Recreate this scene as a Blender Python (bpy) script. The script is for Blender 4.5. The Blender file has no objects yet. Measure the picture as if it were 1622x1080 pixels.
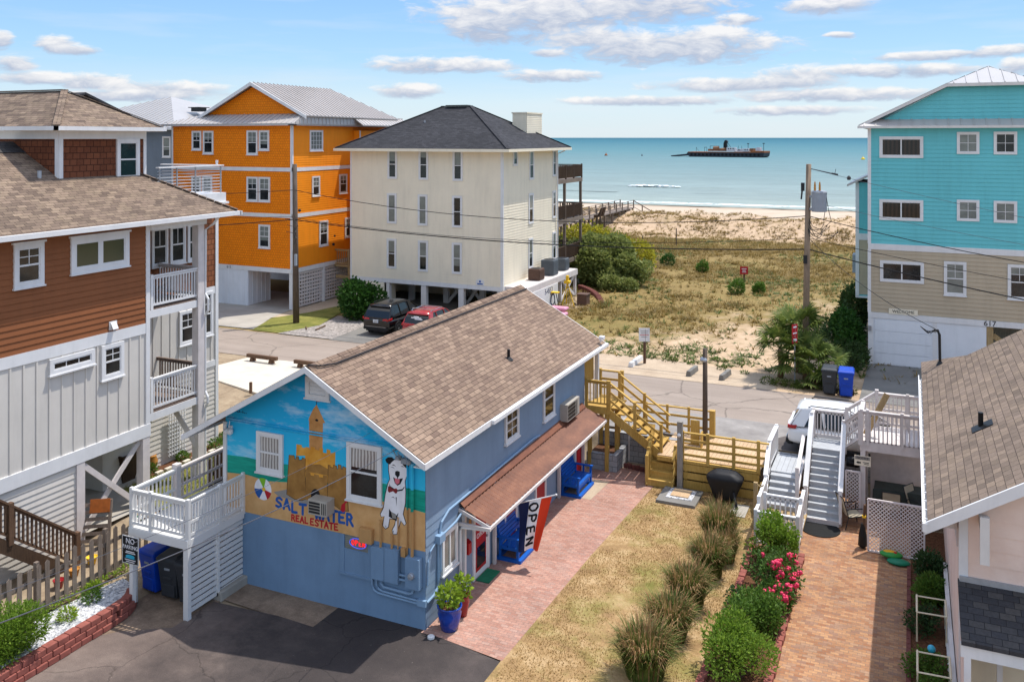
import bpy, bmesh, math, random
import numpy as np
from mathutils import Vector, Matrix
R=math.radians
scene=bpy.context.scene
COL=scene.collection
rnd=random.Random(7)

# ------------------------------------------------------------------ mesh builder
class MB:
    def __init__(s): s.v=[]; s.f=[]; s.m=[]; s.cur=0; s.T=None; s.runs=[]; s.treads=[]
    def mat(s,i): s.cur=i; return s
    def pts(s,ps):
        b=len(s.v)
        if s.T is not None: ps=[tuple(s.T@Vector(p)) for p in ps]
        s.v.extend(ps); return b
    def face(s,idx): s.f.append(tuple(idx)); s.m.append(s.cur)
    def poly(s,ps):
        b=s.pts(ps); s.face(range(b,b+len(ps)))
    def box(s,x0,x1,y0,y1,z0,z1):
        if x0>x1:x0,x1=x1,x0
        if y0>y1:y0,y1=y1,y0
        if z0>z1:z0,z1=z1,z0
        b=s.pts([(x0,y0,z0),(x1,y0,z0),(x1,y1,z0),(x0,y1,z0),(x0,y0,z1),(x1,y0,z1),(x1,y1,z1),(x0,y1,z1)])
        for q in ((0,3,2,1),(4,5,6,7),(0,1,5,4),(1,2,6,5),(2,3,7,6),(3,0,4,7)): s.face([b+i for i in q])
    def beam(s,p0,p1,w,h,up=(0,0,1)):
        p0=Vector(p0);p1=Vector(p1);d=(p1-p0)
        if d.length<1e-6: return
        d.normalize(); u=Vector(up)
        if abs(d.dot(u))>.98: u=Vector((0,1,0))
        a=d.cross(u).normalized(); c=a.cross(d).normalized()
        ps=[]
        for p in (p0,p1):
            for sa,sc in ((-1,-1),(1,-1),(1,1),(-1,1)): ps.append(tuple(p+a*(sa*w/2)+c*(sc*h/2)))
        b=s.pts(ps)
        for q in ((0,1,2,3),(7,6,5,4),(0,4,5,1),(1,5,6,2),(2,6,7,3),(3,7,4,0)): s.face([b+i for i in q])
    def tube(s,ps,r,n=8,r1=None,cap=True):
        ps=[Vector(p) for p in ps]; k=len(ps); rings=[]
        for i,p in enumerate(ps):
            d=(ps[min(i+1,k-1)]-ps[max(i-1,0)]).normalized()
            u=Vector((0,0,1)) if abs(d.z)<.95 else Vector((0,1,0))
            a=d.cross(u).normalized(); c=a.cross(d).normalized()
            rr=r if r1 is None else r+(r1-r)*i/(k-1)
            rings.append([tuple(p+(a*math.cos(t)+c*math.sin(t))*rr) for t in [2*math.pi*j/n for j in range(n)]])
        s.loft(rings,cap=cap)
    def loft(s,rings,cap=True,close=True):
        n=len(rings[0]); b=s.pts([p for r in rings for p in r])
        for i in range(len(rings)-1):
            for j in range(n if close else n-1):
                a=b+i*n+j; c=b+i*n+(j+1)%n
                s.face((a,c,c+n,a+n))
        if cap:
            s.face([b+j for j in range(n-1,-1,-1)]); e=b+(len(rings)-1)*n; s.face([e+j for j in range(n)])
    def lathe(s,prof,c,n=20,ax='z'):
        rings=[]
        for r,z in prof:
            ring=[]
            for j in range(n):
                t=2*math.pi*j/n; x=r*math.cos(t); y=r*math.sin(t)
                if ax=='z': q=(c[0]+x,c[1]+y,c[2]+z)
                elif ax=='x': q=(c[0]+z,c[1]+x,c[2]+y)
                else: q=(c[0]+x,c[1]+z,c[2]-y) if False else (c[0]+y,c[1]+z,c[2]+x)
                ring.append(q)
            rings.append(ring)
        s.loft(rings)
    def slab(s,ps,t):
        ps=[Vector(p) for p in ps]; n=(ps[1]-ps[0]).cross(ps[2]-ps[0]).normalized()
        if n.z<0: ps=ps[::-1]; n=-n
        k=len(ps); b=s.pts([tuple(p) for p in ps]+[tuple(p-Vector((0,0,t))) for p in ps])
        s.face(range(b,b+k)); s.face([b+k+i for i in range(k-1,-1,-1)])
        for i in range(k): s.face((b+i,b+k+i,b+k+(i+1)%k,b+(i+1)%k))
    def extr(s,ps,off):
        o=Vector(off); k=len(ps); b=s.pts(list(ps)+[tuple(Vector(p)+o) for p in ps])
        s.face(range(b,b+k)); s.face([b+k+i for i in range(k-1,-1,-1)])
        for i in range(k): s.face((b+i,b+k+i,b+k+(i+1)%k,b+(i+1)%k))
    def sphere(s,c,rx,ry=None,rz=None,n=12,m=8):
        ry=ry or rx; rz=rz or rx; rings=[]
        for i in range(m+1):
            t=math.pi*i/m; q=max(math.sin(t),.02)
            rings.append([(c[0]+rx*q*math.cos(2*math.pi*j/n),c[1]+ry*q*math.sin(2*math.pi*j/n),c[2]-rz*math.cos(t)) for j in range(n)])
        s.loft(rings)

def acc(o):
    p=Vector((0,0,0))
    while o is not None: p+=o.location; o=o.parent
    return p
def mesh_of(name,mb,mats,shift=Vector((0,0,0)),smooth=False,uv=True,recalc=True):
    me=bpy.data.meshes.new(name)
    vs=mb.v if shift.length==0 else [(v[0]-shift.x,v[1]-shift.y,v[2]-shift.z) for v in mb.v]
    me.from_pydata(vs,[],mb.f)
    if not isinstance(mats,(list,tuple)): mats=[mats]
    for m in mats: me.materials.append(m)
    if len(mats)>1: me.polygons.foreach_set('material_index',[min(i,len(mats)-1) for i in mb.m])
    if recalc:
        bm=bmesh.new(); bm.from_mesh(me); bmesh.ops.recalc_face_normals(bm,faces=bm.faces); bm.to_mesh(me); bm.free()
    if smooth: me.polygons.foreach_set('use_smooth',[True]*len(me.polygons))
    me.update()
    if uv:
        ul=me.uv_layers.new(name='UVMap'); nl=len(me.loops)
        out=[0.0]*(2*nl)
        sx,sy,sz=shift
        for p in me.polygons:
            n=p.normal
            if abs(n.z)>.995: ux,uy,uz=1,0,0; wx,wy,wz=0,1,0
            else:
                l=math.hypot(n.x,n.y); ux,uy,uz=-n.y/l,n.x/l,0.0
                wx=n.y*uz-n.z*uy; wy=n.z*ux-n.x*uz; wz=n.x*uy-n.y*ux
            for li in p.loop_indices:
                c=me.vertices[me.loops[li].vertex_index].co
                x=c.x+sx;y=c.y+sy;z=c.z+sz
                out[2*li]=x*ux+y*uy+z*uz; out[2*li+1]=x*wx+y*wy+z*wz
        ul.data.foreach_set('uv',out)
    return me
def thing(name,label,cat,loc=(0,0,0),group=None,rz=0):
    o=bpy.data.objects.new(name,None); COL.objects.link(o); o.location=loc; o.rotation_euler=(0,0,rz)
    o.empty_display_size=.2
    o['label']=label; o['category']=cat
    if group: o['group']=group
    return o
def part(name,mb,mats,parent,label=None,smooth=False,uv=True,sub=0,bevel=0,recalc=True,stuff=False):
    if mb.runs or mb.treads:
        runs,tr=mb.runs,mb.treads; mb.runs=[];mb.treads=[]; first=None; deep=parent.parent is not None
        own=part(name if tr else 'newel_post',mb,mats,parent,label) if mb.f else None
        for body,posts in runs:
            if deep:
                for q in posts:
                    b=len(body.v); body.v+=q.v; body.f+=[tuple(i+b for i in f) for f in q.f]; body.m+=q.m
                posts=[]
            o=part(name,body,mats,parent,label); first=first or o
            for q in posts: part('post',q,mats,o)
        for q in tr: part('tread',q,mats,own or parent)
        return own or first or parent
    sh=acc(parent)
    me=mesh_of(name,mb,mats,sh,smooth,uv,recalc)
    o=bpy.data.objects.new(name,me); COL.objects.link(o); o.parent=parent
    if label: o['label']=label
    if stuff: o['kind']='stuff'
    mods(o,sub,bevel); return o
def mods(o,sub,bevel):
    if bevel:
        m=o.modifiers.new('bevel','BEVEL'); m.width=bevel; m.segments=2; m.limit_method='ANGLE'; m.angle_limit=R(35)
    if sub:
        m=o.modifiers.new('sub','SUBSURF'); m.levels=sub; m.render_levels=sub
def solo(name,label,cat,mb,mats,loc=None,group=None,smooth=False,uv=True,sub=0,bevel=0,recalc=True):
    if loc is None:
        a=np.array(mb.v); lo=a.min(0);hi=a.max(0); loc=((lo[0]+hi[0])/2,(lo[1]+hi[1])/2,lo[2])
    me=mesh_of(name,mb,mats,Vector(loc),smooth,uv,recalc)
    o=bpy.data.objects.new(name,me); COL.objects.link(o); o.location=loc
    o['label']=label; o['category']=cat
    if group: o['group']=group
    mods(o,sub,bevel); return o
def struct(name,mb,mats,kind='structure',smooth=False,uv=True,recalc=True,label=None,cat=None):
    me=mesh_of(name,mb,mats,Vector((0,0,0)),smooth,uv,recalc)
    o=bpy.data.objects.new(name,me); COL.objects.link(o); o['kind']=kind
    if label: o['label']=label
    if cat: o['category']=cat
    return o
def dup(root,loc,rz=None,label=None,scale=None):
    r=root.copy(); COL.objects.link(r); r.location=loc
    if rz is not None: r.rotation_euler=(0,0,rz)
    if label: r['label']=label
    if scale is not None: r.scale=(scale,)*3 if not isinstance(scale,tuple) else scale
    def rec(a,b):
        for ch in list(a.children):
            c=ch.copy(); COL.objects.link(c); c.parent=b; rec(ch,c)
    rec(root,r); return r

# ------------------------------------------------------------------ facades
class F:
    """vertical plane: 'Y' faces -Y at y=c (u=x); 'X' faces +X at x=c (u=y); 'x' faces -X ; 'y' faces +Y"""
    def __init__(s,k,c): s.k=k; s.c=c
    def p(s,u,z,o=0):
        if s.k=='Y': return (u,s.c-o,z)
        if s.k=='y': return (u,s.c+o,z)
        if s.k=='X': return (s.c+o,u,z)
        return (s.c-o,u,z)
    def box(s,mb,u0,u1,z0,z1,o0,o1):
        a=s.p(u0,z0,o0); b=s.p(u1,z1,o1); mb.box(a[0],b[0],a[1],b[1],a[2],b[2])
    def poly(s,mb,pts,o0,o1):
        mb.extr([s.p(u,z,o0) for u,z in pts], Vector(s.p(0,0,o1))-Vector(s.p(0,0,o0)))
    def tube(s,mb,pts,r,n=6): mb.tube([s.p(*q) for q in pts],r,n)
def laps(mb,f,u0,u1,z0,z1,e=.16,d=.022,lim=None):
    d=min(d*1.15,.026)
    z=z0
    while z<z1-.01:
        zt=min(z+e,z1)
        a0,a1=(u0,u1); b0,b1=(u0,u1)
        if lim: a0,a1=lim(z); b0,b1=lim(zt)
        if a1-a0>.02:
            if b1-b0<.02: b0=b1=(b0+b1)/2
            mb.poly([f.p(a0,z,d),f.p(a1,z,d),f.p(b1,zt,.002),f.p(b0,zt,.002)])
            mb.poly([f.p(a0,z,0),f.p(a1,z,0),f.p(a1,z,d),f.p(a0,z,d)])
        z=zt
def window(root,f,u0,u1,zt,zb,mid=True,cw=.1,mun=(0,0),blind=0,munlow=True,sill=True,cap=False,frame=None,o=.05,vert=0,glass=None,b0=.026):
    """casing + sash = 'window' part, glass = 'pane' sub-part"""
    if u0>u1:u0,u1=u1,u0
    m=MB(); o+=.02; B=lambda a,b,c,d,p,q: f.box(m,a,b,c,d,p+(b0 if p>0 else 0),q+(b0 if 0<q<.045 else 0))
    B(u0,u0+cw,zb,zt,0,o); B(u1-cw,u1,zb,zt,0,o); B(u0+cw,u1-cw,zt-cw,zt,0,o); B(u0+cw,u1-cw,zb,zb+cw,0,o)
    if sill: B(u0-.03,u1+.03,zb-.045,zb+.0,0,o+.035)
    if cap: B(u0-.05,u1+.05,zt,zt+.06,0,o+.03)
    a,b,c,d=u0+cw,u1-cw,zb+cw,zt-cw; s=.035
    B(a,a+s,c,d,.002,.03);B(b-s,b,c,d,.002,.03);B(a+s,b-s,c,c+s,.002,.03);B(a+s,b-s,d-s,d,.002,.03)
    zm=(c+d)/2
    if mid: B(a+s,b-s,zm-.025,zm+.025,.002,.036)
    for i in range(vert):
        x=a+(b-a)*(i+1)/(vert+1); B(x-.03,x+.03,c+s,d-s,.002,.034)
    nx,nz=mun
    for (lo,hi) in (((zm,d),) if (mid and not munlow) else ((c,zm),(zm,d)) if mid else ((c,d),)):
        for i in range(nx):
            x=a+(b-a)*(i+1)/(nx+1); B(x-.011,x+.011,lo+s,hi-s,.002,.022)
        for i in range(nz):
            z=lo+(hi-lo)*(i+1)/(nz+1); B(a+s,b-s,z-.011,z+.011,.002,.0215)
    if blind and blind<.9: blind=min(.95,max(.12,blind*rnd.uniform(.45,1.6)))
    w=part('window',m,frame or M['white'],root)
    g=MB()
    if blind:
        zs=d-(d-c)*blind
        f.box(g,a+.001,b-.001,c+.001,zs,.002,.011+b0); g.mat(1); f.box(g,a+.001,b-.001,zs,d-.001,.002,.011+b0)
    else: f.box(g,a+.001,b-.001,c+.001,d-.001,.002,.011+b0)
    part('pane',g,glass or [M['glass'],M['glass_blind']],w)
    return w
def text(name,s,size,f,u,z,o,mat,parent,align='CENTER',ext=.004,rot=0,offset=0,shear=0,label=None,xs=1):
    cu=bpy.data.curves.new(name,'FONT'); cu.body=s; cu.size=size; cu.align_x=align; cu.align_y='CENTER'; cu.extrude=ext; cu.offset=offset; cu.shear=shear; cu.resolution_u=3
    ob=bpy.data.objects.new(name+'_tmp',cu); COL.objects.link(ob)
    dg=bpy.context.evaluated_depsgraph_get(); dg.update()
    me=bpy.data.meshes.new_from_object(ob.evaluated_get(dg)); bpy.data.objects.remove(ob); bpy.data.curves.remove(cu)
    me.name=name
    sgn=1
    if f.k=='Y': X=Vector((1,0,0));N=Vector((0,-1,0))
    elif f.k=='X': X=Vector((0,1,0));N=Vector((1,0,0))
    elif f.k=='x': X=Vector((0,-1,0));N=Vector((-1,0,0))
    else: X=Vector((-1,0,0));N=Vector((0,1,0))
    Zv=Vector((0,0,1)); c,sn=math.cos(rot),math.sin(rot)
    base=Vector(f.p(u,z,o))-acc(parent)
    for v in me.vertices:
        x,y,w=v.co; x*=xs; x,y=x*c-y*sn,x*sn+y*c
        v.co=base+X*x+Zv*y+N*w
    me.materials.clear(); me.materials.append(mat)
    ob=bpy.data.objects.new(name,me); COL.objects.link(ob); ob.parent=parent
    if label: ob['label']=label
    return ob

# ------------------------------------------------------------------ materials
def lin(h):
    h=h.lstrip('#'); o=[]
    for i in (0,2,4):
        c=int(h[i:i+2],16)/255; o.append(c/12.92 if c<=.04045 else ((c+.055)/1.055)**2.4)
    return o
M={}
class N:
    def __init__(s,name):
        s.mat=bpy.data.materials.new(name); s.mat.use_nodes=True; s.t=s.mat.node_tree; s.n=s.t.nodes; s.l=s.t.links
        s.b=s.n['Principled BSDF']; M[name]=s.mat
    def new(s,t,**k):
        n=s.n.new(t)
        for a,b in k.items():
            if hasattr(n,a): setattr(n,a,b)
        return n
    def link(s,a,b): s.l.new(a,b)
    def set(s,node,**k):
        for a,b in k.items(): node.inputs[a.replace('_',' ')].default_value=b
    def co(s,kind='Object',scale=None):
        tc=s.new('ShaderNodeTexCoord')
        if kind=='World':
            g=s.new('ShaderNodeNewGeometry'); o=g.outputs['Position']
        else: o=tc.outputs[kind]
        if scale:
            mp=s.new('ShaderNodeMapping'); mp.inputs['Scale'].default_value=scale; s.link(o,mp.inputs[0]); o=mp.outputs[0]
        return o
    def noise(s,co,scale,detail=4,rough=.6):
        n=s.new('ShaderNodeTexNoise'); s.link(co,n.inputs['Vector']); s.set(n,Scale=scale,Detail=detail,Roughness=rough); return n.outputs['Fac']
    def ramp(s,fac,stops,interp='LINEAR'):
        r=s.new('ShaderNodeValToRGB'); s.link(fac,r.inputs[0]); e=r.color_ramp.elements; r.color_ramp.interpolation=interp
        while len(e)<len(stops): e.new(.5)
        for i,(p,c) in enumerate(stops):
            e[i].position=p; e[i].color=(*(lin(c) if isinstance(c,str) else ([c]*3 if not isinstance(c,(list,tuple)) else c)),1)
        return r.outputs[0]
    def mix(s,fac,a,b,blend='MIX'):
        m=s.new('ShaderNodeMix',data_type='RGBA',blend_type=blend)
        for i,x in ((0,fac),(6,a),(7,b)):
            if isinstance(x,(int,float)): m.inputs[i].default_value=x
            elif isinstance(x,str): m.inputs[i].default_value=(*lin(x),1)
            elif isinstance(x,(list,tuple)): m.inputs[i].default_value=(*x,1)
            else: s.link(x,m.inputs[i])
        return m.outputs[2]
    def math(s,op,a,b=None,clamp=False):
        m=s.new('ShaderNodeMath',operation=op); m.use_clamp=clamp
        for i,x in enumerate((a,b)):
            if x is None: continue
            if isinstance(x,(int,float)): m.inputs[i].default_value=x
            else: s.link(x,m.inputs[i])
        return m.outputs[0]
    def bump(s,h,strength=.3,dist=.02):
        b=s.new('ShaderNodeBump'); s.link(h,b.inputs['Height']); s.set(b,Strength=strength,Distance=dist); s.link(b.outputs[0],s.b.inputs['Normal'])
    def done(s,col,rough=.8,spec=.3,metal=0):
        if isinstance(col,str): s.b.inputs['Base Color'].default_value=(*lin(col),1)
        elif isinstance(col,(list,tuple)): s.b.inputs['Base Color'].default_value=(*col,1)
        else: s.link(col,s.b.inputs['Base Color'])
        s.b.inputs['Roughness'].default_value=rough; s.b.inputs['Specular IOR Level'].default_value=spec; s.b.inputs['Metallic'].default_value=metal
        return s.mat
def plain(name,col,rough=.7,var=.12,scale=3,spec=.3,metal=0,bump=0,fine=40):
    n=N(name); c=n.co('World'); f=n.noise(c,scale,5,.65)
    l=lin(col); a=[x*(1-var) for x in l]; b=[min(1,x*(1+var)) for x in l]
    o=n.ramp(f,[(.3,a),(.7,b)])
    if var<.15 and rough>.5:
        mp=n.new('ShaderNodeMapping'); mp.inputs['Scale'].default_value=(1.6,1.6,.16); n.link(c,mp.inputs[0]); sv=.5+2.2*var; o=n.mix(1.0,o,n.ramp(n.noise(mp.outputs[0],1.5,6,.7),[(.28,1-.16*sv),(.5,1.0),(.75,1+.05*sv)]),'MULTIPLY')
    if bump: n.bump(n.noise(c,fine,3),bump,.01)
    return n.done(o,rough,spec,metal)
def wood(name,c1,c2,rough=.75,axis_scale=(12,12,1.2)):
    n=N(name); f=n.noise(n.co('Object',axis_scale),2.5,5,.7); g=n.noise(n.co('World'),.9,3)
    o=n.mix(.35,n.ramp(f,[(.3,c1),(.7,c2)]),n.ramp(g,[(.35,c1),(.65,c2)])); n.bump(f,.2,.004)
    return n.done(o,rough,.25)
def bricks(name,c1,c2,mortar,bw,rh,ms=.008,off=.5,rough=.85,third=None,varscale=.35,var=.18,bump=.35,bias=0,rot=0,smooth=.1):
    n=N(name); uv=n.co('UV')
    if rot:
        mp=n.new('ShaderNodeMapping'); mp.inputs['Rotation'].default_value=(0,0,rot); n.link(uv,mp.inputs[0]); uv=mp.outputs[0]
    b=n.new('ShaderNodeTexBrick'); b.offset=off; n.link(uv,b.inputs['Vector'])
    n.set(b,Scale=1,Mortar_Size=ms,Mortar_Smooth=smooth,Bias=bias,Brick_Width=bw,Row_Height=rh)
    b.inputs['Color1'].default_value=(*lin(c1),1); b.inputs['Color2'].default_value=(*lin(c2),1); b.inputs['Mortar'].default_value=(*lin(mortar),1)
    col=b.outputs['Color']
    if third:
        b2=n.new('ShaderNodeTexBrick'); b2.offset=off; b2.offset_frequency=2; n.link(uv,b2.inputs['Vector'])
        n.set(b2,Scale=1,Mortar_Size=0,Bias=-.45,Brick_Width=bw,Row_Height=rh)
        mp=n.new('ShaderNodeMapping'); mp.inputs['Location'].default_value=(bw*137,rh*58,0); n.link(uv,mp.inputs[0]); n.link(mp.outputs[0],b2.inputs['Vector'])
        b2.inputs['Color1'].default_value=(0,0,0,1); b2.inputs['Color2'].default_value=(1,1,1,1)
        f=n.math('MULTIPLY',b2.outputs['Color'],.75); f=n.math('MULTIPLY',f,n.math('SUBTRACT',1.0,b.outputs['Fac']))
        col=n.mix(f,col,third)
    w=n.noise(n.co('World'),varscale,5,.65); w2=n.noise(n.co('World'),14,3,.7)
    k=n.ramp(w,[(.3,1-var),(.7,1+var)]); col=n.mix(1.0,col,k,'MULTIPLY')
    k2=n.ramp(w2,[(.25,.82),(.75,1.18)]); col=n.mix(1.0,col,k2,'MULTIPLY')
    h=n.math('SUBTRACT',n.math('MULTIPLY',w2,.4),b.outputs['Fac']); n.bump(h,bump,.012)
    return n.done(col,rough,.2)
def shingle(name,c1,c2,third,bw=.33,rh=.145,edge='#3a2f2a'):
    return bricks(name,c1,c2,edge,bw,rh,.007,.37,.92,third,.25,.12,.6,smooth=.3)  # dark joint colour also paints the shadow along the shingle edges
def leaf(name,c1,c2,c3,scale=7,trans=.35):
    n=N(name); c=n.co('World'); f=n.noise(c,scale,2,.8); g=n.noise(c,.9,3)
    o=n.mix(n.ramp(g,[(.35,0.0),(.7,.7)]),n.ramp(f,[(.3,c1),(.52,c2),(.75,c3)]),c2)
    n.done(o,.6,.25)
    tr=n.new('ShaderNodeBsdfTranslucent'); n.link(o,tr.inputs[0]); mx=n.new('ShaderNodeMixShader'); mx.inputs[0].default_value=trans
    n.link(n.b.outputs[0],mx.inputs[1]); n.link(tr.outputs[0],mx.inputs[2]); n.link(mx.outputs[0],n.n['Material Output'].inputs[0])
    return n.mat

plain('white','#d6d5d4',.55,.05,2)
plain('white_weather','#cbc3bf',.65,.1,3,bump=.15)
plain('white_trim','#d3d2d0',.5,.04,1)
n=N('glass'); f=n.noise(n.co('World'),1.6,3,.6); n.done(n.ramp(f,[(.35,'#0b0d0e'),(.7,'#2a2f2e')]),.06,.5)
n=N('glass_blind'); w=n.new('ShaderNodeTexWave',wave_type='BANDS',bands_direction='Z'); n.link(n.co('World'),w.inputs['Vector']); n.set(w,Scale=6.3); f=n.noise(n.co('World'),2,3)
n.done(n.mix(n.math('MULTIPLY',w.outputs['Fac'],.35),n.ramp(f,[(.3,'#6d726c'),(.7,'#858a83')]),'#4d504d'),.08,.5)
n=N('glass_curtain'); w=n.new('ShaderNodeTexWave',wave_type='BANDS',bands_direction='X'); n.link(n.co('World'),w.inputs['Vector']); n.set(w,Scale=3.2,Distortion=1.5)
n.done(n.mix(w.outputs['Fac'],'#77706a','#c9c4bd'),.1,.5)
n=N('glass_green'); n.done('#39412f',.08,.5)
n=N('glass_brown'); w=n.new('ShaderNodeTexWave',wave_type='BANDS',bands_direction='X'); n.link(n.co('World'),w.inputs['Vector']); n.set(w,Scale=1.6,Distortion=.6)
n.done(n.mix(w.outputs['Fac'],'#16100d','#33261f'),.09,.45)
plain('black','#111112',.45,.2,4); plain('black_gloss','#0a0a0b',.12,.1,2,spec=.6); plain('rubber','#161616',.85,.2,5)
plain('dark_metal','#2b2c2e',.45,.15,5,metal=.3); plain('steel','#9b9da0',.35,.1,6,metal=.8); plain('galv','#a7abb0',.45,.12,5,metal=.5)
plain('grey_box','#8d939a',.5,.08,4)
plain('concrete','#a09a90',.9,.16,.8,bump=.25); plain('concrete_light','#c4bbab',.9,.1,.7,bump=.2); plain('concrete_dark','#75726d',.9,.18,.6,bump=.25)
plain('block_grey','#8f9092',.9,.2,2,bump=.4,fine=20)
wood('yellow_wood','#98742f','#c6a45c'); wood('deck_wood','#a58765','#c6ac8b',axis_scale=(12,1.2,12)); wood('old_wood','#5e5249','#8d7f72'); wood('brown_wood','#4a3628','#6d5340'); wood('dark_wood','#33261d','#54402f'); wood('deck_brown','#5c4c43','#7d6c61'); wood('pole_wood','#3d332b','#6a5b4e',axis_scale=(9,9,.8)); wood('pole_tan','#6a5a4a','#97836e',axis_scale=(9,9,.8)); wood('pole_grey','#6f6a63','#9b948a',axis_scale=(9,9,.8)); wood('treated','#8a7350','#b59c72')
EXPOSURE=1.05; SUN=2.5; SKY=.15; SKYK=32; FILLK=1.7
# ------------------------------------------------------------------ render, camera, light
SUN_EL=R(66.5); SUN_AZ=math.atan2(.235,.36)      # azimuth measured from +Y towards +X
TH=math.atan(633/1400)
cam=bpy.data.cameras.new('camera'); co=bpy.data.objects.new('camera',cam); COL.objects.link(co)
co.location=(0,0,12.5); co.rotation_euler=(R(90),0,TH)
cam.sensor_width=36; cam.lens=1400/1622*36; cam.shift_y=-(540-218)/1622; cam.clip_end=60000; cam.clip_start=.2
scene.camera=co
scene.view_settings.view_transform='Standard'; scene.view_settings.look='None'; scene.view_settings.gamma=1; scene.view_settings.use_curve_mapping=False
scene.view_settings.exposure=EXPOSURE
sl=bpy.data.lights.new('sun','SUN'); sl.energy=SUN; sl.angle=R(.5); sl.color=(1,.955,.89)
so=bpy.data.objects.new('sun',sl); COL.objects.link(so)
d=Vector((math.sin(SUN_AZ)*math.cos(SUN_EL),math.cos(SUN_AZ)*math.cos(SUN_EL),math.sin(SUN_EL)))
so.rotation_euler=d.to_track_quat('Z','Y').to_euler(); so.location=(20,30,60)
w=bpy.data.worlds.new('World'); scene.world=w; w.use_nodes=True
nt=w.node_tree; nn=nt.nodes; bg=nn['Background']
def wl(a,b): nt.links.new(a,b)
def wm(op,a,b=None,c=None,clamp=False):
    m=nn.new('ShaderNodeMath'); m.operation=op; m.use_clamp=clamp
    for i,x in enumerate((a,b,c)):
        if x is None: continue
        if isinstance(x,(int,float)): m.inputs[i].default_value=x
        else: wl(x,m.inputs[i])
    return m.outputs[0]
sky=nn.new('ShaderNodeTexSky'); sky.sky_type='NISHITA'; sky.sun_disc=False; sky.sun_elevation=SUN_EL; sky.sun_rotation=SUN_AZ
sky.air_density=1.0; sky.dust_density=.6; sky.ozone_density=1.5; sky.altitude=10
tc=nn.new('ShaderNodeTexCoord'); sp=nn.new('ShaderNodeSeparateXYZ'); wl(tc.outputs['Generated'],sp.inputs[0])
az=wm('ARCTAN2',sp.outputs[0],sp.outputs[1])
hyp=wm('SQRT',wm('ADD',wm('MULTIPLY',sp.outputs[0],sp.outputs[0]),wm('MULTIPLY',sp.outputs[1],sp.outputs[1])))
el=wm('DIVIDE',sp.outputs[2],wm('MAXIMUM',hyp,.01))
CL=[(-0.3968,0.1428,0.1168,0.0328),(-0.2834,0.1506,0.1031,0.0212),(-0.4539,0.1342,0.05,0.0286),(-0.2486,0.1013,0.1246,0.019),(-0.2006,0.1114,0.0536,0.0125),(-0.3257,0.1109,0.0632,0.0128),(-0.5038,0.0812,0.0841,0.0093),(-0.379,0.0699,0.0582,0.0071),(-0.5391,0.0525,0.0368,0.0078),(-0.9013,0.0939,0.0182,0.0095),(-0.8803,0.0885,0.0204,0.0051),(-0.9378,0.0728,0.0175,0.0093),(-0.9486,0.0965,0.0108,0.0099),(-0.9114,0.0593,0.0428,0.0069),(-0.8657,0.0568,0.0356,0.009),(-0.7983,0.0505,0.0634,0.0093),(-0.8361,0.0432,0.0806,0.0059),(-0.0822,0.1413,0.0467,0.0101),(-0.111,0.0652,0.0477,0.0116),(-0.0447,0.0703,0.0542,0.0066),(-0.1669,0.058,0.0973,0.0083),(0.0269,0.0835,0.067,0.0051),(0.0831,0.0861,0.0321,0.0056),(0.095,0.0701,0.016,0.0087),(0.0036,0.0689,0.0631,0.0071),(-0.0759,0.0456,0.1086,0.0074),(-0.3839,0.0956,0.0199,0.0043),(-0.1736,0.1287,0.0266,0.0069),(-0.2695,0.0409,0.0958,0.0056),(-0.0696,0.1085,0.0156,0.004),(-0.1208,0.0293,0.076,0.0055),
 (.6,.25,.3,.06),(-1.5,.22,.3,.05),(1.3,.3,.25,.05),(2.2,.35,.4,.07),(-2.4,.3,.4,.08),(.35,.1,.12,.012)]
vmax=None; ws=None; tsum=None
for a,e,rx,ry in CL:
    dx=wm('DIVIDE',wm('SUBTRACT',az,a),rx*1.3); dy=wm('DIVIDE',wm('SUBTRACT',el,e),ry*1.3)
    v=wm('SUBTRACT',1.0,wm('ADD',wm('MULTIPLY',dx,dx),wm('MULTIPLY',dy,dy)))
    wgt=wm('MAXIMUM',v,0.0); t=wm('MULTIPLY',wgt,dy)
    vmax=v if vmax is None else wm('MAXIMUM',vmax,v)
    ws=wgt if ws is None else wm('ADD',ws,wgt)
    tsum=t if tsum is None else wm('ADD',tsum,t)
cx=nn.new('ShaderNodeCombineXYZ'); wl(wm('MULTIPLY',az,16),cx.inputs[0]); wl(wm('MULTIPLY',el,42),cx.inputs[1])
nz=nn.new('ShaderNodeTexNoise'); wl(cx.outputs[0],nz.inputs['Vector']); nz.inputs['Scale'].default_value=1.9; nz.inputs['Detail'].default_value=9; nz.inputs['Roughness'].default_value=.62; nz.inputs['Distortion'].default_value=.4
vm=wm('ADD',wm('MAXIMUM',vmax,-1.2),wm('MULTIPLY',wm('SUBTRACT',nz.outputs['Fac'],.5),2.3))
mr=nn.new('ShaderNodeMapRange'); mr.interpolation_type='SMOOTHSTEP'; wl(vm,mr.inputs[0]); mr.inputs[1].default_value=.08; mr.inputs[2].default_value=.85
dens=wm('MULTIPLY',mr.outputs[0],.93)
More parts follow.
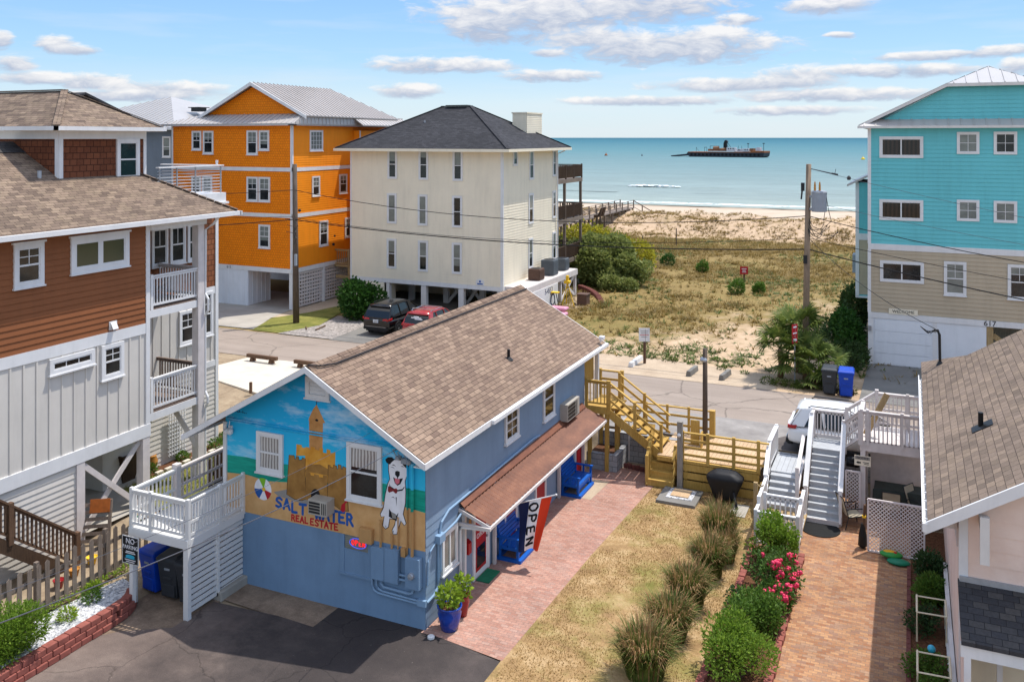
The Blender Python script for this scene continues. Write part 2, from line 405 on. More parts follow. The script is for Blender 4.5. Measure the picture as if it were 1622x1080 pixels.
# thin veil
cx2=nn.new('ShaderNodeCombineXYZ'); wl(wm('MULTIPLY',az,5),cx2.inputs[0]); wl(wm('MULTIPLY',el,40),cx2.inputs[1])
nz2=nn.new('ShaderNodeTexNoise'); wl(cx2.outputs[0],nz2.inputs['Vector']); nz2.inputs['Scale'].default_value=1.3; nz2.inputs['Detail'].default_value=6
veil=nn.new('ShaderNodeMapRange'); wl(nz2.outputs['Fac'],veil.inputs[0]); veil.inputs[1].default_value=.5; veil.inputs[2].default_value=.8; veil.inputs[4].default_value=.3
tloc=wm('DIVIDE',tsum,wm('MAXIMUM',ws,.05))
shade=wm('ADD',wm('MULTIPLY',tloc,.6),wm('ADD',.5,wm('MULTIPLY',wm('SUBTRACT',nz.outputs['Fac'],.5),1.7)),clamp=True)
cr=nn.new('ShaderNodeValToRGB'); wl(shade,cr.inputs[0]); e=cr.color_ramp.elements
K=SKYK/10
e[0].position=.2; e[0].color=(*[x*K for x in lin('#b9c3d8')],1); e[1].position=.85; e[1].color=(*[x*K for x in lin('#fdfbfa')],1)
def mixc(f,a,b,bt='MIX'):
    m=nn.new('ShaderNodeMix'); m.data_type='RGBA'; m.blend_type=bt
    for i,x in ((0,f),(6,a),(7,b)):
        if isinstance(x,(int,float)): m.inputs[i].default_value=x
        elif isinstance(x,(tuple,list)): m.inputs[i].default_value=(*x,1)
        else: wl(x,m.inputs[i])
    return m.outputs[2]
# low sky: haze band above the sea tints the Nishita sky
lo=nn.new('ShaderNodeValToRGB'); wl(wm('MULTIPLY',el,3.0,clamp=True),lo.inputs[0]); q=lo.color_ramp.elements
while len(q)<5: q.new(.5)
for i,(p,c) in enumerate(((0,'#d9e8f1'),(.12,'#cfe6f5'),(.26,'#a9d6fa'),(.45,'#93c6f9'),(1,'#78aeec'))): q[i].position=p; q[i].color=(*[x*K for x in lin(c)],1)
lowf=nn.new('ShaderNodeMapRange'); wl(el,lowf.inputs[0]); lowf.inputs[1].default_value=.18; lowf.inputs[2].default_value=.6; lowf.inputs[3].default_value=.92; lowf.inputs[4].default_value=0
base=mixc(lowf.outputs[0],sky.outputs[0],lo.outputs[0])
# added unseen bright cloud higher up and behind the camera to fill the shade
cx3=nn.new('ShaderNodeVectorMath'); cx3.operation='MULTIPLY'; wl(tc.outputs['Generated'],cx3.inputs[0]); cx3.inputs[1].default_value=(2.2,2.2,3.5)
nz3=nn.new('ShaderNodeTexNoise'); wl(cx3.outputs[0],nz3.inputs['Vector']); nz3.inputs['Scale'].default_value=1.4; nz3.inputs['Detail'].default_value=6
hi=nn.new('ShaderNodeMapRange'); wl(nz3.outputs['Fac'],hi.inputs[0]); hi.inputs[1].default_value=.42; hi.inputs[2].default_value=.62
he=nn.new('ShaderNodeMapRange'); wl(el,he.inputs[0]); he.inputs[1].default_value=.2; he.inputs[2].default_value=.45
hb=nn.new('ShaderNodeMapRange'); wl(sp.outputs[1],hb.inputs[0]); hb.inputs[1].default_value=.05; hb.inputs[2].default_value=-.45
hf=wm('MULTIPLY',wm('MULTIPLY',hi.outputs[0],he.outputs[0]),wm('ADD',.45,wm('MULTIPLY',hb.outputs[0],.5)),clamp=True)
base=mixc(hf,base,tuple(x*K*FILLK for x in (1,.98,.96)))
base=mixc(veil.outputs[0],base,tuple(x*K for x in lin('#eef2f7')))
fin=mixc(dens,base,cr.outputs[0])
wl(fin,bg.inputs['Color']); bg.inputs['Strength'].default_value=SKY
w.cycles.sampling_method='MANUAL'; w.cycles.sample_map_resolution=512

# ------------------------------------------------------------------ terrain
def ss(a,b,x): t=min(1,max(0,(x-a)/(b-a))); return t*t*(3-2*t)
from mathutils import noise as mn
def fbm(x,y,s,o=4): return mn.fractal(Vector((x*s,y*s,.37)),.9,2.1,o)
def hgt(x,y):
    z=-.05+1.03*ss(33.15,33.75,y)
    if x<-18.9 and y<33.7:
        zl=.42+.26*ss(18.5,20.5,y)+.3*ss(28,33,y); k=ss(-19.0,-19.9,x); z=z*(1-k)+zl*k
    if y>41:
        k=max(ss(-24,-19.5,x)*(1-ss(-3.2,-2.0,x)),ss(62,70,y))
        z=.985+k*(.10*fbm(x,y,.35)*ss(45,50,y)+.12*fbm(x,y,.09)*ss(46,60,y))
        n=fbm(x,y,.12,5); off=3.5*fbm(x,5,.05,3)
        crest=2.15+.75*n+.35*fbm(x,y,.4,3)
        up=ss(101+off,110+off,y); dn=ss(113+off,127,y)
        z+=max(0,crest-.6)*up*(1-dn)
        z-=.4*dn
        z-=2.75*ss(128,194,y)*1.0
        z-=6*ss(194,330,y)
    return z
def grid(xs,ys,fn):
    m=MB()
    for y in ys:
        for x in xs: m.v.append((x,y,fn(x,y)))
    k=len(xs)
    for j in range(len(ys)-1):
        for i in range(k-1):
            a=j*k+i; m.f.append((a,a+1,a+1+k,a+k)); m.m.append(0)
    return m
def rng(*seg):
    o=[]
    for a,b,s in seg:
        n=max(1,round((b-a)/s)); o+=[a+(b-a)*i/n for i in range(n)]
    o.append(seg[-1][1]); return o
n=N('terrain'); pos=n.co('World'); sx=n.new('ShaderNodeSeparateXYZ'); n.link(pos,sx.inputs[0])
f1=n.noise(pos,.22,6,.7); f2=n.noise(pos,1.7,5,.7); f3=n.noise(pos,9,3,.7); f4=n.noise(pos,.6,5,.65)
sand=n.ramp(f2,[(.3,'#a68d72'),(.7,'#bfa78c')])
grass=n.ramp(f3,[(.22,'#4c4724'),(.42,'#6f6236'),(.6,'#866e42'),(.78,'#a08757')])
y=sx.outputs[1]; x=sx.outputs[0]
def step(a,b,v):
    m=n.new('ShaderNodeMapRange'); m.clamp=True; n.link(v,m.inputs[0]); m.inputs[1].default_value=a; m.inputs[2].default_value=b; return m.outputs[0]
# vegetation cover grows away from the street and towards the left
left=step(-4,-22,x)
cov=n.math('ADD',n.math('MULTIPLY',step(55,78,n.math('ADD',y,n.math('MULTIPLY',left,24))),.62),n.math('ADD',n.math('MULTIPLY',f1,.55),n.math('MULTIPLY',f4,.75)))
cov=n.math('SUBTRACT',cov,n.math('MULTIPLY',step(101,106,n.math('ADD',y,n.math('MULTIPLY',f1,9))),.55))
cm=step(.72,.98,cov)
big=n.ramp(n.noise(pos,.09,5,.7),[(.32,'#565a2a'),(.48,'#8a784c'),(.66,'#6a5536')]); field=n.mix(n.math('MULTIPLY',cm,.94),sand,n.mix(.4,grass,big))
beach=n.ramp(n.noise(pos,.35,4),[(.3,'#ab9986'),(.7,'#bcac99')])
wet=n.mix(step(176,186,y),beach,'#8f806f')
col=n.mix(step(113,119,y),field,wet)
yard=n.ramp(f2,[(.3,'#7f6e5a'),(.7,'#a19078')])
col=n.mix(step(40.5,41.2,y),yard,col)
n.bump(f2,.5,.1); n.done(col,.95,.1)
ter=grid(rng((-700,-80,40),(-80,-45,2.5),(-45,5,1.0),(5,60,2.5),(60,700,40)),rng((-80,8,8),(8,33.1,1.2),(33.1,33.8,.35),(33.8,60,1.0),(60,130,1.0),(130,200,3),(200,400,20)),hgt)
struct('ground',ter,M['terrain'],smooth=True,uv=False,recalc=False)

def sheet(name,pts,z,mat,cell=None,kind='structure',t=None):
    m=MB()
    if t: m.extr([(x,y,z-t) for x,y in pts],(0,0,t))
    else: m.poly([(x,y,z) for x,y in pts])
    return struct(name,m,M[mat],kind)
# asphalt kinds
n=N('asphalt_old'); p=n.co('World'); a=n.noise(p,.35,6,.7); b=n.noise(p,30,2,.8); 
mp=n.new('ShaderNodeMapping'); mp.inputs['Scale'].default_value=(.05,1.2,1); n.link(p,mp.inputs[0]); st=n.noise(mp.outputs[0],1.5,4)
vo=n.new('ShaderNodeTexVoronoi',feature='DISTANCE_TO_EDGE'); dis=n.new('ShaderNodeTexNoise'); n.link(p,dis.inputs['Vector']); n.set(dis,Scale=.8,Detail=4)
va=n.new('ShaderNodeVectorMath',operation='ADD'); n.link(p,va.inputs[0]); n.link(dis.outputs['Color'],va.inputs[1]); n.link(va.outputs[0],vo.inputs['Vector']); n.set(vo,Scale=.22)
c=n.mix(.45,n.ramp(a,[(.25,'#7b6f65'),(.75,'#978a7f')]),n.ramp(st,[(.3,'#80746a'),(.7,'#9c8f83')])); c=n.mix(1,c,n.ramp(b,[(.2,.8),(.8,1.2)]),'MULTIPLY')
crk=n.ramp(vo.outputs['Distance'],[(.0,.55),(.012,1.0)]); c=n.mix(1,c,crk,'MULTIPLY'); n.bump(b,.3,.01); n.done(c,.9,.2)
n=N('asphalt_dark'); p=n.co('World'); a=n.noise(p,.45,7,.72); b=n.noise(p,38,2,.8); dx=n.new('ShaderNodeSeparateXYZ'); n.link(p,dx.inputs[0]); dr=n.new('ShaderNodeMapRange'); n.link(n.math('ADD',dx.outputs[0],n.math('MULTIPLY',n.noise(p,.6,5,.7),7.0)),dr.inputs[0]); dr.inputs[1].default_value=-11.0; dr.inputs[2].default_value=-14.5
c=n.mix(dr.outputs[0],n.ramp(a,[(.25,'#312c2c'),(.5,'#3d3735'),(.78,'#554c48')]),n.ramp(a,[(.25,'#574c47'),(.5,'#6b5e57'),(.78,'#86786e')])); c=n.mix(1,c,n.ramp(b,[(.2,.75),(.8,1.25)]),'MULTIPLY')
vo=n.new('ShaderNodeTexVoronoi',feature='DISTANCE_TO_EDGE'); dis=n.new('ShaderNodeTexNoise'); n.link(p,dis.inputs['Vector']); n.set(dis,Scale=1.1,Detail=5)
va=n.new('ShaderNodeVectorMath',operation='ADD'); n.link(p,va.inputs[0]); n.link(dis.outputs['Color'],va.inputs[1]); n.link(va.outputs[0],vo.inputs['Vector']); n.set(vo,Scale=.3)
c=n.mix(1,c,n.ramp(vo.outputs['Distance'],[(0,.6),(.008,1.0)]),'MULTIPLY')
sp_=n.noise(p,22,1,.5); c=n.mix(n.ramp(sp_,[(.78,0.0),(.82,.5)]),c,'#b5aca2'); n.bump(b,.35,.01); n.done(c,.9,.25)
n=N('asphalt_patch'); p=n.co('World'); c=n.ramp(n.noise(p,1.2,5),[(.3,'#4d4846'),(.7,'#625b57')]); n.bump(n.noise(p,40,2),.3,.01); n.done(c,.9,.2)
n=N('sand_dirt'); p=n.co('World'); a=n.noise(p,1.6,6,.7); b=n.noise(p,25,2); c=n.mix(1,n.ramp(a,[(.3,'#66574a'),(.7,'#978370')]),n.ramp(b,[(.2,.8),(.8,1.2)]),'MULTIPLY'); n.bump(a,.4,.03); n.done(c,.95,.1)
n=N('sandy_pad'); p=n.co('World'); a=n.noise(p,.8,6,.7); b=n.noise(p,14,2); c=n.mix(1,n.ramp(a,[(.3,'#a08d78'),(.7,'#b8a68f')]),n.ramp(b,[(.2,.85),(.8,1.12)]),'MULTIPLY'); n.bump(b,.3,.01); n.done(c,.95,.15)
n=N('lawn'); p=n.co('World'); a=n.noise(p,.55,6,.7); b=n.noise(p,16,3,.75); g=n.noise(p,1.3,5,.7)
c=n.mix(n.ramp(a,[(.47,0.0),(.66,.85)]),n.ramp(g,[(.25,'#755b40'),(.5,'#9b7f59'),(.75,'#bfa580')]),n.ramp(g,[(.3,'#62642f'),(.7,'#878047')]))
c=n.mix(1,c,n.ramp(b,[(.2,.7),(.8,1.25)]),'MULTIPLY'); n.bump(b,.6,.03); n.done(c,.95,.1)
n=N('turf'); p=n.co('World'); a=n.noise(p,1.1,5,.7); b=n.noise(p,22,3,.75); c=n.mix(1,n.ramp(a,[(.3,'#5f6530'),(.7,'#898447')]),n.ramp(b,[(.2,.65),(.8,1.25)]),'MULTIPLY'); n.bump(b,.6,.03); n.done(c,.95,.1)
n=N('gravel'); p=n.co('World'); v=n.new('ShaderNodeTexVoronoi'); n.link(p,v.inputs['Vector']); n.set(v,Scale=9); c=n.ramp(v.outputs['Color'],[(.2,'#78726d'),(.8,'#a29a93')]); n.bump(v.outputs['Distance'],.5,.03); n.done(c,.9,.2)
n=N('white_gravel'); p=n.co('World'); v=n.new('ShaderNodeTexVoronoi'); n.link(p,v.inputs['Vector']); n.set(v,Scale=16); c=n.ramp(v.outputs['Color'],[(.15,'#85878c'),(.5,'#bcbcbe'),(.9,'#dad9d8')]); n.bump(v.outputs['Distance'],.9,.05); n.done(c,.8,.3)
n=N('mulch'); p=n.co('World'); c=n.ramp(n.noise(p,18,3,.8),[(.3,'#3d2a1e'),(.6,'#6b4a35'),(.8,'#8a6549')]); n.bump(n.noise(p,18,3),.8,.04); n.done(c,.95,.1)
bricks('paver_pink','#b18877','#9c7263','#857064',.2,.1,.006,.5,.85,'#a39086',.5,.16,.25)
bricks('paver_tan','#ac835f','#8c6045','#7d6857',.2,.1,.006,.5,.85,'#7f7068',.45,.16,.25)
bricks('cmu','#9b9c9d','#8c8c8e','#6e6e70',.4,.2,.012,.5,.9,'#a9a8a6',1.2,.14,.4)

sheet('street',[(-220,36.7),(160,36.7),(160,41.5),(-220,41.5)],1.0,'asphalt_old')
n=N('asphalt_shoulder'); p=n.co('World'); a=n.noise(p,.9,6,.7); c=n.ramp(a,[(.3,'#77726e'),(.6,'#8e8984'),(.8,'#b8b1a8')]); n.bump(n.noise(p,30,2),.3,.01); n.done(c,.9,.2)
sheet('shoulder_pavement',[(-11.2,33.75),(8,33.75),(8,36.7),(-11.2,36.7)],1.004,'asphalt_shoulder')
sheet('patched_pavement',[(-4.75,33.8),(-1,33.8),(2,33.8),(2,35.3),(-1,35.4),(-4.2,35.7),(-4.7,35)],1.008,'asphalt_patch')
sheet('pavement',[(-15,41.5),(-5.6,41.5),(-6.1,44.2),(-9,44.6),(-11.5,44.9),(-15.5,44.8),(-19,45),(-19,41.5)],1.012,'sandy_pad')
sheet('parking_pad_pavement',[(-32.2,33.0),(-17.9,29),(-17.9,36.72),(-28.4,36.72),(-31.6,36.5),(-31.9,34.6)],1.02,'concrete_light',t=.12)
sheet('orange_driveway_pavement',[(-48,41.5),(-35.9,41.9),(-37.2,45.0),(-37.7,47.6),(-37.7,53),(-48,53)],1.02,'concrete')
sheet('cream_driveway_pavement',[(-30.2,41.5),(-23.4,41.5),(-23.4,51),(-24,60),(-35,60),(-35,51.2),(-33.6,50.5),(-30.5,46)],1.02,'concrete_dark')
sheet('teal_driveway_pavement',[(-2.1,41.4),(6,41.4),(6,48.6),(-2.0,48.6)],1.02,'concrete_dark')
sheet('sandy_path',[(-37.3,45),(-35.5,47.3),(-34.8,51.3),(-34.6,56),(-37.6,56),(-37.6,47.6)],1.016,'sandy_pad')
sheet('verge_lawn',[(-35.9,41.7),(-33.9,41.7),(-33.0,44.4),(-33.9,47.5),(-34.9,51.2),(-35.5,50.8),(-36.1,47.3),(-37.1,45.0)],1.03,'turf')
sheet('verge_ground',[(-33.9,41.6),(-30.1,41.6),(-30.4,45.6),(-32,47.2),(-33.7,47.3),(-33.0,44.4)],1.026,'gravel')
sheet('yard_ground',[(-23.4,41.6),(-19,41.6),(-19.5,46),(-20.5,52),(-19.6,56),(-21,60),(-23.4,60)],1.02,'sandy_pad')
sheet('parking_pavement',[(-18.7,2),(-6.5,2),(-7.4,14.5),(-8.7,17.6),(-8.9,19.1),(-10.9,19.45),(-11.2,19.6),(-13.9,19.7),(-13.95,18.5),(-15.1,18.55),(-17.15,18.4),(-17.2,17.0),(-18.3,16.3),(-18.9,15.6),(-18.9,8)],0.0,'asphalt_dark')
sheet('dirt_ground',[(-19.6,10),(-18.3,16.2),(-17.1,17.1),(-17.0,18.6),(-15.1,18.5),(-13.9,18.5),(-13.9,19.62),(-19.8,19.62),(-19.8,10)],-.008,'sand_dirt')
sheet('patio_pavement',[(-11.3,19.4),(-10.9,19.42),(-8.92,19.15),(-8.75,25),(-8.4,31.7),(-8.9,32.4),(-11.3,32)],.006,'paver_pink')
sheet('lawn',[(-8.95,2),(-4.36,2),(-4.40,27.4),(-4.4,33),(-8.5,33),(-8.42,31),(-8.78,25),(-8.95,19.1)],.002,'lawn')
sheet('brick_path',[(-3.05,2),(-.02,2),(-.02,33.1),(-4.6,33.1),(-4.6,27.5),(-3.12,27.5)],.006,'paver_tan')
sheet('planting_bed_ground',[(-4.32,2),(-2.95,2),(-3.05,27.3),(-4.35,27.3)],.03,'mulch')
sheet('side_bed_ground',[(-.02,2),(.95,2),(.95,31),(-.02,31)],.03,'mulch')
sheet('gravel_ground',[(-20.2,10),(-18.75,10),(-18.72,16.2),(-18.95,17.5),(-19.7,17.7),(-20.2,15.5)],.42,'white_gravel')
sheet('back_lawn',[(-24.0,21.5),(-20.0,20.5),(-19.5,29),(-23.2,29),(-24.35,26.5)],.76,'turf')
sheet('carport_floor',[(-30,16.5),(-22.4,18.2),(-22.2,22.4),(-24,22.8),(-30,22.8)],.74,'concrete')
sheet('garden_bed_ground',[(-25,22.8),(-24.0,22.8),(-23.9,25),(-23.6,29),(-24.5,29.5),(-25,27)],.775,'mulch')
sheet('slab_pavement',[(-10.45,28.9),(-10.1,28.9),(-10.0,30.7),(-11.1,30.7),(-11.1,28.9)],.012,'sandy_pad')

# ------------------------------------------------------------------ sea
n=N('sea'); p=n.co('World'); sx=n.new('ShaderNodeSeparateXYZ'); n.link(p,sx.inputs[0])
def step(a,b,v):
    m=n.new('ShaderNodeMapRange'); m.clamp=True; n.link(v,m.inputs[0]); m.inputs[1].default_value=a; m.inputs[2].default_value=b; return m.outputs[0]
mp=n.new('ShaderNodeMapping'); mp.inputs['Scale'].default_value=(.012,.05,1); n.link(p,mp.inputs[0])
s1=n.noise(mp.outputs[0],1.0,5,.6)
mp2=n.new('ShaderNodeMapping'); mp2.inputs['Scale'].default_value=(.09,.3,1); n.link(p,mp2.inputs[0]); s2=n.noise(mp2.outputs[0],1.0,6,.7)
yy=n.math('ADD',sx.outputs[1],n.math('MULTIPLY',s1,20))
lg=n.math('LOGARITHM',n.math('MAXIMUM',sx.outputs[1],150),10)
c=n.ramp(step(2.27,4.0,lg),[(0,'#87918a'),(.05,'#7e8b88'),(.2,'#697f80'),(.42,'#4d7379'),(.7,'#32636f'),(1,'#245563')])
c=n.mix(1,c,n.ramp(s2,[(.3,.86),(.7,1.14)]),'MULTIPLY'); c=n.mix(1,c,n.ramp(s1,[(.3,.92),(.7,1.08)]),'MULTIPLY')
# foam: broken bands parallel to the beach
mp3=n.new('ShaderNodeMapping'); mp3.inputs['Scale'].default_value=(.05,.02,1); n.link(p,mp3.inputs[0]); s3=n.noise(mp3.outputs[0],1,5,.6)
s4=n.noise(p,.8,4,.7)
edge=n.math('ABSOLUTE',n.math('SUBTRACT',n.math('ADD',sx.outputs[1],n.math('MULTIPLY',s3,-9)),188.5))
fo=n.math('MULTIPLY',step(3.2,.8,edge),step(.36,.56,s4))
sp1=n.noise(mp2.outputs[0],2.6,3,.6); fo2=n.math('MULTIPLY',step(.73,.77,sp1),step(900,300,sx.outputs[1]))
c=n.mix(n.math('MULTIPLY',n.math('MAXIMUM',fo,n.math('MULTIPLY',fo2,.5)),.9),c,'#e9eeec')
mpb=n.new('ShaderNodeMapping'); mpb.inputs['Scale'].default_value=(.25,.8,1); n.link(p,mpb.inputs[0]); n.bump(n.noise(mpb.outputs[0],1,5,.7),.35,.5)
n.done(c,.55,.05)
m=grid(rng((-30000,-600,4000),(-600,600,30),(600,30000,4000)),rng((186,400,8),(400,1200,80),(1200,36000,6000)),lambda x,y:-2.0+(.10*math.sin(y*.33+.6*math.sin(x*.03))*(1-ss(250,420,y)) if 190<y<420 else 0))
struct('sea',m,M['sea'],smooth=True,uv=False,recalc=False)
plain('foam','#eef2f2',.8,.05,1)
# breaking wave crests
def crest(x0,x1,y0,amp,seed,foam):
    r=random.Random(seed); rings=[]; k=28
    for i in range(k+1):
        t=i/k; x=x0+(x1-x0)*t; h=amp*math.sin(math.pi*t)**.7*(.8+.3*r.random())+.02; yv=y0+.8*math.sin(t*5+seed)
        rings.append([(x,yv-1.5,-2.0),(x,yv-.5,-2+h*.55),(x,yv,-2+h),(x,yv+.9,-2+h*.7),(x,yv+3.2,-2.02)])
    m=MB(); m.loft(rings,cap=False,close=False); return m
for i,(a,b,yv,h) in enumerate(((-82,-58,253,.5),(-60,-44,250,.4),(-52,-25,231,.28),(-30,-8,236,.3),(-96,-72,228,.25))):
    solo('wave','low unbroken swell rising off the beach','wave',crest(a,b,yv,h,i+3,0),M['sea'],smooth=True,uv=False,group='low swells off the beach')
m=MB(); r=random.Random(12)
for k in range(46):
    t=r.random(); x=-76+15*t; q=math.sin(math.pi*t); m.sphere((x,252.2+r.uniform(-.8,.5)-1.2*r.random()*q,-1.75+.42*q*r.random()),r.uniform(.3,1.1),.45,.16*r.uniform(.6,1.5),8,5)
solo('breaking_wave','white breaking crest of the one wave curling off the beach','wave',m,M['foam'],smooth=True,uv=False)

# ------------------------------------------------------------------ dune grass and weeds
def tufts(cnt,xr,yr,dens,h,seed,blades=6,spread=.18,w=.035):
    r=random.Random(seed); m=MB(); k=0; tries=0
    while k<cnt and tries<cnt*30:
        tries+=1
        y=yr[0]+(yr[1]-yr[0])*r.random(); x=xr[0]+(xr[1]-xr[0])*r.random()
        if not (-.40*y-6<x<-.02*y+2): continue
        if r.random()>dens(x,y): continue
        k+=1; z=hgt(x,y)-.02; hh=h*(.5+r.random()); s=spread*(.6+.8*r.random())
        for b in range(blades):
            a=r.random()*6.283; dx,dy=math.cos(a),math.sin(a); l=hh*(.6+.5*r.random()); o=s*r.random()
            bx,by=x+dx*o*.4,y+dy*o*.4; ww=w*(.6+.6*r.random())*(1+.004*y)
            b0=m.pts([(bx-dy*ww,by+dx*ww,z),(bx+dy*ww,by-dx*ww,z),(bx+dx*(s+o),by+dy*(s+o),z+l)]); m.face((b0,b0+1,b0+2))
    return m
leaf('grass_dry','#5a4e28','#87713c','#ad9259',.8,.3); leaf('grass_green','#37451a','#556328','#757a38',1.5,.3)
def dd(x,y):
    n=.6*(fbm(x,y,.16,4)*.5+.5)+.4*(fbm(x,y,.5,3)*.5+.5); l=min(1,max(0,(-4-x)/18)); v=ss(53,77,y+24*l)*.9+.06; v*= .15+1.1*ss(.4,.6,n)
    if y>101: v=.16+.5*ss(.5,.66,fbm(x,y,.25,4)*.5+.5)*(1-ss(112,120,y))
    return v
def dg(x,y):
    n=fbm(x+50,y,.11,4)*.5+.5; l=min(1,max(0,(-6-x)/14)); return ss(.42,.7,n)*(.25+.5*l)*(1-ss(80,100,y)*.8)+.05*(y<66)
struct('dune_grass',tufts(26000,(-60,2),(44.6,122),dd,.25,5,5,.2,.03),M['grass_dry'],'stuff',uv=False,recalc=False,label='dry tan grass covering the sandy lot behind the beach',cat='grass')
struct('green_weeds',tufts(5200,(-45,2),(44.8,100),dg,.2,9,7,.22,.04),M['grass_green'],'stuff',uv=False,recalc=False,label='low green weeds scattered over the sandy lot',cat='weeds')
r=random.Random(3)
def lawnblades(cnt,xr,yr,z,h,seed,ok=lambda x,y:True):
    r=random.Random(seed); m=MB()
    for i in range(cnt):
        x=xr[0]+(xr[1]-xr[0])*r.random(); y=yr[0]+(yr[1]-yr[0])*r.random()
        if not ok(x,y) or fbm(x,y,.5,3)<-.6+.6*r.random(): continue
        a=r.random()*6.28; l=h*(.5+r.random()); dx,dy=math.cos(a)*.012,math.sin(a)*.012; lx,ly=(r.random()-.5)*h*1.6,(r.random()-.5)*h*1.6
        b=m.pts([(x-dx,y-dy,z),(x+dx,y+dy,z),(x+lx,y+ly,z+l)]); m.face((b,b+1,b+2))
    return m
leaf('lawn_blades','#85693c','#a98a56','#c6ad7c',2.0,.2); leaf('turf_blades','#5c6230','#7f7d42','#9c9457',3.0,.25)
struct('lawn_grass',lawnblades(42000,(-8.8,-4.45),(12.5,31.4),0,.035,21,lambda x,y:x>-8.95+.045*(y-19)),M['lawn_blades'],'stuff',uv=False,recalc=False,label='dry patchy lawn grass beside the brick patio',cat='grass')
struct('yard_grass',lawnblades(9000,(-24.1,-19.6),(21.4,28.9),.76,.08,22,lambda x,y:x>-24.2+.1*(y-21.5)),M['turf_blades'],'stuff',uv=False,recalc=False,label='short green grass in the side yard of the brown house',cat='grass')
# ================================================================== BLUE COTTAGE WITH THE MURAL
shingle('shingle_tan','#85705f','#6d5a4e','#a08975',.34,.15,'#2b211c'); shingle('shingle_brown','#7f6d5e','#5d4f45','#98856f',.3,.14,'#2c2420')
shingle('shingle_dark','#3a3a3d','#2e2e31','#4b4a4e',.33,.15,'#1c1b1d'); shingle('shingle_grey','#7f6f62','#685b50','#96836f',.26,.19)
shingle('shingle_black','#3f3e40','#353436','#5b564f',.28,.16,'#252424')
plain('blue_wall','#7b8fa4',.75,.07,1.2,bump=.2); plain('blue_wall_dark','#6f8aa5',.75,.08,1.0,bump=.25,fine=25); plain('blue_paint','#7e9ab4',.6,.06,2)
plain('tan_paint','#b58a58',.75,.08,2); plain('flash','#5a4136',.7,.2,2)
n=N('mural_sky'); p=n.co('World'); mp=n.new('ShaderNodeMapping'); mp.inputs['Scale'].default_value=(.55,1,1.9); mp.inputs['Location'].default_value=(3.3,0,.6); n.link(p,mp.inputs[0])
f=n.noise(mp.outputs[0],1.0,6,.68); sx=n.new('ShaderNodeSeparateXYZ'); n.link(p,sx.inputs[0])
zr=n.new('ShaderNodeMapRange'); n.link(sx.outputs[2],zr.inputs[0]); zr.inputs[1].default_value=3.5; zr.inputs[2].default_value=6
c=n.ramp(zr.outputs[0],[(0,'#33bade'),(.5,'#1ba8d8'),(1,'#159acd')]); c=n.mix(n.ramp(f,[(.52,0.0),(.74,.75)]),c,'#d9e4ea'); n.done(c,.7,.25)
n=N('mural_sea'); p=n.co('World'); mp=n.new('ShaderNodeMapping'); mp.inputs['Scale'].default_value=(.7,1,7); n.link(p,mp.inputs[0]); f=n.noise(mp.outputs[0],2,4); n.done(n.ramp(f,[(.3,'#098270'),(.7,'#18a58d')]),.7,.25)
n=N('mural_sand'); p=n.co('World'); f=n.noise(p,2.2,5,.6); n.done(n.ramp(f,[(.3,'#c1925a'),(.7,'#d7ab76')]),.75,.2)
n=N('mural_castle'); p=n.co('World'); f=n.noise(p,3.2,5,.6); n.done(n.ramp(f,[(.3,'#a9743f'),(.55,'#c08a52'),(.75,'#cf9b61')]),.75,.2)
n=N('mural_keep'); p=n.co('World'); f=n.noise(p,3,5,.6); n.done(n.ramp(f,[(.3,'#c58228'),(.7,'#dfa548')]),.75,.2)
n=N('mural_tower'); p=n.co('World'); f=n.noise(p,3.5,5,.6); n.done(n.ramp(f,[(.3,'#8a6231'),(.6,'#a4783f'),(.8,'#b98c4f')]),.75,.2)
for a,b in dict(paint_white='#e6e4e6',paint_black='#17171b',paint_red='#b3202a',paint_darkred='#7d2a2c',paint_blue='#23559b',paint_navy='#1d2b55',paint_green='#7ab52b',paint_yellow='#e0b52c',paint_grey='#8f8a83',paint_pink='#d3707c',paint_foam='#bfd0c4',paint_orange='#e0512a').items(): plain(a,b,.7,.06,4)
plain('red_door','#a3141c',.4,.1,3); plain('door_white','#e2e1df',.5,.05,2)

X0,Y0=-11.25,19.54; XL=-17.76; YB=31.5
house=thing('cottage','light blue cottage with beach mural on its gable, shingle roof and copper-coloured awning','house',(-14.5,25.5,0))
RX=-14.5; RZ=6.5; SL=.555
# lower storey / body
m=MB(); m.box(XL,X0,Y0,YB,-.05,2.02); m.box(XL,X0,Y0+.002,YB,2.02,4.55)
m.extr([(XL,Y0+.002,4.55),(X0,Y0+.002,4.55),(RX,Y0+.002,RZ-.2)],(0,YB-Y0-.004,0))
part('wall',m,M['blue_wall_dark'],house)
GY=F('Y',Y0); GX=F('X',X0)
# right side shiplap courses, wide boards
m=MB(); laps(m,GX,Y0+.01,YB,2.1,4.62,.235,.012); laps(m,GX,Y0+.01,YB,.05,2.1,.205,.006); part('siding',m,M['blue_wall'],house)
def glim(z):
    a=XL; b=X0
    if z>4.72: t=(RZ-.08-z)/(RZ-.08-4.72); a=RX+(XL-RX)*t; b=RX+(X0-RX)*t
    return a+.004,b+.004 if z<=4.72 else b
mur=MB()
sea=[(-17.76,3.5),(-17,3.54),(-16.2,3.5),(-15.6,3.55),(-14,3.52),(-12.43,3.53),(X0,3.53)]
snd=[(-17.76,3.0),(-17,3.05),(-16.3,2.98),(-15.6,3.06),(-14,3.0),(-12.8,3.07),(-11.9,3.03),(X0,2.98)]
F.poly(GY,mur,[(XL,4.58)]+[(u,z) for u,z in sea]+[(X0,4.58),(RX,RZ-.12)],.002,.006)
mur.mat(1); F.poly(GY,mur,snd+sea[::-1],.002,.006)
mur.mat(2); F.poly(GY,mur,[(XL,1.995),(X0,1.995)]+snd[::-1],.002,.006)
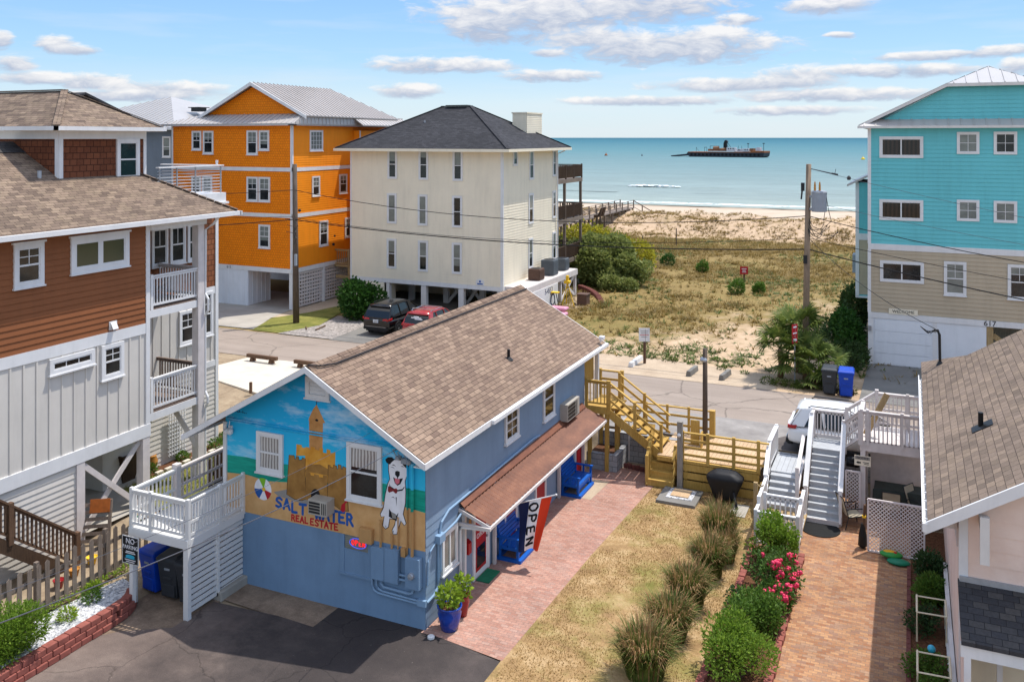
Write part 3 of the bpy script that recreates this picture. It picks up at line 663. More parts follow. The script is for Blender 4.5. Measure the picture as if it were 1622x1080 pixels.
mural=part('mural',mur,[M['mural_sky'],M['mural_sea'],M['mural_sand']],house,'painted beach scene with a sandcastle, ball, dog and lettering')
def pm(name,polys,mat,o=.007,lab=None):
    m=MB()
    for i,pl in enumerate(polys): F.poly(GY,m,pl,.006,o+.0006*i)
    return part(name,m,mat,mural,lab)
def grow(pl,k):
    cx=sum(p[0] for p in pl)/len(pl); cz=sum(p[1] for p in pl)/len(pl)
    out=[]
    for i,p in enumerate(pl):
        a=pl[i-1]; b=pl[(i+1)%len(pl)]; tx,tz=b[0]-a[0],b[1]-a[1]; l=math.hypot(tx,tz) or 1
        out.append((p[0]-tz/l*k,p[1]+tx/l*k))
    return out
plain('paint_shade','#4a3216',.75,.1,4)
keep=[(-15.28,4.15),(-15.1,4.15),(-15.1,4.09),(-14.98,4.09),(-14.98,4.12),(-14.86,4.12),(-14.85,4.07),(-14.8,4.07),(-14.8,4.15),(-14.67,4.15),(-14.67,4.1),(-14.52,4.08),(-14.51,4.17),(-14.4,4.16),(-14.4,4.05),(-14.28,4.05),(-14.28,4.16),(-14.16,4.15),(-14.16,4.07),(-14.0,4.12),(-14.02,3.3),(-14.61,3.2),(-14.99,3.3),(-14.99,3.88),(-15.29,3.83)]
ltower=[(-15.52,3.82),(-15.36,3.82),(-15.34,3.73),(-15.29,3.74),(-15.29,3.81),(-15.21,3.81),(-15.2,3.73),(-15.1,3.74),(-15.08,3.8),(-14.99,3.8),(-15.0,3.38),(-14.96,2.71),(-15.1,2.66),(-15.33,2.65),(-15.6,2.73)]
rtower=[(-14.22,3.75),(-14.17,3.74),(-14.17,3.69),(-14.06,3.68),(-14.05,3.76),(-13.96,3.75),(-13.96,3.68),(-13.91,3.68),(-13.9,3.8),(-13.82,3.79),(-13.81,3.7),(-13.77,3.7),(-13.76,3.77),(-13.67,3.76),(-13.63,3.09),(-13.59,2.62),(-13.77,2.6),(-14.25,2.8)]
gate=[(-14.97,3.47),(-14.82,3.45),(-14.8,3.38),(-14.69,3.38),(-14.69,3.43),(-14.54,3.43),(-14.53,3.37),(-14.4,3.38),(-14.39,3.45),(-14.26,3.45),(-14.26,2.78),(-14.61,2.72),(-14.97,2.69)]
arch=[(-14.8,2.72),(-14.79,2.91),(-14.75,2.98),(-14.69,3.03),(-14.63,3.04),(-14.56,3.02),(-14.51,2.96),(-14.49,2.75)]
m=MB(); F.poly(GY,m,[(-16.06,2.72),(-15.9,2.63),(-15.03,2.56),(-14.3,2.58),(-14.0,2.7),(-15.5,2.9)],.006,.0066); part('painted_shade',m,M['paint_grey'],mural) 
m=MB(); F.poly(GY,m,[(-14.86,4.87),(-14.4,4.87),(-14.42,4.0),(-14.85,4.0)],.006,.0075); F.poly(GY,m,[(-14.61,5.31),(-14.33,4.85),(-14.6,4.81),(-14.88,4.86),(-14.84,4.96),(-14.72,5.18)],.006,.0085); part('castle_spire',m,M['mural_castle'],mural)
pm('castle_keep',[keep],M['mural_keep'],.0092)
pm('castle_crenel',[[(-15.0,3.46),(-14.0,3.46),(-14.2,3.62),(-14.5,3.72),(-14.85,3.66)]],M['mural_tower'],.0096)
for tw in (ltower,rtower): m=MB(); F.poly(GY,m,grow(tw,.018),.006,.0098); m.mat(1); F.poly(GY,m,tw,.006,.0104); part('castle_tower',m,[M['paint_shade'],M['mural_tower']],mural)
m=MB(); F.poly(GY,m,gate,.006,.0110); part('castle_gate',m,M['mural_tower'],mural); m=MB(); m.mat(1); F.poly(GY,m,arch,.006,.0122); F.poly(GY,m,[(-14.66,4.9),(-14.6,4.93),(-14.55,4.9),(-14.57,4.86),(-14.64,4.86)],.006,.0095); part('castle_arch',m,[M['mural_tower'],M['paint_black']],mural)
m=MB(); F.poly(GY,m,[(-14.62,5.3),(-14.6,5.3),(-14.6,5.5),(-14.62,5.5)],.006,.0078); m.mat(1); F.poly(GY,m,[(-14.6,5.5),(-14.44,5.42),(-14.52,5.4),(-14.6,5.39)],.006,.0082); part('castle_flag',m,[M['paint_black'],M['paint_red']],mural)
# beach ball
m=MB(); cx,cz,ra,rb=-16.43,2.74,.295,.305
def ballseg(a0,a1,i,o):
    m.mat(i); F.poly(GY,m,[(cx+.03,cz+.0)]+[(cx+ra*math.cos(R(t)),cz+rb*math.sin(R(t))) for t in np.linspace(a0,a1,9)],.006,o)
m.mat(0); F.poly(GY,m,[(cx+ra*math.cos(t),cz+rb*math.sin(t)) for t in np.linspace(0,6.283,33)[:-1]],.006,.0072)
ballseg(70,118,1,.0082); ballseg(185,245,2,.0082); ballseg(300,348,3,.0082)
m.mat(4); F.poly(GY,m,[(cx+.03+.06*math.cos(t),cz+.06*math.sin(t)) for t in np.linspace(0,6.283,17)[:-1]],.006,.0092)
part('beach_ball',m,[M[k] for k in ('paint_white','paint_green','paint_blue','paint_red','paint_yellow')],mural)
# dog
dog=[(-12.30,4.18),(-12.14,4.19),(-11.94,4.21),(-11.84,4.16),(-11.80,4.05),(-11.79,3.86),(-11.85,3.69),(-11.83,3.41),(-11.84,3.13),(-11.91,2.84),(-11.82,2.61),(-11.86,2.56),(-11.97,2.66),(-12.04,2.48),(-12.1,2.29),(-12.2,2.27),(-12.22,2.37),(-12.14,2.52),(-12.12,2.66),(-12.31,2.66),(-12.35,2.43),(-12.43,2.37),(-12.51,2.43),(-12.46,2.69),(-12.56,2.66),(-12.58,2.72),(-12.48,2.91),(-12.43,3.25),(-12.35,3.55),(-12.29,3.67),(-12.33,3.89),(-12.33,4.05)]
m=MB(); F.poly(GY,m,grow(dog,.022),.006,.0078)
m.mat(1); F.poly(GY,m,dog,.006,.0088); m.mat(0)
o=.0098
for pl in ([(-12.44,4.16),(-12.36,4.23),(-12.24,4.25),(-12.15,4.2),(-12.24,4.12),(-12.30,4.05),(-12.40,4.08)],[(-11.98,4.22),(-11.83,4.27),(-11.72,4.2),(-11.73,4.09),(-11.81,4.03),(-11.88,4.08),(-11.94,4.14)],
  [(-12.14,3.89),(-12.08,3.925),(-12.0,3.91),(-12.0,3.82),(-12.05,3.76),(-12.06,3.68),(-12.08,3.68),(-12.08,3.76),(-12.14,3.81)],
  [(-12.25,4.045),(-12.18,4.07),(-12.11,4.03),(-12.18,4.045)],[(-11.98,4.05),(-11.92,4.07),(-11.85,4.045),(-11.92,4.05)],
  [(-12.2,3.74),(-12.14,3.72),(-12.08,3.70),(-12.0,3.73),(-11.9,3.76),(-11.98,3.6),(-12.07,3.54),(-12.15,3.6)],
  [(-12.33,3.57),(-12.29,3.5),(-12.1,3.42),(-11.92,3.48),(-11.86,3.56),(-11.86,3.52),(-11.92,3.44),(-12.1,3.385),(-12.3,3.46)],
  [(-12.32,2.9),(-12.22,2.8),(-12.1,2.77),(-12.04,2.85),(-12.1,2.62),(-12.2,2.66),(-12.33,2.7)],
  [(-12.43,2.45),(-12.42,2.38),(-12.41,2.45)],[(-12.2,2.36),(-12.19,2.28),(-12.18,2.36)],[(-12.12,3.24),(-12.1,3.0),(-12.09,3.24)],[(-12.26,3.2),(-12.2,3.24),(-12.14,3.2),(-12.2,3.22)],
  [(-12.28,3.99),(-12.2,4.0),(-12.15,3.96),(-12.2,3.985)]):
    F.poly(GY,m,pl,.006,o); o+=.0002
m.mat(3); F.poly(GY,m,[(-12.15,3.72),(-12.0,3.72),(-12.01,3.62),(-12.08,3.57),(-12.14,3.62)],.006,.0134)
m.mat(2); F.poly(GY,m,[(-12.35,3.48),(-12.3,3.49),(-12.21,3.43),(-12.1,3.47),(-12.07,3.44),(-12.08,3.35),(-12.13,3.33),(-12.2,3.38),(-12.32,3.32),(-12.36,3.36)],.006,.0128)
m.mat(4); F.poly(GY,m,[(-12.26,2.84),(-12.12,2.8),(-12.1,2.68),(-12.22,2.68)],.006,.0124)
part('dog',m,[M[k] for k in ('paint_black','paint_white','paint_darkred','paint_pink','paint_grey')],mural,'painted white dog with black ears and red bow tie')
# brush lettering
GL={'S':[[(.95,.85),(.6,1.0),(.2,.9),(.1,.7),(.35,.55),(.75,.42),(.85,.2),(.55,.02),(.05,.12)]],'A':[[(0,0),(.48,1),(.95,0)],[(.2,.36),(.8,.36)]],'L':[[(.1,1),(.1,.02),(.8,.05)]],'T':[[(0,.95),(1,1)],[(.5,.98),(.48,0)]],'W':[[(0,1),(.22,0),(.5,.7),(.76,0),(1,1)]],'E':[[(.85,1),(.1,.95),(.1,.03),(.9,.05)],[(.1,.5),(.7,.52)]],'R':[[(.1,0),(.1,1),(.6,.98),(.8,.75),(.6,.52),(.1,.5)],[(.45,.5),(.95,0)]],'I':[[(.4,0),(.4,1)]],'O':[[(.5,1),(.12,.8),(.05,.4),(.3,.03),(.7,.03),(.95,.4),(.88,.8),(.5,1)]],'P':[[(.1,0),(.1,1),(.65,.97),(.85,.75),(.65,.5),(.1,.47)]],'N':[[(.08,0),(.1,1),(.85,0),(.88,1)]]}
def brush(mb,f,s,u,z,cw,h,w,o,gap=.22,jit=.05,seed=1,slant=.0):
    r=random.Random(seed); x=u; oo=o
    for ch in s:
        if ch==' ': x+=cw*.7; continue
        dz=(r.random()-.5)*h*jit*2
        for st in GL[ch]:
            pts=[(x+px*cw+slant*pz*h,z+dz+pz*h) for px,pz in st]
            for (a,b),(c,d) in zip(pts,pts[1:]):
                l=math.hypot(c-a,d-b); nx,nz=-(d-b)/l*w/2,(c-a)/l*w/2; oo+=.00006
                f.poly(mb,[(a+nx,b+nz),(a-nx,b-nz),(c-nx,d-nz),(c+nx,d+nz)],.006,oo)
            for (a,b) in pts:
                oo+=.00006; f.poly(mb,[(a+w/2*math.cos(t),b+w/2*math.sin(t)) for t in np.linspace(0,6.283,9)[:-1]],.006,oo)
        x+=cw*(1+gap)
    return x
m=MB(); brush(m,GY,'SALT',-15.98,2.3,.21,.27,.075,.008,.28,.1,2); part('lettering',m,M['paint_blue'],mural,'blue brush lettering SALT'); m=MB(); brush(m,GY,'WATER',-14.66,2.24,.205,.29,.075,.008,.24,.12,5); part('lettering',m,M['paint_blue'],mural,'blue brush lettering WATER')
m=MB(); brush(m,GY,'REAL',-15.45,2.05,.12,.16,.042,.008,.25,.06,3); part('lettering',m,M['paint_red'],mural,'red brush lettering REAL'); m=MB(); brush(m,GY,'ESTATE',-14.82,2.05,.125,.17,.042,.008,.25,.06,4); part('lettering',m,M['paint_red'],mural,'red brush lettering ESTATE')
m=MB(); F.poly(GY,m,[(-13.6,2.98),(-13.55,2.95),(-13.62,2.85),(-13.68,2.8),(-13.68,2.62),(-13.75,2.56),(-13.83,2.6),(-13.8,2.76),(-13.72,2.82)],.006,.0115); part('painted_shovel',m,M['paint_red'],mural)
m=MB()
r=random.Random(4)
for k in range(2):
    x,z=-17.45+.05*k,4.88-.13*k
    for i in range(9-2*k):
        GY_p=[(x+.06*i,z+.02*i*(1-k)),(x+.06*i+.05,z+.02*i*(1-k)+.05*(r.random()-.2)),(x+.06*i+.012,z+.02*i*(1-k)+.07*r.random()+.03)]
        F.poly(GY,m,GY_p,.006,.0075+.0002*i)
part('signature',m,M['paint_navy'],mural)
# gable windows, vent
window(house,GY,-16.62,-15.71,4.35,3.23,True,.1,(0,0),.0,glass=[M['glass_curtain'],M['glass']])
window(house,GY,-13.61,-12.53,4.47,2.97,True,.1,(0,0),.5,glass=[M['glass'],M['glass_curtain']])
m=MB(); B=lambda a,b,c,d,p,q: GY.box(m,a,b,c,d,p,q)
B(-14.96,-14.84,5.47,6.05,0,.05);B(-14.30,-14.18,5.47,6.05,0,.05);B(-14.84,-14.30,5.93,6.05,0,.05);B(-14.84,-14.30,5.47,5.58,0,.05);B(-15.0,-14.14,5.43,5.47,0,.07);B(-14.84,-14.30,5.58,5.93,0,.012)
for i in range(3): B(-14.83,-14.31,5.62+.1*i,5.69+.1*i,.012,.024)
part('gable_vent',m,M['white'],house)
# lower window with the neon OPEN sign
m=MB(); B=lambda a,b,c,d,p,q: GY.box(m,a,b,c,d,p,q)
B(-13.83,-13.7,1.0,1.99,0,.035);B(-12.95,-12.83,1.0,1.99,0,.035);B(-13.7,-12.95,1.0,1.60,0,.02);B(-13.86,-12.80,.94,1.0,0,.05);B(-13.7,-12.95,1.6,1.635,.0,.026)
lw=part('window',m,M['blue_wall_dark'],house); m=MB(); GY.box(m,-13.69,-12.96,1.64,1.99,.002,.012); part('pane',m,[M['glass_blind']],lw)
M['neon_red']=bpy.data.materials.new('neon_red'); M['neon_red'].use_nodes=True
def emis(name,col,st):
    m_=bpy.data.materials.new(name); m_.use_nodes=True; b=m_.node_tree.nodes['Principled BSDF']; b.inputs['Base Color'].default_value=(*lin(col),1); b.inputs['Emission Color'].default_value=(*lin(col),1); b.inputs['Emission Strength'].default_value=st; M[name]=m_
emis('neon_red','#e0262a',.55); emis('neon_blue','#4a55d0',.5)
m=MB(); GY.tube(m,[(-13.27+.26*math.cos(t),1.83+.125*math.sin(t),.03) for t in np.linspace(0,6.2832,29)],.01)
neon=part('neon_sign',m,M['neon_blue'],house); m=MB(); brush(m,GY,'OPEN',-13.47,1.77,.082,.125,.02,.03,.38,.0,1); part('letters',m,M['neon_red'],neon)
# window air conditioners
plain('ac_beige','#a7a196',.6,.08,4)
def acunit(f,u0,u1,z0,z1,dep,par):
    m=MB(); f.box(m,u0,u1,z0,z1,0,dep)
    a=part('air_conditioner',m,M['ac_beige'],par,bevel=.01)
    m=MB(); su=u0+(u1-u0)*.66
    for i in range(4):
        z=z0+.04+(z1-z0-.08)*i/4; f.box(m,u0+.03,su-.01,z+.01,z+(z1-z0-.08)/4-.012,dep,dep+.004)
    for i in range(3): f.box(m,su+.04+.055*i,su+.065+.055*i,z0+.05,z1-.05,dep,dep+.004)
    part('grille',m,M['dark_metal'],a)
acunit(GY,-14.63,-14.03,2.5,2.9,.36,house)
acunit(GX,28.95,30.15,2.55,3.15,.3,house)
# right wall windows
window(house,GX,24.3,25.3,4.42,3.2,True,.09,(1,1),0)
window(house,GX,27.35,28.35,4.38,3.0,True,.09,(0,0),0)
window(house,GX,20.34,21.2,2.1,1.02,False,.09,(0,0),.98,vert=1)
# roof
def rz(x): return RZ-abs(x-RX)*SL
roof=MB(); YF,YR=18.92,32.95; XRr=-10.9; XLl=-18.75
roof.slab([(RX,YF,RZ),(RX,YR,RZ),(XRr,YR,rz(XRr)),(XRr,YF,rz(XRr))],.09); roof.slab([(RX,YF,RZ),(XLl,YF,rz(XLl)),(XLl,YR,rz(XLl)),(RX,YR,RZ)],.09)
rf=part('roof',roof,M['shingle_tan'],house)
m=MB(); k=30
for i in range(k):
    y0=YF+(YR-YF)*i/k; y1=YF+(YR-YF)*(i+1)/k-.012
    for sg in (-1,1): m.poly([(RX,y0,RZ+.022),(RX,y1,RZ+.014),(RX+sg*.17,y1,RZ+.014-.17*SL),(RX+sg*.17,y0,RZ+.022-.17*SL)])
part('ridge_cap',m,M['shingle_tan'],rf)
m=MB(); m.tube([(RX+.05,YF+.02,RZ+.03),(RX+.22,YF+.35,RZ-.05),(RX+.3,YF+.9,RZ-.11),(RX+.3,YR-.1,RZ-.11)],.022,6); part('ridge_cable',m,M['black'],rf)
m=MB()
for sg,xe in ((1,XRr),(-1,XLl)):
    p=[(RX,YF-.02,RZ-.01),(xe,YF-.02,rz(xe)-.01),(xe,YF-.02,rz(xe)-.17),(RX,YF-.02,RZ-.18)]; m.extr(p,(0,-.035,0)); 
    p=[(RX,YR+.02,RZ-.01),(xe,YR+.02,rz(xe)-.01),(xe,YR+.02,rz(xe)-.17),(RX,YR+.02,RZ-.18)]; m.extr(p,(0,.035,0))
m.box(XRr-.005,XRr+.035,YF-.05,YR+.05,rz(XRr)-.17,rz(XRr)-.015); m.box(XLl-.035,XLl+.005,YF-.05,YR+.05,rz(XLl)-.17,rz(XLl)-.015)
m.box(X0+.02,XRr-.01,YF,YR,rz(XRr)-.16,rz(XRr)-.135)
m.box(XRr+.036,XRr+.13,22.6,YR+.03,rz(XRr)-.13,rz(XRr)-.02)
part('fascia',m,M['white'],rf)
m=MB(); m.lathe([(.05,-.1),(.05,.3),(.03,.31)],(-12.15,26.6,rz(-12.15)),10); m.lathe([(.16,-.05),(.05,.06)],(-12.15,26.6,rz(-12.15)),10); part('vent_pipe',m,M['black'],rf)
# porch on the street side
m=MB()
for x in (-17.6,-14.4,-11.15): m.box(x-.07,x+.07,32.6,32.74,2.4,rz(x)-.2)
part('porch_post',m,M['white'],house)
m=MB()
for i in range(11): m.box(-11.32,-11.26,31.55+.1*i,31.61+.1*i,3.15,4.55)
part('porch_screen',m,M['yellow_wood'],house)
# carport corner post on the left and overhang brackets
m=MB(); m.box(XL-.06,XL+.06,Y0-.05,Y0+.06,.0,4.45); part('corner_board',m,M['white'],house)
# awning of corrugated metal
n=N('corrugated'); p=n.co('World'); mp=n.new('ShaderNodeMapping'); mp.inputs['Scale'].default_value=(1,.35,1); n.link(p,mp.inputs[0]); f=n.noise(mp.outputs[0],2.2,5,.7); n.done(n.ramp(f,[(.3,'#5f392b'),(.55,'#7b4e39'),(.8,'#9a6a4e')]),.6,.25,0)
m=MB(); yA,yB=21.35,31.2; k=46; per=(yB-yA)/k; rows=[]
for xx,zz in ((-11.24,2.46),(-10.3,2.1)):
    rows.append([(xx,yA+per*j/4.0,zz+.026*math.cos(2*math.pi*j/4.0)) for j in range(k*4+1)])
m.loft(rows,cap=False,close=False)
aw=part('awning',m,M['corrugated'],house,'brown corrugated metal awning',smooth=False)
m=MB(); m.slab([(-11.24,yA,2.60),(-11.24,yB,2.60),(-11.08,yB,2.46),(-11.08,yA,2.46)],.02); part('flashing',m,M['corrugated'],aw)
m=MB(); m.box(-10.33,-10.25,yA-.02,yB,2.0,2.075); m.beam((-11.24,yA-.02,2.38),(-10.3,yA-.02,2.04),.04,.09); m.box(-11.2,-10.25,yA-.1,yA-.02,1.98,2.06); m.beam((-11.24,yB+.02,2.38),(-10.3,yB+.02,2.04),.04,.09)
for y in (22,24,26,28,30): m.beam((-11.24,y,2.40),(-10.3,y,2.04),.04,.06)
part('rafter',m,M['white_weather'],aw)
for y in (23.43,28.64,31.1):
    m=MB(); m.box(-11.2,-11.11,y-.05,y+.05,0,2.42); part('awning_post',m,M['white_weather'],aw)
m=MB(); m.tube([(-10.3,yA-.06,2.0),(-11.12,yA-.06,1.93),(-11.17,yA-.05,1.85),(-11.17,yA-.05,.05)],.04,8); m.box(-11.22,-11.12,yA+.12,yA+.22,0,2.4); part('downspout',m,M['white'],aw)
# doors under the awning
def door(y0,y1,red,full,par):
    m=MB(); GX.box(m,y0-.09,y0,0.03,2.12,0,.05);GX.box(m,y1,y1+.09,.03,2.12,0,.05);GX.box(m,y0,y1,2.03,2.12,0,.05); GX.box(m,y0,y1,.03,2.03,0,.02)
    d=part('door',m,M['door_white'],par)
    m=MB(); GX.box(m,y0+.1,y1-.1,.2,1.92,.02,.028) if full else GX.box(m,y0+.02,y1-.02,.06,2.0,.02,.03)
    part('door_panel',m,M['red_door'],d)
    if full: m=MB(); GX.box(m,y0+.16,y1-.16,.3,.88,.026,.032); part('pane',m,M['glass'],d)
    m=MB(); m.sphere(GX.p(y1-.09,1.0,.055),.035); part('handle',m,M['steel'],d)
    return d
d1=door(22.25,23.1,1,True,house)
m=MB(); GX.poly(m,[(22.62+.25*math.cos(R(22.5+45*i)),1.2+.25*math.sin(R(22.5+45*i))) for i in range(8)],.028,.034); sg=part('office_sign',m,M['paint_red'],d1)
text('letters','Office',.2,GX,22.62,1.2,.037,M['paint_white'],d1)
door(24.35,25.1,1,False,house); door(26.75,27.5,1,False,house); door(30.5,31.2,1,False,house)
m=MB(); GX.box(m,21.66,21.84,1.02,1.32,.03,.15); m.extr([GX.p(21.66,1.32,.03),GX.p(21.66,1.40,.03),GX.p(21.66,1.32,.15)],(0,.18,0)); part('mailbox',m,M['red_door'],house,'red wall mailbox')
m=MB(); GX.box(m,21.95,22.1,1.6,1.85,.0,.012); part('notice',m,M['tan_paint'],house)
# meters, pipes, conduit
m=MB(); GY.box(m,-12.79,-12.39,1.07,1.9,.006,.16);e1=part('electrical_box',m,M['blue_wall_dark'],house,bevel=.008)
m=MB(); GY.box(m,-12.38,-11.97,1.07,1.93,.006,.16); part('electrical_box',m,M['blue_wall_dark'],house,bevel=.008)
m=MB(); GY.box(m,-11.73,-11.33,1.06,1.84,.006,.2); mt=part('electrical_box',m,M['blue_wall_dark'],house,bevel=.008)
m=MB(); m.lathe([(.085,0),(.085,-.06),(.07,-.1),(.0,-.11)],GY.p(-11.53,1.42,.2),16,'y'); part('electric_meter',m,M['galv'],mt)
m=MB(); GY.box(m,-13.17,-12.78,1.93,2.31,.006,.14); part('electrical_box',m,M['tan_paint'],house,'tan painted electrical box',bevel=.008)
m=MB(); GY.box(m,-11.92,-11.79,1.78,2.0,.006,.1); part('electrical_box',m,M['tan_paint'],house,'small tan electrical box')
m=MB()
GY.tube(m,[(-12.54,1.9,.07),(-12.54,2.6,.07)],.035); GY.tube(m,[(-12.2,1.92,.07),(-12.2,2.3,.07)],.035); GY.tube(m,[(-12.03,1.92,.05),(-12.03,2.75,.05)],.02)
GY.tube(m,[(-11.59,1.84,.08),(-11.59,2.99,.08)],.045); GY.tube(m,[(-11.76,1.84,.04),(-11.76,2.99,.04)],.02)
part('conduit',m,M['tan_paint'],house)
m=MB(); GY.tube(m,[(-11.59,3.53,.08),(-11.59,4.2,.08)],.045); GY.tube(m,[(-11.76,3.53,.04),(-11.76,4.2,.04)],.02); GY.tube(m,[(-17.7,4.5,.03),(-16.1,4.49,.03),(-13.7,4.5,.03),(-12.2,4.53,.03)],.018); GY.tube(m,[(-17.7,4.56,.03),(-13.7,4.57,.03),(-12.2,4.6,.03)],.018); part('conduit',m,M['mural_sky'],house)
m=MB(); GY.tube(m,[(-11.59,2.98,.08),(-11.59,3.54,.08)],.045); GY.tube(m,[(-11.76,2.98,.04),(-11.76,3.54,.04)],.02); part('conduit',m,M['mural_sea'],house)
m=MB()
def cpath(z,x0,x1): GY.tube(m,[(x0,1.08,.05),(x0,z+.2,.05),(x0+.05,z+.06,.05),(x0+.17,z,.05),(x1,z-.02,.05)],.033,8)
GY.tube(m,[(-12.8,1.25,.05),(-12.82,.88,.05),(-12.76,.74,.05),(-12.62,.68,.05),(-11.42,.66,.05)],.03,8); GY.tube(m,[(-12.68,1.07,.05),(-12.68,.9,.05),(-12.62,.8,.05),(-12.5,.755,.05),(-11.42,.73,.05)],.03,8)
GY.tube(m,[(-12.55,1.07,.06),(-12.53,.96,.06),(-12.44,.88,.06),(-11.7,.86,.06),(-11.6,.9,.06),(-11.56,1.06,.06)],.036,8)
GY.tube(m,[(-11.97,1.3,.07),(-11.73,1.3,.07)],.03,8); GY.tube(m,[(-11.97,1.18,.07),(-11.73,1.18,.07)],.034,8)
GY.box(m,-11.44,-11.2,.62,.78,.0,.09)
GX.tube(m,[(19.55,.7,.04),(19.9,.72,.04),(20.08,.82,.04),(20.14,1.0,.04),(20.14,2.0,.04)],.035,8); GX.tube(m,[(19.6,1.12,.03),(19.63,1.7,.03),(19.75,1.92,.03),(20.0,2.02,.03)],.02,8)
GX.tube(m,[(20.24,2.0,.05),(20.24,1.2,.05)],.035,8)
GX.tube(m,[(20.2,2.2,.05),(20.3,2.45,.05),(20.7,2.62,.05),(26.4,2.72,.05),(27,2.66,.04)],.032,8); GX.tube(m,[(20.3,2.14,.09),(21.0,2.2,.1),(21.4,2.32,.1),(21.9,2.34,.1)],.03,8)
part('conduit',m,M['blue_paint'],house)
m=MB(); GX.box(m,20.02,20.32,2.0,2.2,.0,.16); part('junction_box',m,M['blue_paint'],house)
m=MB(); B=lambda a,b,c,d,p,q: GY.box(m,a,b,c,d,p,q); B(-11.9,-11.7,4.17,4.3,0,.12); B(-12.06,-11.95,4.25,4.33,.0,.14); m.sphere(GY.p(-11.66,4.24,.14),.07)
for a,b in ((-12.0,4.28),(-11.85,4.22),(-11.7,4.25)): GY.tube(m,[(a,b,.1),(a-.1,b+.25,.2),(-11.75,4.62,.34)],.012)
part('service_drop',m,M['grey_box'],house)
m=MB(); m.sphere(GY.p(-17.62,4.22,.12),.09); m.sphere(GY.p(-17.5,4.22,.12),.09); GY.box(m,-17.62,-17.5,4.24,4.36,.0,.06); GY.tube(m,[(-17.56,4.3,.1),(-17.55,4.5,.08)],.015); part('floodlight',m,M['white'],house)
m=MB(); m.box(-10.98,-10.8,32.4,32.62,4.72,4.84); m.beam((-10.95,32.5,4.62),(-10.9,32.5,4.75),.05,.05); part('security_camera',m,M['white'],house)
# ------------------------------------------------------------------ railings
def rail(mb,a,b,h,step=.13,bal=.035,post=.09,posts=(0,1),mid=False,bottom=.12,toph=.045,topw=.1,hz=None,pext=.06,cap=True):
    """straight (also sloping) railing between floor points a and b"""
    root=mb; mb=MB(); pl=[]; root.runs.append((mb,pl)); h+=rnd.uniform(-.004,.004); post+=rnd.uniform(-.005,.005); topw+=rnd.uniform(-.004,.004)
    a=Vector(a);b=Vector(b); L=(b-a); up=Vector((0,0,1))
    mb.beam(a+up*h,b+up*h,topw,toph)
    if hz:
        for q in hz: mb.beam(a+up*q,b+up*q,.035,.085)
    else:
        mb.beam(a+up*bottom,b+up*bottom,.045,.07)
        if mid: mb.beam(a+up*mid,b+up*mid,.05,.07)
        mb.beam(a+up*(h-.07),b+up*(h-.07),.04,.06)
        nb=max(1,int(L.length/step))
        for i in range(1,nb):
            p=a+L*i/nb; mb.box(p.x-bal/2,p.x+bal/2,p.y-bal/2,p.y+bal/2,p.z+bottom,p.z+h-.05)
    for t in posts:
        p=a+L*t; q=MB(); q.box(p.x-post/2,p.x+post/2,p.y-post/2,p.y+post/2,p.z-.1+rnd.uniform(-.004,.004),p.z+h+pext); pl.append(q)
def steps(mb,a,b,wdir,wid,n,th=.04,depth=.28,riser=True):
    a=Vector(a);b=Vector(b);wd=Vector(wdir).normalized()*wid/2; d=(b-a)/n
    f=Vector((d.x,d.y,0)).normalized()
    root=mb
    for i in range(n):
        mb=MB(); root.treads.append(mb)
        p=a+d*(i+1); q=p-Vector((d.x,d.y,0))
        e=[q-wd-f*.02,q+wd-f*.02,p+wd,p-wd]
        e=[Vector((v.x,v.y,p.z)) for v in e]; mb.slab([tuple(v) for v in e],th)
        if riser:
            r=[q-wd+Vector((0,0,0)),q+wd]; mb.extr([(r[0].x,r[0].y,p.z-th-.001),(r[1].x,r[1].y,p.z-th-.001),(r[1].x,r[1].y,p.z-d.z),(r[0].x,r[0].y,p.z-d.z)],tuple(f*.02))
def boards(mb,x0,x1,y0,y1,z,w=.14,gap=.008,th=.04,along='y'):
    if along=='y':
        n=max(1,round((x1-x0)/w)); s=(x1-x0)/n
        for i in range(n): mb.box(x0+s*i+gap/2,x0+s*(i+1)-gap/2,y0,y1,z-th,z)
    else:
        n=max(1,round((y1-y0)/w)); s=(y1-y0)/n
        for i in range(n): mb.box(x0,x1,y0+s*i+gap/2,y0+s*(i+1)-gap/2,z-th,z)

# ------------------------------------------------------------------ WHITE DECK beside the mural
wd=thing('deck','white raised deck with slatted skirt over the bins beside the mural','deck',(-18.1,18.6,0))
m=MB(); boards(m,-19.1,-17.12,17.42,21.0,2.05,.14); boards(m,-19.1,-17.85,21.0,26,2.05,.14); part('deck_floor',m,M['white_trim'],wd)
m=MB(); m.box(-19.14,-17.06,17.36,17.41,1.84,2.06); m.box(-17.11,-17.06,17.42,19.5,1.84,2.06); m.box(-19.14,-19.1,17.42,26,1.84,2.06)
for y in (18,18.8,19.5,20.5,22,23.5,25): m.box(-19.1,-17.9,y,y+.05,1.85,2.0)
for x,y in ((-19.05,17.5),(-19.05,21),(-19.05,25.8),(-17.2,17.5)): m.box(x-.05,x+.05,y-.05,y+.05,0,1.85)
part('frame',m,M['white_trim'],wd)
m=MB(); rail(m,(-19.1,17.44,2.05),(-17.12,17.44,2.05),1.0,.125,mid=.45,posts=(0,.35,1)); rail(m,(-17.1,17.44,2.05),(-17.1,19.5,2.05),1.0,.11,mid=.45,posts=(0,.55,1),topw=.07); rail(m,(-19.1,17.44,2.05),(-19.1,19.0,2.05),1.0,.14,posts=(0,),mid=.45); part('railing',m,M['white_trim'],wd)
m=MB(); m.box(-19.2,-19.02,18.95,19.13,1.9,3.2); rail(m,(-19.1,19.1,2.05),(-19.1,21.4,2.05),1.0,.16,posts=(),mid=.5); part('railing',m,M['white_weather'],wd)
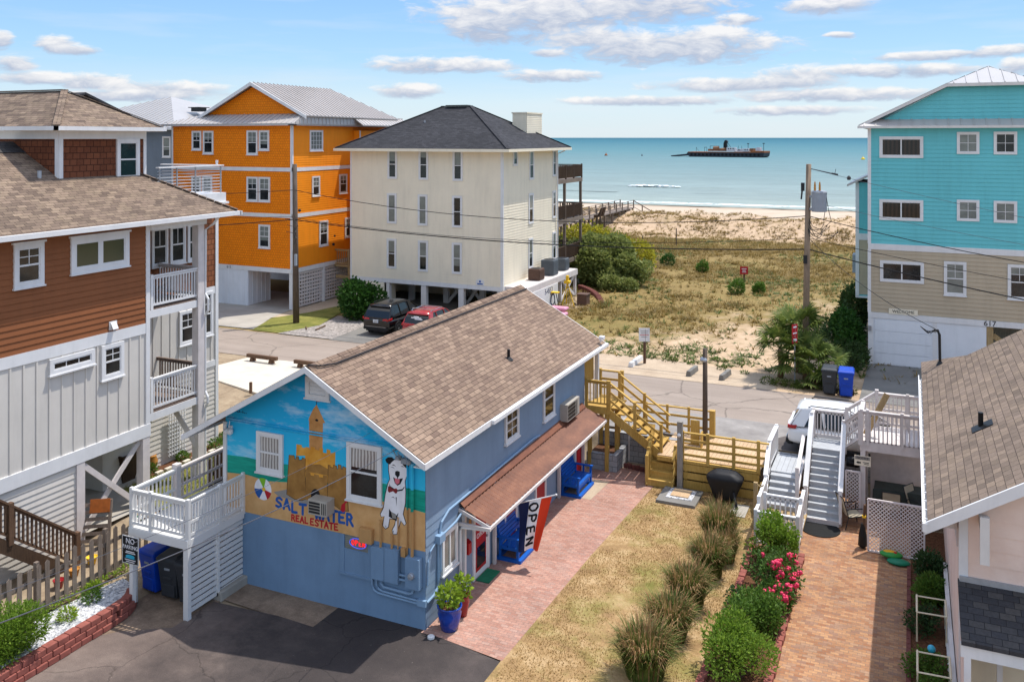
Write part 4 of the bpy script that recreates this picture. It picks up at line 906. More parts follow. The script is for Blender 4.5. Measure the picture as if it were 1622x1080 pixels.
m=MB(); rail(m,(-19.1,21.4,2.05),(-19.1,26,2.05),1.0,.3,bal=.1,posts=(.3,1),mid=.5); part('railing',m,M['deck_brown'],wd,'unpainted grey-brown stretch of railing')
m=MB(); k=11; FX=F('X',-17.16)
for i in range(k): z0=.12+(1.83-.12)*i/k; FX.box(m,17.44,19.52,z0,z0+(1.71/k)-.042,.0,.03)
m.box(-17.22,-17.06,17.38,17.50,-.05,1.84); m.box(-17.22,-17.08,18.5,18.56,.1,1.84); part('skirt',m,M['white_trim'],wd)
solo('block_footing','pale concrete footing block under the white slatted skirt','block',(lambda m:(m.box(-17.28,-16.98,18.5,20.3,-.05,.22),m)[1])(MB()),M['concrete'],bevel=.03)

# ------------------------------------------------------------------ YELLOW TIMBER DECK AND STAIR
yd=thing('timber_deck','new yellow timber deck and staircase between the blue cottage and the street','deck',(-8,32.5,0))
YW=M['yellow_wood']
m=MB(); boards(m,-11.2,-10.3,31.6,33.2,2.4,.14,along='x'); m.box(-11.2,-10.25,31.55,31.6,2.15,2.41); m.box(-10.3,-10.25,31.6,33.2,2.15,2.4); part('landing',m,YW,yd)
m=MB()
for x,y in ((-10.4,31.65),(-10.4,33.1),(-11.1,33.1),(-11.1,31.7),(-10.25,32.4)): m.box(x-.07,x+.07,y-.07,y+.07,0,2.2)
part('support_post',m,YW,yd)
m=MB(); rail(m,(-11.2,31.62,2.4),(-10.35,31.62,2.4),.95,.125,posts=(0,1),post=.11); rail(m,(-11.2,33.2,2.4),(-10.3,33.2,2.4),.95,posts=(0,1),post=.13,hz=(.3,.62)); part('railing',m,YW,yd)
st=MB()
steps(st,(-8.35,32.25,1.02),(-10.3,32.25,2.4),(0,1,0),1.2,7,.045,riser=False)
part('stair_flight',st,YW,yd)
for y in (31.62,32.86): m=MB(); m.beam((-10.35,y,2.22),(-8.3,y,.86),.05,.3); part('stringer',m,YW,yd)
m=MB(); rail(m,(-10.3,31.6,2.4),(-8.32,31.6,1.05),.95,posts=(0,.5,1),post=.1,hz=(.3,.6)); rail(m,(-10.3,32.9,2.4),(-8.32,32.9,1.05),.95,posts=(0,.5),post=.1,hz=(.3,.6)); part('railing',m,YW,yd)
# main deck at street level
m=MB(); boards(m,-8.4,-4.75,31.35,34.0,1.03,.14); part('deck_floor',m,M['deck_wood'],yd)
m=MB()
for i,(z0,z1) in enumerate(((.02,.3),(.36,.58),(.64,.88),(.9,1.0))): m.box(-7.5,-4.78,31.24,31.29,z0,z1)
for x in (-7.35,-6.1,-4.85): m.box(x-.05,x+.05,31.29,31.39,-.05,1)
m.box(-8.4,-4.75,31.29,31.33,.85,1.0)
part('skirt',m,YW,yd)
m=MB(); rail(m,(-7.45,31.26,1.03),(-4.45,31.26,1.03),.96,posts=(0,.3,.6,.88),post=.1,hz=(.18,.44,.7)); rail(m,(-10.2,34.0,1.03),(-6.95,34.0,1.03),.98,posts=(.2,.46,.72),post=.09,hz=(.3,.66)); m.box(-7.05,-6.85,33.9,34.1,.4,2.06); part('railing',m,YW,yd)
m=MB(); steps(m,(-8.2,30.95,0.02),(-8.2,31.95,.95),(1,0,0),.95,4,.045,riser=True)
part('stair_flight',m,YW,yd)
for x in (-8.66,-7.74): m=MB(); m.beam((x,30.95,.0),(x,32,.98),.045,.26); part('stringer',m,YW,yd)
m=MB(); rail(m,(-8.68,30.98,.12),(-8.68,31.95,.98),.9,posts=(0,.25),post=.1,hz=(.2,.4,.62)); rail(m,(-7.72,31.0,.12),(-7.72,31.3,.5),.9,posts=(1,),post=.1,hz=(.3,.6)); m.beam((-8.1,32.9,1.05),(-7.2,32.9,1.05),.05,.05); part('railing',m,YW,yd)
m=MB()
m.box(-7.55,-7.2,32.9,32.96,1.05,1.95); m.box(-7.12,-7.06,32.6,32.9,1.03,1.6); part('gate',m,YW,yd,bevel=.03)
# block wall, planters
bw=thing('block_wall','grey painted concrete block retaining wall behind the yellow staircase','wall',(-9.8,33.3,0))
m=MB(); m.box(-11.22,-7.6,33.05,33.3,-.05,1.05); part('block_course',m,M['cmu'],bw); m=MB(); m.box(-7.6,2.5,33.4,33.55,-.05,1.0); part('block_course',m,M['cmu'],bw)
bp=thing('block_planter','grey concrete block planter under the yellow landing','planter',(-10.6,32.3,0))
m=MB(); m.box(-11.22,-10.02,31.66,31.86,-.05,.62); m.box(-10.22,-10.02,31.86,33.04,-.05,.62); part('block_course',m,M['cmu'],bp); m=MB(); m.box(-11.2,-10.23,31.87,33.03,.2,.5); part('soil',m,M['mulch'],bp)
plain('edging_red','#6b3d36',.85,.25,6,bump=.3); m=MB()
for i in range(9): m.box(-9.95+.17*i,-9.80+.17*i,32.25-.03*i,32.36-.03*i,0,.16+.02*(i%2))
solo('brick_edging','row of dark red edging bricks along the block wall','edging',m,M['edging_red'],bevel=.01)
m=MB(); m.tube([(-9.95,32.98,0),(-9.95,32.98,1.5),(-10.0,32.98,1.6)],.025,8); solo('drain_pipe','thin white pipe standing against the grey block wall','pipe',m,M['white_weather'])
# ------------------------------------------------------------------ benches, door mat, pots, flag
plain('blue_bench','#0f57ae',.5,.08,4); 
b=thing('glider_bench','bright blue slatted bench under the awning beside the hanging flag','bench',(-10.85,24.4,0),'blue benches under the awning')
BM=M['blue_bench']; m=MB(); o=b.location
def L(x,y,z): return (o.x+x,o.y+y,o.z+z)
def bx(m,x0,x1,y0,y1,z0,z1): m.box(o.x+x0,o.x+x1,o.y+y0,o.y+y1,z0,z1)
for i in range(5): bx(m,-.22+.105*i,-.125+.105*i,-.62,.62,.40,.43)
bx(m,.3,.34,-.62,.62,.33,.43); part('seat',m,BM,b)
m=MB()
for i in range(6):
    z=.48+.1*i; x=-.25-.03*i; m.beam(L(x,-.62,z+.03),L(x,.62,z+.03),.03,.085,(-.25,0,1))
for y in (-.6,0,.6): m.beam(L(-.24,y,.38),L(-.46,y,1.09),.05,.05)
part('backrest',m,BM,b)
for sy in (-1,1):
    m=MB(); y=sy*.66; bx(m,-.36,.38,y-.055,y+.055,.66,.70); bx(m,.27,.34,y-.03,y+.03,.1,.66); bx(m,-.3,-.24,y-.03,y+.03,.1,.66); bx(m,.0,.06,y-.025,y+.025,.36,.66); bx(m,-.3,.34,y-.03,y+.03,.34,.42); part('armrest',m,BM,b)
m=MB()
for sy in (-1,1): bx(m,-.38,.42,sy*.66-.05,sy*.66+.05,.0,.1)
bx(m,.3,.42,-.61,.61,.0,.09); bx(m,-.38,-.3,-.61,.61,0,.09); bx(m,.22,.27,-.6,.6,.16,.26); part('glider_base',m,BM,b)
dup(b,(-10.85,29.55,0),0,'bright blue slatted bench at the street end of the awning')
m=MB(); m.box(-11.2,-10.8,22.3,23.05,.012,.035); plain('mat_green','#23704f',.95,.2,12,bump=.4); solo('door_mat','green door mat in front of the red office door','mat',m,M['mat_green'])
n=N('glaze_blue'); f=n.noise(n.co('World'),3,4); n.done(n.ramp(f,[(.3,'#0d2470'),(.7,'#1b48a8')]),.12,.6)
n=N('glaze_red'); n.done('#8d1a1f',.18,.5)
leaf('leaf_pot','#4c6a1e','#86a02f','#c0c24a',6,.35)
def leafball(mb,c,rad,n,s,r,thin=1.0,up=.3,ecc=None):
    """n leaf blades (folded diamonds) through an ellipsoid volume, denser to the outside"""
    rx,ry,rz_=rad
    for i in range(n):
        while True:
            v=Vector((r.uniform(-1,1),r.uniform(-1,1),r.uniform(-1,1)))
            if .15<v.length<1: break
        v=v.normalized()*(v.length**.55)
        if r.random()<.14: v=v*r.uniform(1.0,1.3)
        p=Vector((c[0]+v.x*rx,c[1]+v.y*ry,c[2]+v.z*rz_))
        d=Vector((v.x+r.uniform(-.8,.8),v.y+r.uniform(-.8,.8),v.z*.6+up+r.uniform(-.6,.6))).normalized()
        a=d.cross(Vector((r.uniform(-1,1),r.uniform(-1,1),r.uniform(-1,1))))
        if a.length<1e-3: continue
        a.normalize(); l=s*(.6+.8*r.random()); w=l*.27*thin; nn_=a.cross(d)*l*.1
        b=mb.pts([tuple(p),tuple(p+d*l*.5+a*w+nn_),tuple(p+d*l),tuple(p+d*l*.5-a*w+nn_)]); mb.face((b,b+1,b+2)); mb.face((b,b+2,b+3))
def potted(name,label,loc,r0,r1,h,mat,seed,ls,lr,lh):
    t=thing(name,label,'plant pot',loc); m=MB(); x,y,z=loc
    m.lathe([(r0*.7,0),(r0,.02),(r0*1.12,h*.25),(r1,h*.7),(r1*.92,h*.86),(r1*1.03,h*.93),(r1*1.05,h),(r1*.93,h),(r1*.88,h*.9)],loc,24); part('pot',m,mat,t,smooth=True)
    m=MB(); m.lathe([(r1*.9,h*.9),(.02,h*.93)],loc,16); part('soil',m,M['mulch'],t)
    r=random.Random(seed); m=MB()
    for i in range(9):
        a=r.random()*6.28; k=lr*.8*r.random(); m.tube([(x,y,z+h*.9),(x+k*.5*math.cos(a),y+k*.5*math.sin(a),z+h+lh*.5),(x+k*math.cos(a),y+k*math.sin(a),z+h+lh*(.8+.3*r.random()))],.008,4)
    part('stem',m,M['leaf_pot'],t,uv=False)
    m=MB(); leafball(m,(x,y,z+h+lh*.55),(lr,lr,lh*.62),230,ls,r,1.2); part('foliage',m,M['leaf_pot'],t,uv=False,recalc=False); return t
potted('potted_plant','glossy blue pot with a leafy plant at the corner of the cottage',(-10.72,19.85,0),.22,.31,.62,M['glaze_blue'],5,.14,.27,.42)
potted('potted_plant','tall red pot with a leafy plant behind the blue pot',(-10.72,20.55,0),.13,.19,.55,M['glaze_red'],6,.12,.22,.4)
m=MB(); m.lathe([(.09,0),(.09,.05),(.06,.07),(.0,.075)],(-10.95,19.3,0),12); solo('ground_light','small round white ground light beside the blue pot','light',m,M['white'])
fl=thing('flag','OPEN flag in navy, white and red-orange hanging from an angled white pole','flag',(-10.3,23.6,1.7))
p0=Vector((-11.1,23.5,1.62)); p1=Vector((-9.42,23.95,2.12)); m=MB(); m.tube([p0,p1],.018,8); m.sphere(tuple(p1),.035); part('pole',m,M['white'],fl)
# cloth: hoist along the pole, fly hanging down
hs=p0+(p1-p0)*.36; he=p0+(p1-p0)*.93; nu,nv=14,22
def cloth(u,v):
    u0=u; u=u*(1-.55*v)+(u**1.9)*.55*v
    q=hs+(he-hs)*u; dr=v*(1.33+.12*u0)
    sw=.075*math.sin(u*8+v*4)*(.3+v)+.07*math.sin(v*6+u*3)*v
    nrm=Vector((-.25,.95,0)); tw=(u-.5)*-.42*v
    return q+Vector((.0,0,-dr))+nrm*sw+(he-hs).normalized()*(-.14*v+.08*v*v*math.sin(u*3)+tw*1.1)+Vector((0,-.18*v*v,0))
m=MB(); bidx={}
for j in range(nv+1):
    for i in range(nu*3+1): bidx[i,j]=m.pts([tuple(cloth(i/(nu*3),j/nv))])
for j in range(nv):
    for i in range(nu*3):
        m.mat(0 if i<nu*.95 else (1 if i<nu*2.05 else 2)); m.face((bidx[i,j],bidx[i+1,j],bidx[i+1,j+1],bidx[i,j+1]))
for k,c in dict(flag_navy='#18254f',flag_white='#e9e6e4',flag_red='#dd3f1f').items(): plain(k,c,.8,.05,3)
clo=part('cloth',m,[M['flag_navy'],M['flag_white'],M['flag_red']],fl,smooth=True,uv=False)
m=MB()
def fb(px,pz,ch_v):  # letter coordinates to cloth: x along the fly (down), y along the hoist (right)
    c=cloth(.365+.27*pz,ch_v+.165*px); n_=(cloth(.37+.27*pz,ch_v+.165*px+.01)-c).cross(cloth(.38+.27*pz,ch_v+.165*px)-c).normalized()
    if n_.y>0: n_=-n_
    return c+n_*.012
for i,ch in enumerate('OPEN'):
    for st in GL[ch]:
        dense=[]
        for (a,b_),(c,d) in zip(st,st[1:]):
            for t in range(5): dense.append((a+(c-a)*t/5,b_+(d-b_)*t/5))
        dense.append(st[-1]); pts=[fb(px,pz,.06+.225*i) for px,pz in dense]
        for a,b_ in zip(pts,pts[1:]): m.beam(a,b_+(b_-a)*.15,.055,.008,(0,-1,0))
part('letters',m,M['paint_black'],clo,uv=False)
# ================================================================== BROWN AND GREY HOUSE (left)
plain('siding_brown','#84502f',.75,.06,1.0); plain('siding_grey','#cac4bb',.75,.05,.8); plain('soffit','#d9d6d0',.7,.04,1)
bricks('shake_brown','#8f5a3c','#7c4a30','#4a2c1c',.26,.2,.012,.43,.85,None,.6,.1,.5); bricks('shake_dark','#74452f','#653a27','#3c2216',.26,.2,.012,.43,.85,None,.6,.1,.5)
lh=thing('house','brown and grey three-storey house with stacked corner balconies beside the mural cottage','house',(-28,20,.7))
XA=-22.4; XB=-24.5; YC=21.15; YE=26.5; YN=9.0
GA=F('X',XA); GB=F('X',XB)
m=MB(); m.box(-34,XA,YN,YC,2.95,9.75); part('wall',m,M['siding_grey'],lh)
m=MB(); m.box(-34,XB,YC,YE,.7,9.75); part('wall',m,M['siding_grey'],lh)
m=MB(); laps(m,GA,YN,YC-.16,6.55,9.72,.175,.022); part('siding',m,M['siding_brown'],lh,'brown lap siding')
m=MB(); y=YN
while y<YC: GA.box(m,y,y+.055,3.3,6.22,0,.022); y+=.405
part('batten',m,M['siding_grey'],lh); m=MB(); y=YC+.1
while y<YE: GB.box(m,y,y+.055,3.9,6.5,0,.022); y+=.405
part('batten',m,M['siding_grey'],lh)
m=MB(); laps(m,GB,YC,YE-.15,.75,3.75,.17,.018); part('siding',m,M['siding_grey'],lh)
m=MB(); GB.box(m,YC,YE,6.75,9.72,.0,.012); part('shingle_siding',m,M['shake_brown'],lh,'brown shingle siding on the recessed wall')
m=MB(); B=lambda f,a,b,c,d,o=.035: f.box(m,a,b,c,d,0,o)
B(GA,YN,YC,6.22,6.55,.03); B(GA,YN,YC+.02,2.9,3.3,.05); B(GA,YC-.16,YC,3.3,9.75,.04); B(GB,YC,YE,6.5,6.78,.03);B(GB,YC,YE,3.72,3.95,.035); B(GB,YE-.15,YE,.7,9.75,.045)
part('trim',m,M['white'],lh)
# ground floor wall, posts and cross bracing
m=MB(); m.box(-22.55,XA-.02,YN,18.42,-.6,2.9); part('wall',m,M['siding_grey'],lh)
m=MB(); GL_=F('X',XA-.02); laps(m,GL_,YN,18.42,.3,2.9,.17,.02); part('siding',m,M['siding_grey'],lh)
for (x,y) in ((-22.5,18.55),(-22.5,21.0),(-22.5,23.4)):
    m=MB(); z1=2.95 if y<22 else 9.6; m.box(x-.14,x+.14,y-.14,y+.14,.5,z1); part('post',m,M['white_weather'],lh)
for a,b in (((-22.42,18.7,2.75),(-22.42,20.8,.8)),((-22.48,20.85,2.85),(-22.48,18.75,.8)),((-22.5,23.3,1.9),(-23.3,22.9,3.4))): m=MB(); m.beam(a,b,.06,.16); part('brace',m,M['white_weather'],lh)
# balconies in the corner recess
def balcony(zf):
    m=MB(); m.box(XB,XA,YC,23.55,zf-.28,zf-.04); b=part('balcony',m,M['white'],lh)
    m=MB(); boards(m,XB+.02,XA-.02,YC,23.5,zf,.14,along='x'); part('floor',m,M['deck_brown'],b)
    m=MB(); rail(m,(XA-.05,YC+.12,zf),(XA-.05,23.3,zf),1.05,.12,posts=(0,),post=.1); part('railing',m,M['white'],b)
    m=MB(); rail(m,(XA-.1,23.5,zf),(XB,23.5,zf),1.05,.12,posts=(),post=.1); part('railing',m,M['deck_brown'] if zf<5 else M['white_weather'],b)
balcony(6.95); balcony(3.62)
ch=MB(); ch.box(-24.1,-23.5,22.3,22.9,7.3,7.36); 
for q in range(6): ch.beam((-24.15,22.2+.13*q,7.3),(-24.35,22.2+.13*q,8.05),.09,.03)
for a,b in ((-24.05,22.32),(-24.05,22.88),(-23.55,22.32),(-23.55,22.88)): ch.box(a-.03,a+.03,b-.03,b+.03,6.95,7.45)
solo('chair','brown slatted wooden chair on the upper balcony of the brown house','chair',ch,M['brown_wood'])
# windows
window(lh,GA,16.4,17.32,9.56,8.36,True,.13,(1,1),0,cap=True,munlow=False)
window(lh,GA,18.2,20.3,9.55,8.5,False,.16,(0,0),0,cap=True,vert=0,glass=[M['glass_green']])
m=MB(); GA.box(m,19.15,19.33,8.62,9.4,.012,.05); 
for u0,u1 in ((18.36,19.15),(19.33,20.14)):
    GA.box(m,(u0+u1)/2-.012,(u0+u1)/2+.012,8.62,9.4,.012,.03); GA.box(m,u0,u1,9.0,9.025,.012,.029)
part('window_mullion',m,M['white'],lh)
window(lh,GA,17.5,19.02,6.17,5.72,False,.12,(2,0),0)
window(lh,GA,19.27,20.1,6.18,5.13,True,.12,(1,1),0,munlow=False)
m=MB(); GA.box(m,19.56,19.84,6.6,6.86,.02,.05); m.extr([GA.p(19.6,6.84,.05),GA.p(19.8,6.84,.05),GA.p(19.8,6.64,.16),GA.p(19.6,6.64,.16)],(0,0,-.02)); part('dryer_vent',m,M['white'],lh)
for a,b in ((23.2,23.95),(24.05,24.8),(24.9,25.55)): window(lh,GB,a,b,9.3,7.9,True,.09,(1,0),0,munlow=False)
window(lh,GB,24.5,25.35,6.1,4.85,True,.1,(1,1),0,munlow=False); window(lh,GB,25.65,26.2,6.62,4.95,True,.1,(1,1),0,munlow=False)
# lower hip roof
m=MB(); zE=9.9; ov=.45
m.slab([(XA+ov,YN-2,zE),(XA+ov,24.75,zE),(-26.6,21.2,12.3),(-26.6,YN-2,12.3)],.1)
m.slab([(XA+ov,24.75,zE),(-28,24.75,zE),(-28,21.2,12.3),(-26.6,21.2,12.3)],.1)
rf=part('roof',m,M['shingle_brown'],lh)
m=MB(); k=22
for i in range(k):
    a=Vector((XA+ov,24.75,zE)).lerp(Vector((-26.6,21.2,12.3)),i/k); b=Vector((XA+ov,24.75,zE)).lerp(Vector((-26.6,21.2,12.3)),(i+.93)/k); m.beam(a+Vector((0,0,.03)),b+Vector((0,0,.02)),.22,.03)
part('ridge_cap',m,M['shingle_brown'],rf)
m=MB(); m.extr([(-26.0,18.6,12.02),(-26.0,20.9,11.99),(-26.62,20.9,12.36),(-26.62,18.6,12.36)],(0,0,.012)); part('patch',m,M['shingle_black'],rf)
m=MB(); m.box(XA+ov,XA+ov+.12,YN-2,24.8,zE-.16,zE-.02); m.box(XA-2,XA+ov+.12,24.75,24.86,zE-.16,zE-.02); m.box(XA+.02,XA+ov,YN-2,24.75,zE-.18,zE-.16); m.box(XB,XA+.02,YC,24.75,zE-.18,zE-.15); m.box(XA-.1,XA+.1,YC,23.6,9.5,9.74)
part('gutter',m,M['white'],rf)
m=MB(); m.tube([(XA+ov+.05,23.75,9.75),(XA+.3,23.7,9.5),(XA+.02,23.62,9.3),(XA+.0,23.62,7.1),(XA+.14,23.62,6.9),(XA+.14,23.62,6.5),(XA,23.62,6.3),(XA,23.62,3.7),(XA+.12,23.62,3.5),(XA+.12,23.62,3.3),(XA,23.62,3.1),(XA,23.62,.9)],.045,8); part('downspout',m,M['white'],lh)
m=MB(); m.lathe([(.06,-.05),(.06,.32)],(-24.6,18.9,11.15),8); m.box(-24.85,-24.4,18.75,19.05,11.03,11.05); part('vent_pipe',m,M['galv'],rf)
# upper volume
m=MB(); m.box(-36,XB,19.5,22.98,9.6,12.8); part('wall',m,M['shake_dark'],lh)
GU=F('X',XB); GV=F('Y',19.5)
m=MB(); B(GU,19.5,22.98,12.45,12.8,.03); B(GV,-36,XB,12.45,12.8,.03); B(GU,19.5,19.64,10,12.45,.03); B(GV,XB-.14,XB,10,12.45,.03); B(GU,22.86,22.98,9.7,12.45,.03); part('trim',m,M['white'],lh)
window(lh,GU,21.7,22.66,12.45,11.05,True,.12,(0,0),0)
m=MB(); e0=12.86; a=(XB+.4,19.1,e0); b=(XB+.4,23.4,e0); c=(-26.4,21.25,14.1); d_=(-33,21.25,14.1)
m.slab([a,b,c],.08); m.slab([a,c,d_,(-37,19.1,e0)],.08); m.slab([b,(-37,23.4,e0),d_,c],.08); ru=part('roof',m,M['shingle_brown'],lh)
m=MB(); m.box(XB+.4,XB+.5,19.0,23.45,e0-.14,e0-.01); m.box(-37,XB+.5,19.0,19.1,e0-.14,e0-.01); m.box(-37,XB+.4,19.1,23.4,e0-.15,e0-.12); part('gutter',m,M['white'],ru)
m=MB(); 
for p_,q_ in ((a,c),(b,c),(c,d_)): m.beam(Vector(p_)+Vector((0,0,.03)),Vector(q_)+Vector((0,0,.03)),.22,.03)
part('ridge_cap',m,M['shingle_brown'],ru)
# roof terrace with cable rail
m=MB(); m.box(-27,-23.9,23.0,26.3,10.05,10.4); m.box(-27,-23.82,22.95,26.38,9.98,10.06); tr=part('roof_terrace',m,M['white'],lh)
m=MB(); m.box(-24.06,-23.9,23.0,26.2,11.42,11.46); m.box(-27,-24.06,26.05,26.2,11.42,11.46); part('handrail',m,M['white'],tr)
m=MB()
for y in (23.1,23.9,24.8,26.1): m.box(-24.0,-23.96,y-.02,y+.02,10.4,11.42)
for i in range(8): m.tube([(-23.98,23.0,10.5+.115*i),(-23.98,26.15,10.5+.115*i)],.011,5); m.tube([(-23.98,26.12,10.5+.115*i),(-27,26.12,10.5+.115*i)],.011,5)
part('cable_rail',m,M['galv'],tr)
m=MB(); m.lathe([(.035,0),(.05,.12),(.05,.18)],(-23.98,25.9,11.46),10); solo('cup','small white cup standing on the terrace rail','cup',m,M['white'])
# lattice trellis, planters under the house
m=MB()
for i in range(7): m.box(-24.36,-24.33,23.9+.12*i,23.92+.12*i,1.0,2.7)
for i in range(12): m.box(-24.37,-24.34,23.85,24.7,1.05+.14*i,1.08+.14*i)
solo('trellis','white wooden trellis leaning on the grey siding beside the lawn','trellis',m,M['white'])
for lx,ly,lab in ((-25.2,21.7,'dark brown tapered planter under the brown house, deeper in shade'),(-24.7,22.2,'dark brown tapered planter under the brown house, nearer the lawn')):
    m=MB(); m.loft([[(lx-s,ly-s,z),(lx+s,ly-s,z),(lx+s,ly+s,z),(lx-s,ly+s,z)] for s,z in ((.26,.74),(.4,1.62),(.42,1.64),(.42,1.7),(.36,1.7),(.34,1.5))]); solo('planter',lab,'planter',m,M['dark_wood'],group='dark planters under the house')
m=MB(); m.lathe([(.14,0),(.22,.1),(.24,.25),(.18,.42),(.2,.46),(.17,.46)],(-24.6,23.3,.78),14); plain('terracotta','#b07a38',.7,.15,5); solo('pot','round ochre clay pot in the bed by the grey siding','plant pot',m,M['terracotta'],smooth=True)
m=MB(); r=random.Random(4)
for i in range(16): 
    t=i/15; m.box(-24.02+.35*t,-23.88+.35*t,22.9+6.0*t,23.2+6.0*t,.72,.86)
solo('stone_edging','pale stone edging between the small garden bed and the lawn','edging',m,M['concrete_light'],bevel=.02)

# ================================================================== GREY HOUSE behind with white metal roof
def metalroof(name,ps,parent,col,rib=.45,t=.08,sub='rib'):
    """standing-seam roof face: ps[0]-ps[1] is the eave, ribs run up the slope"""
    m=MB(); m.slab(ps,t)
    P=[Vector(p) for p in ps]; e=(P[1]-P[0]); L_=e.length; e.normalize(); nrm=(P[1]-P[0]).cross(P[2]-P[0]).normalized()
    if nrm.z<0: nrm=-nrm
    up=nrm.cross(e).normalized()
    if up.z<0: up=-up
    q2=[((p-P[0]).dot(e),(p-P[0]).dot(up)) for p in P]
    lo=min(a for a,b in q2); hi=max(a for a,b in q2); x=lo+rib*.5
    while x<hi:
        ys=[]
        for (a,b),(c,d) in zip(q2,q2[1:]+q2[:1]):
            if (a-x)*(c-x)<0: ys.append(b+(d-b)*(x-a)/(c-a))
        if len(ys)>=2:
            s0=P[0]+e*x+up*min(ys)+nrm*.02; s1=P[0]+e*x+up*max(ys)+nrm*.02; m.beam(s0,s1,.035,.045)
        x+=rib
    return part(name,m,M[col],parent)
plain('metal_white','#a5a19d',.35,.05,.6,spec=.5,metal=.15); plain('metal_grey','#a39c97',.4,.06,.6,spec=.5,metal=.15); plain('metal_light','#b5afaa',.4,.05,.6,spec=.5,metal=.15)
plain('siding_slate','#6d7884',.75,.06,1)
gh=thing('house','grey house with a white metal hip roof behind the brown house','house',(-66,64,1))
m=MB(); m.box(-78,-60.5,60,76,1,13.2); part('wall',m,M['siding_slate'],gh)
m=MB(); laps(m,F('Y',60),-78,-60.5,9,13.2,.2,.02); laps(m,F('X',-60.5),60,76,9,13.2,.2,.02); part('siding',m,M['siding_slate'],gh)
window(gh,F('X',-60.5),60.5,61.4,12.6,10.9,True,.12,blind=.4); window(gh,F('Y',60),-61.9,-60.9,12.6,10.7,True,.12,blind=.5)
c0=(-79,59.2,13.4);c1=(-59.7,59.2,13.4);c2=(-59.7,77,13.4);c3=(-79,77,13.4);a1=(-68,67,16.6);a2=(-71,69,16.6)
metalroof('roof',[c0,c1,a1],gh,'metal_white',.6); metalroof('roof',[c1,c2,a2,a1],gh,'metal_white',.6)
m=MB(); m.box(-63.4,-62.4,65,66,15.0,15.35); m.box(-63.6,-62.2,64.8,66.2,15.35,15.42); part('roof_vent',m,M['dark_metal'],gh)
m=MB(); m.box(-59.9,-59.62,59.1,77,13.2,13.38); m.box(-79,-59.62,59.08,59.2,13.2,13.38); part('gutter',m,M['white'],gh)
m=MB(); m.box(-60.4,-59.8,72,73,13.4,15.4); part('chimney',m,M['siding_slate'],gh)
dh=thing('house','house with a dark gable peeking out behind the brown roof','house',(-52,40,1))
m=MB(); m.box(-58,-47,34,44,1,13.2); part('wall',m,M['siding_slate'],dh)
m=MB(); m.slab([(-59,33.6,13.2),(-46.6,33.6,13.2),(-46.6,39,15.3),(-59,39,15.3)],.15); m.slab([(-59,44.5,13.2),(-46.6,44.5,13.2),(-46.6,39,15.3),(-59,39,15.3)],.15); part('roof',m,M['shingle_dark'],dh)

# ================================================================== ORANGE HOUSE
bricks('shake_orange','#f0860c','#e87d08','#c0640a',.2,.17,.012,.41,.7,None,.8,.05,.5); plain('siding_orange','#ee8c10',.7,.04,1)
oh=thing('house','bright orange three-storey house with white bands, grey metal roof and open carport','house',(-43,53,1))
OL,OR_,OY,OB=-48.3,-37.65,47.66,60.5; GO=F('Y',OY); GP=F('X',OR_)
m=MB(); m.box(OL,OR_,OY,OB,3.45,13.35); part('wall',m,M['shake_orange'],oh)
m=MB(); laps(m,GP,OY+.12,54.7,3.75,7.1,.155,.02); laps(m,GP,OY+.12,54.7,7.4,10.2,.155,.02); laps(m,GP,OY+.12,54.7,10.5,13.3,.155,.02); part('siding',m,M['siding_orange'],oh,'orange lap siding')
m=MB(); m.box(OR_,OR_+.55,54.75,OB,3.75,13.0); part('bay',m,M['siding_orange'],oh)
m=MB(); B=lambda f,a,b,c,d,o=.035: f.box(m,a,b,c,d,0,o)
for z0,z1 in ((7.12,7.38),(10.22,10.48),(3.42,3.72)): B(GO,OL,OR_,z0,z1,.04); B(GP,OY,54.75,z0,z1,.04)
B(GO,OR_-.12,OR_,3.7,13.3,.032); B(GP,OY,OY+.12,3.7,13.3,.032); B(GO,OL,OL+.14,3.7,13.3,.032); B(GO,OL-.5,OR_+.4,13.3,13.42,.4); B(GP,OY-.4,OB,13.3,13.42,.4); B(F('X',OR_+.55),54.75,54.87,3.7,13,.03)
part('trim',m,M['white'],oh)
for a,b,c,d in ((-46.37,12.96,-45.51,11.61),(-45.35,12.96,-44.41,11.34),(-41.45,12.98,-40.51,11.32),(-40.4,12.98,-39.53,11.62),(-41.45,9.82,-40.49,8.15),(-40.42,9.82,-39.46,8.15),(-46.4,9.79,-45.54,8.3),(-45.42,9.8,-44.53,8.3),(-40.42,6.6,-39.46,5.01)):
    window(oh,GO,a,c,b,d,True,.1,(1,1),.5,munlow=False)
window(oh,GP,49.53,51.0,13.0,11.57,False,.1,(3,3),0,glass=[M['glass_blind']])
for a,b,c,d in ((49.79,9.82,50.66,8.44),(52.97,9.84,53.92,8.45),(50.6,6.66,51.6,4.9),(53.67,6.64,54.4,5.2)): window(oh,GP,a,c,b,d,True,.1,(1,1),.4,munlow=False)
# gable + roof
m=MB(); zg=14.0; m.extr([(-45.9,OY+.9,14.05),(-37.3,OY+.9,14.05),(-41.55,OY+.9,16.1)],(0,2,0)); part('gable',m,M['shake_orange'],oh)
rx=-41.55; rzt=16.3
metalroof('roof',[(-37.0,OY-.0+.5,14.0),(-37.0,60.0,13.95),(rx,57.2,rzt),(rx,OY+.5,rzt)],oh,'metal_grey',.42)
metalroof('roof',[(-46.3,60.0,13.95),(-46.3,OY+.5,13.95),(rx,OY+.5,rzt),(rx,57.2,rzt)],oh,'metal_grey',.42)
metalroof('roof',[(-37.0,60.0,13.95),(-46.3,60,13.95),(rx,57.2,rzt)],oh,'metal_grey',.42)
metalroof('roof',[(OL-.6,OY-.45,13.45),(OR_+.5,OY-.45,13.45),(-37.3,OY+.85,14.1),(-46.2,OY+.85,14.1)],oh,'metal_light',.42)
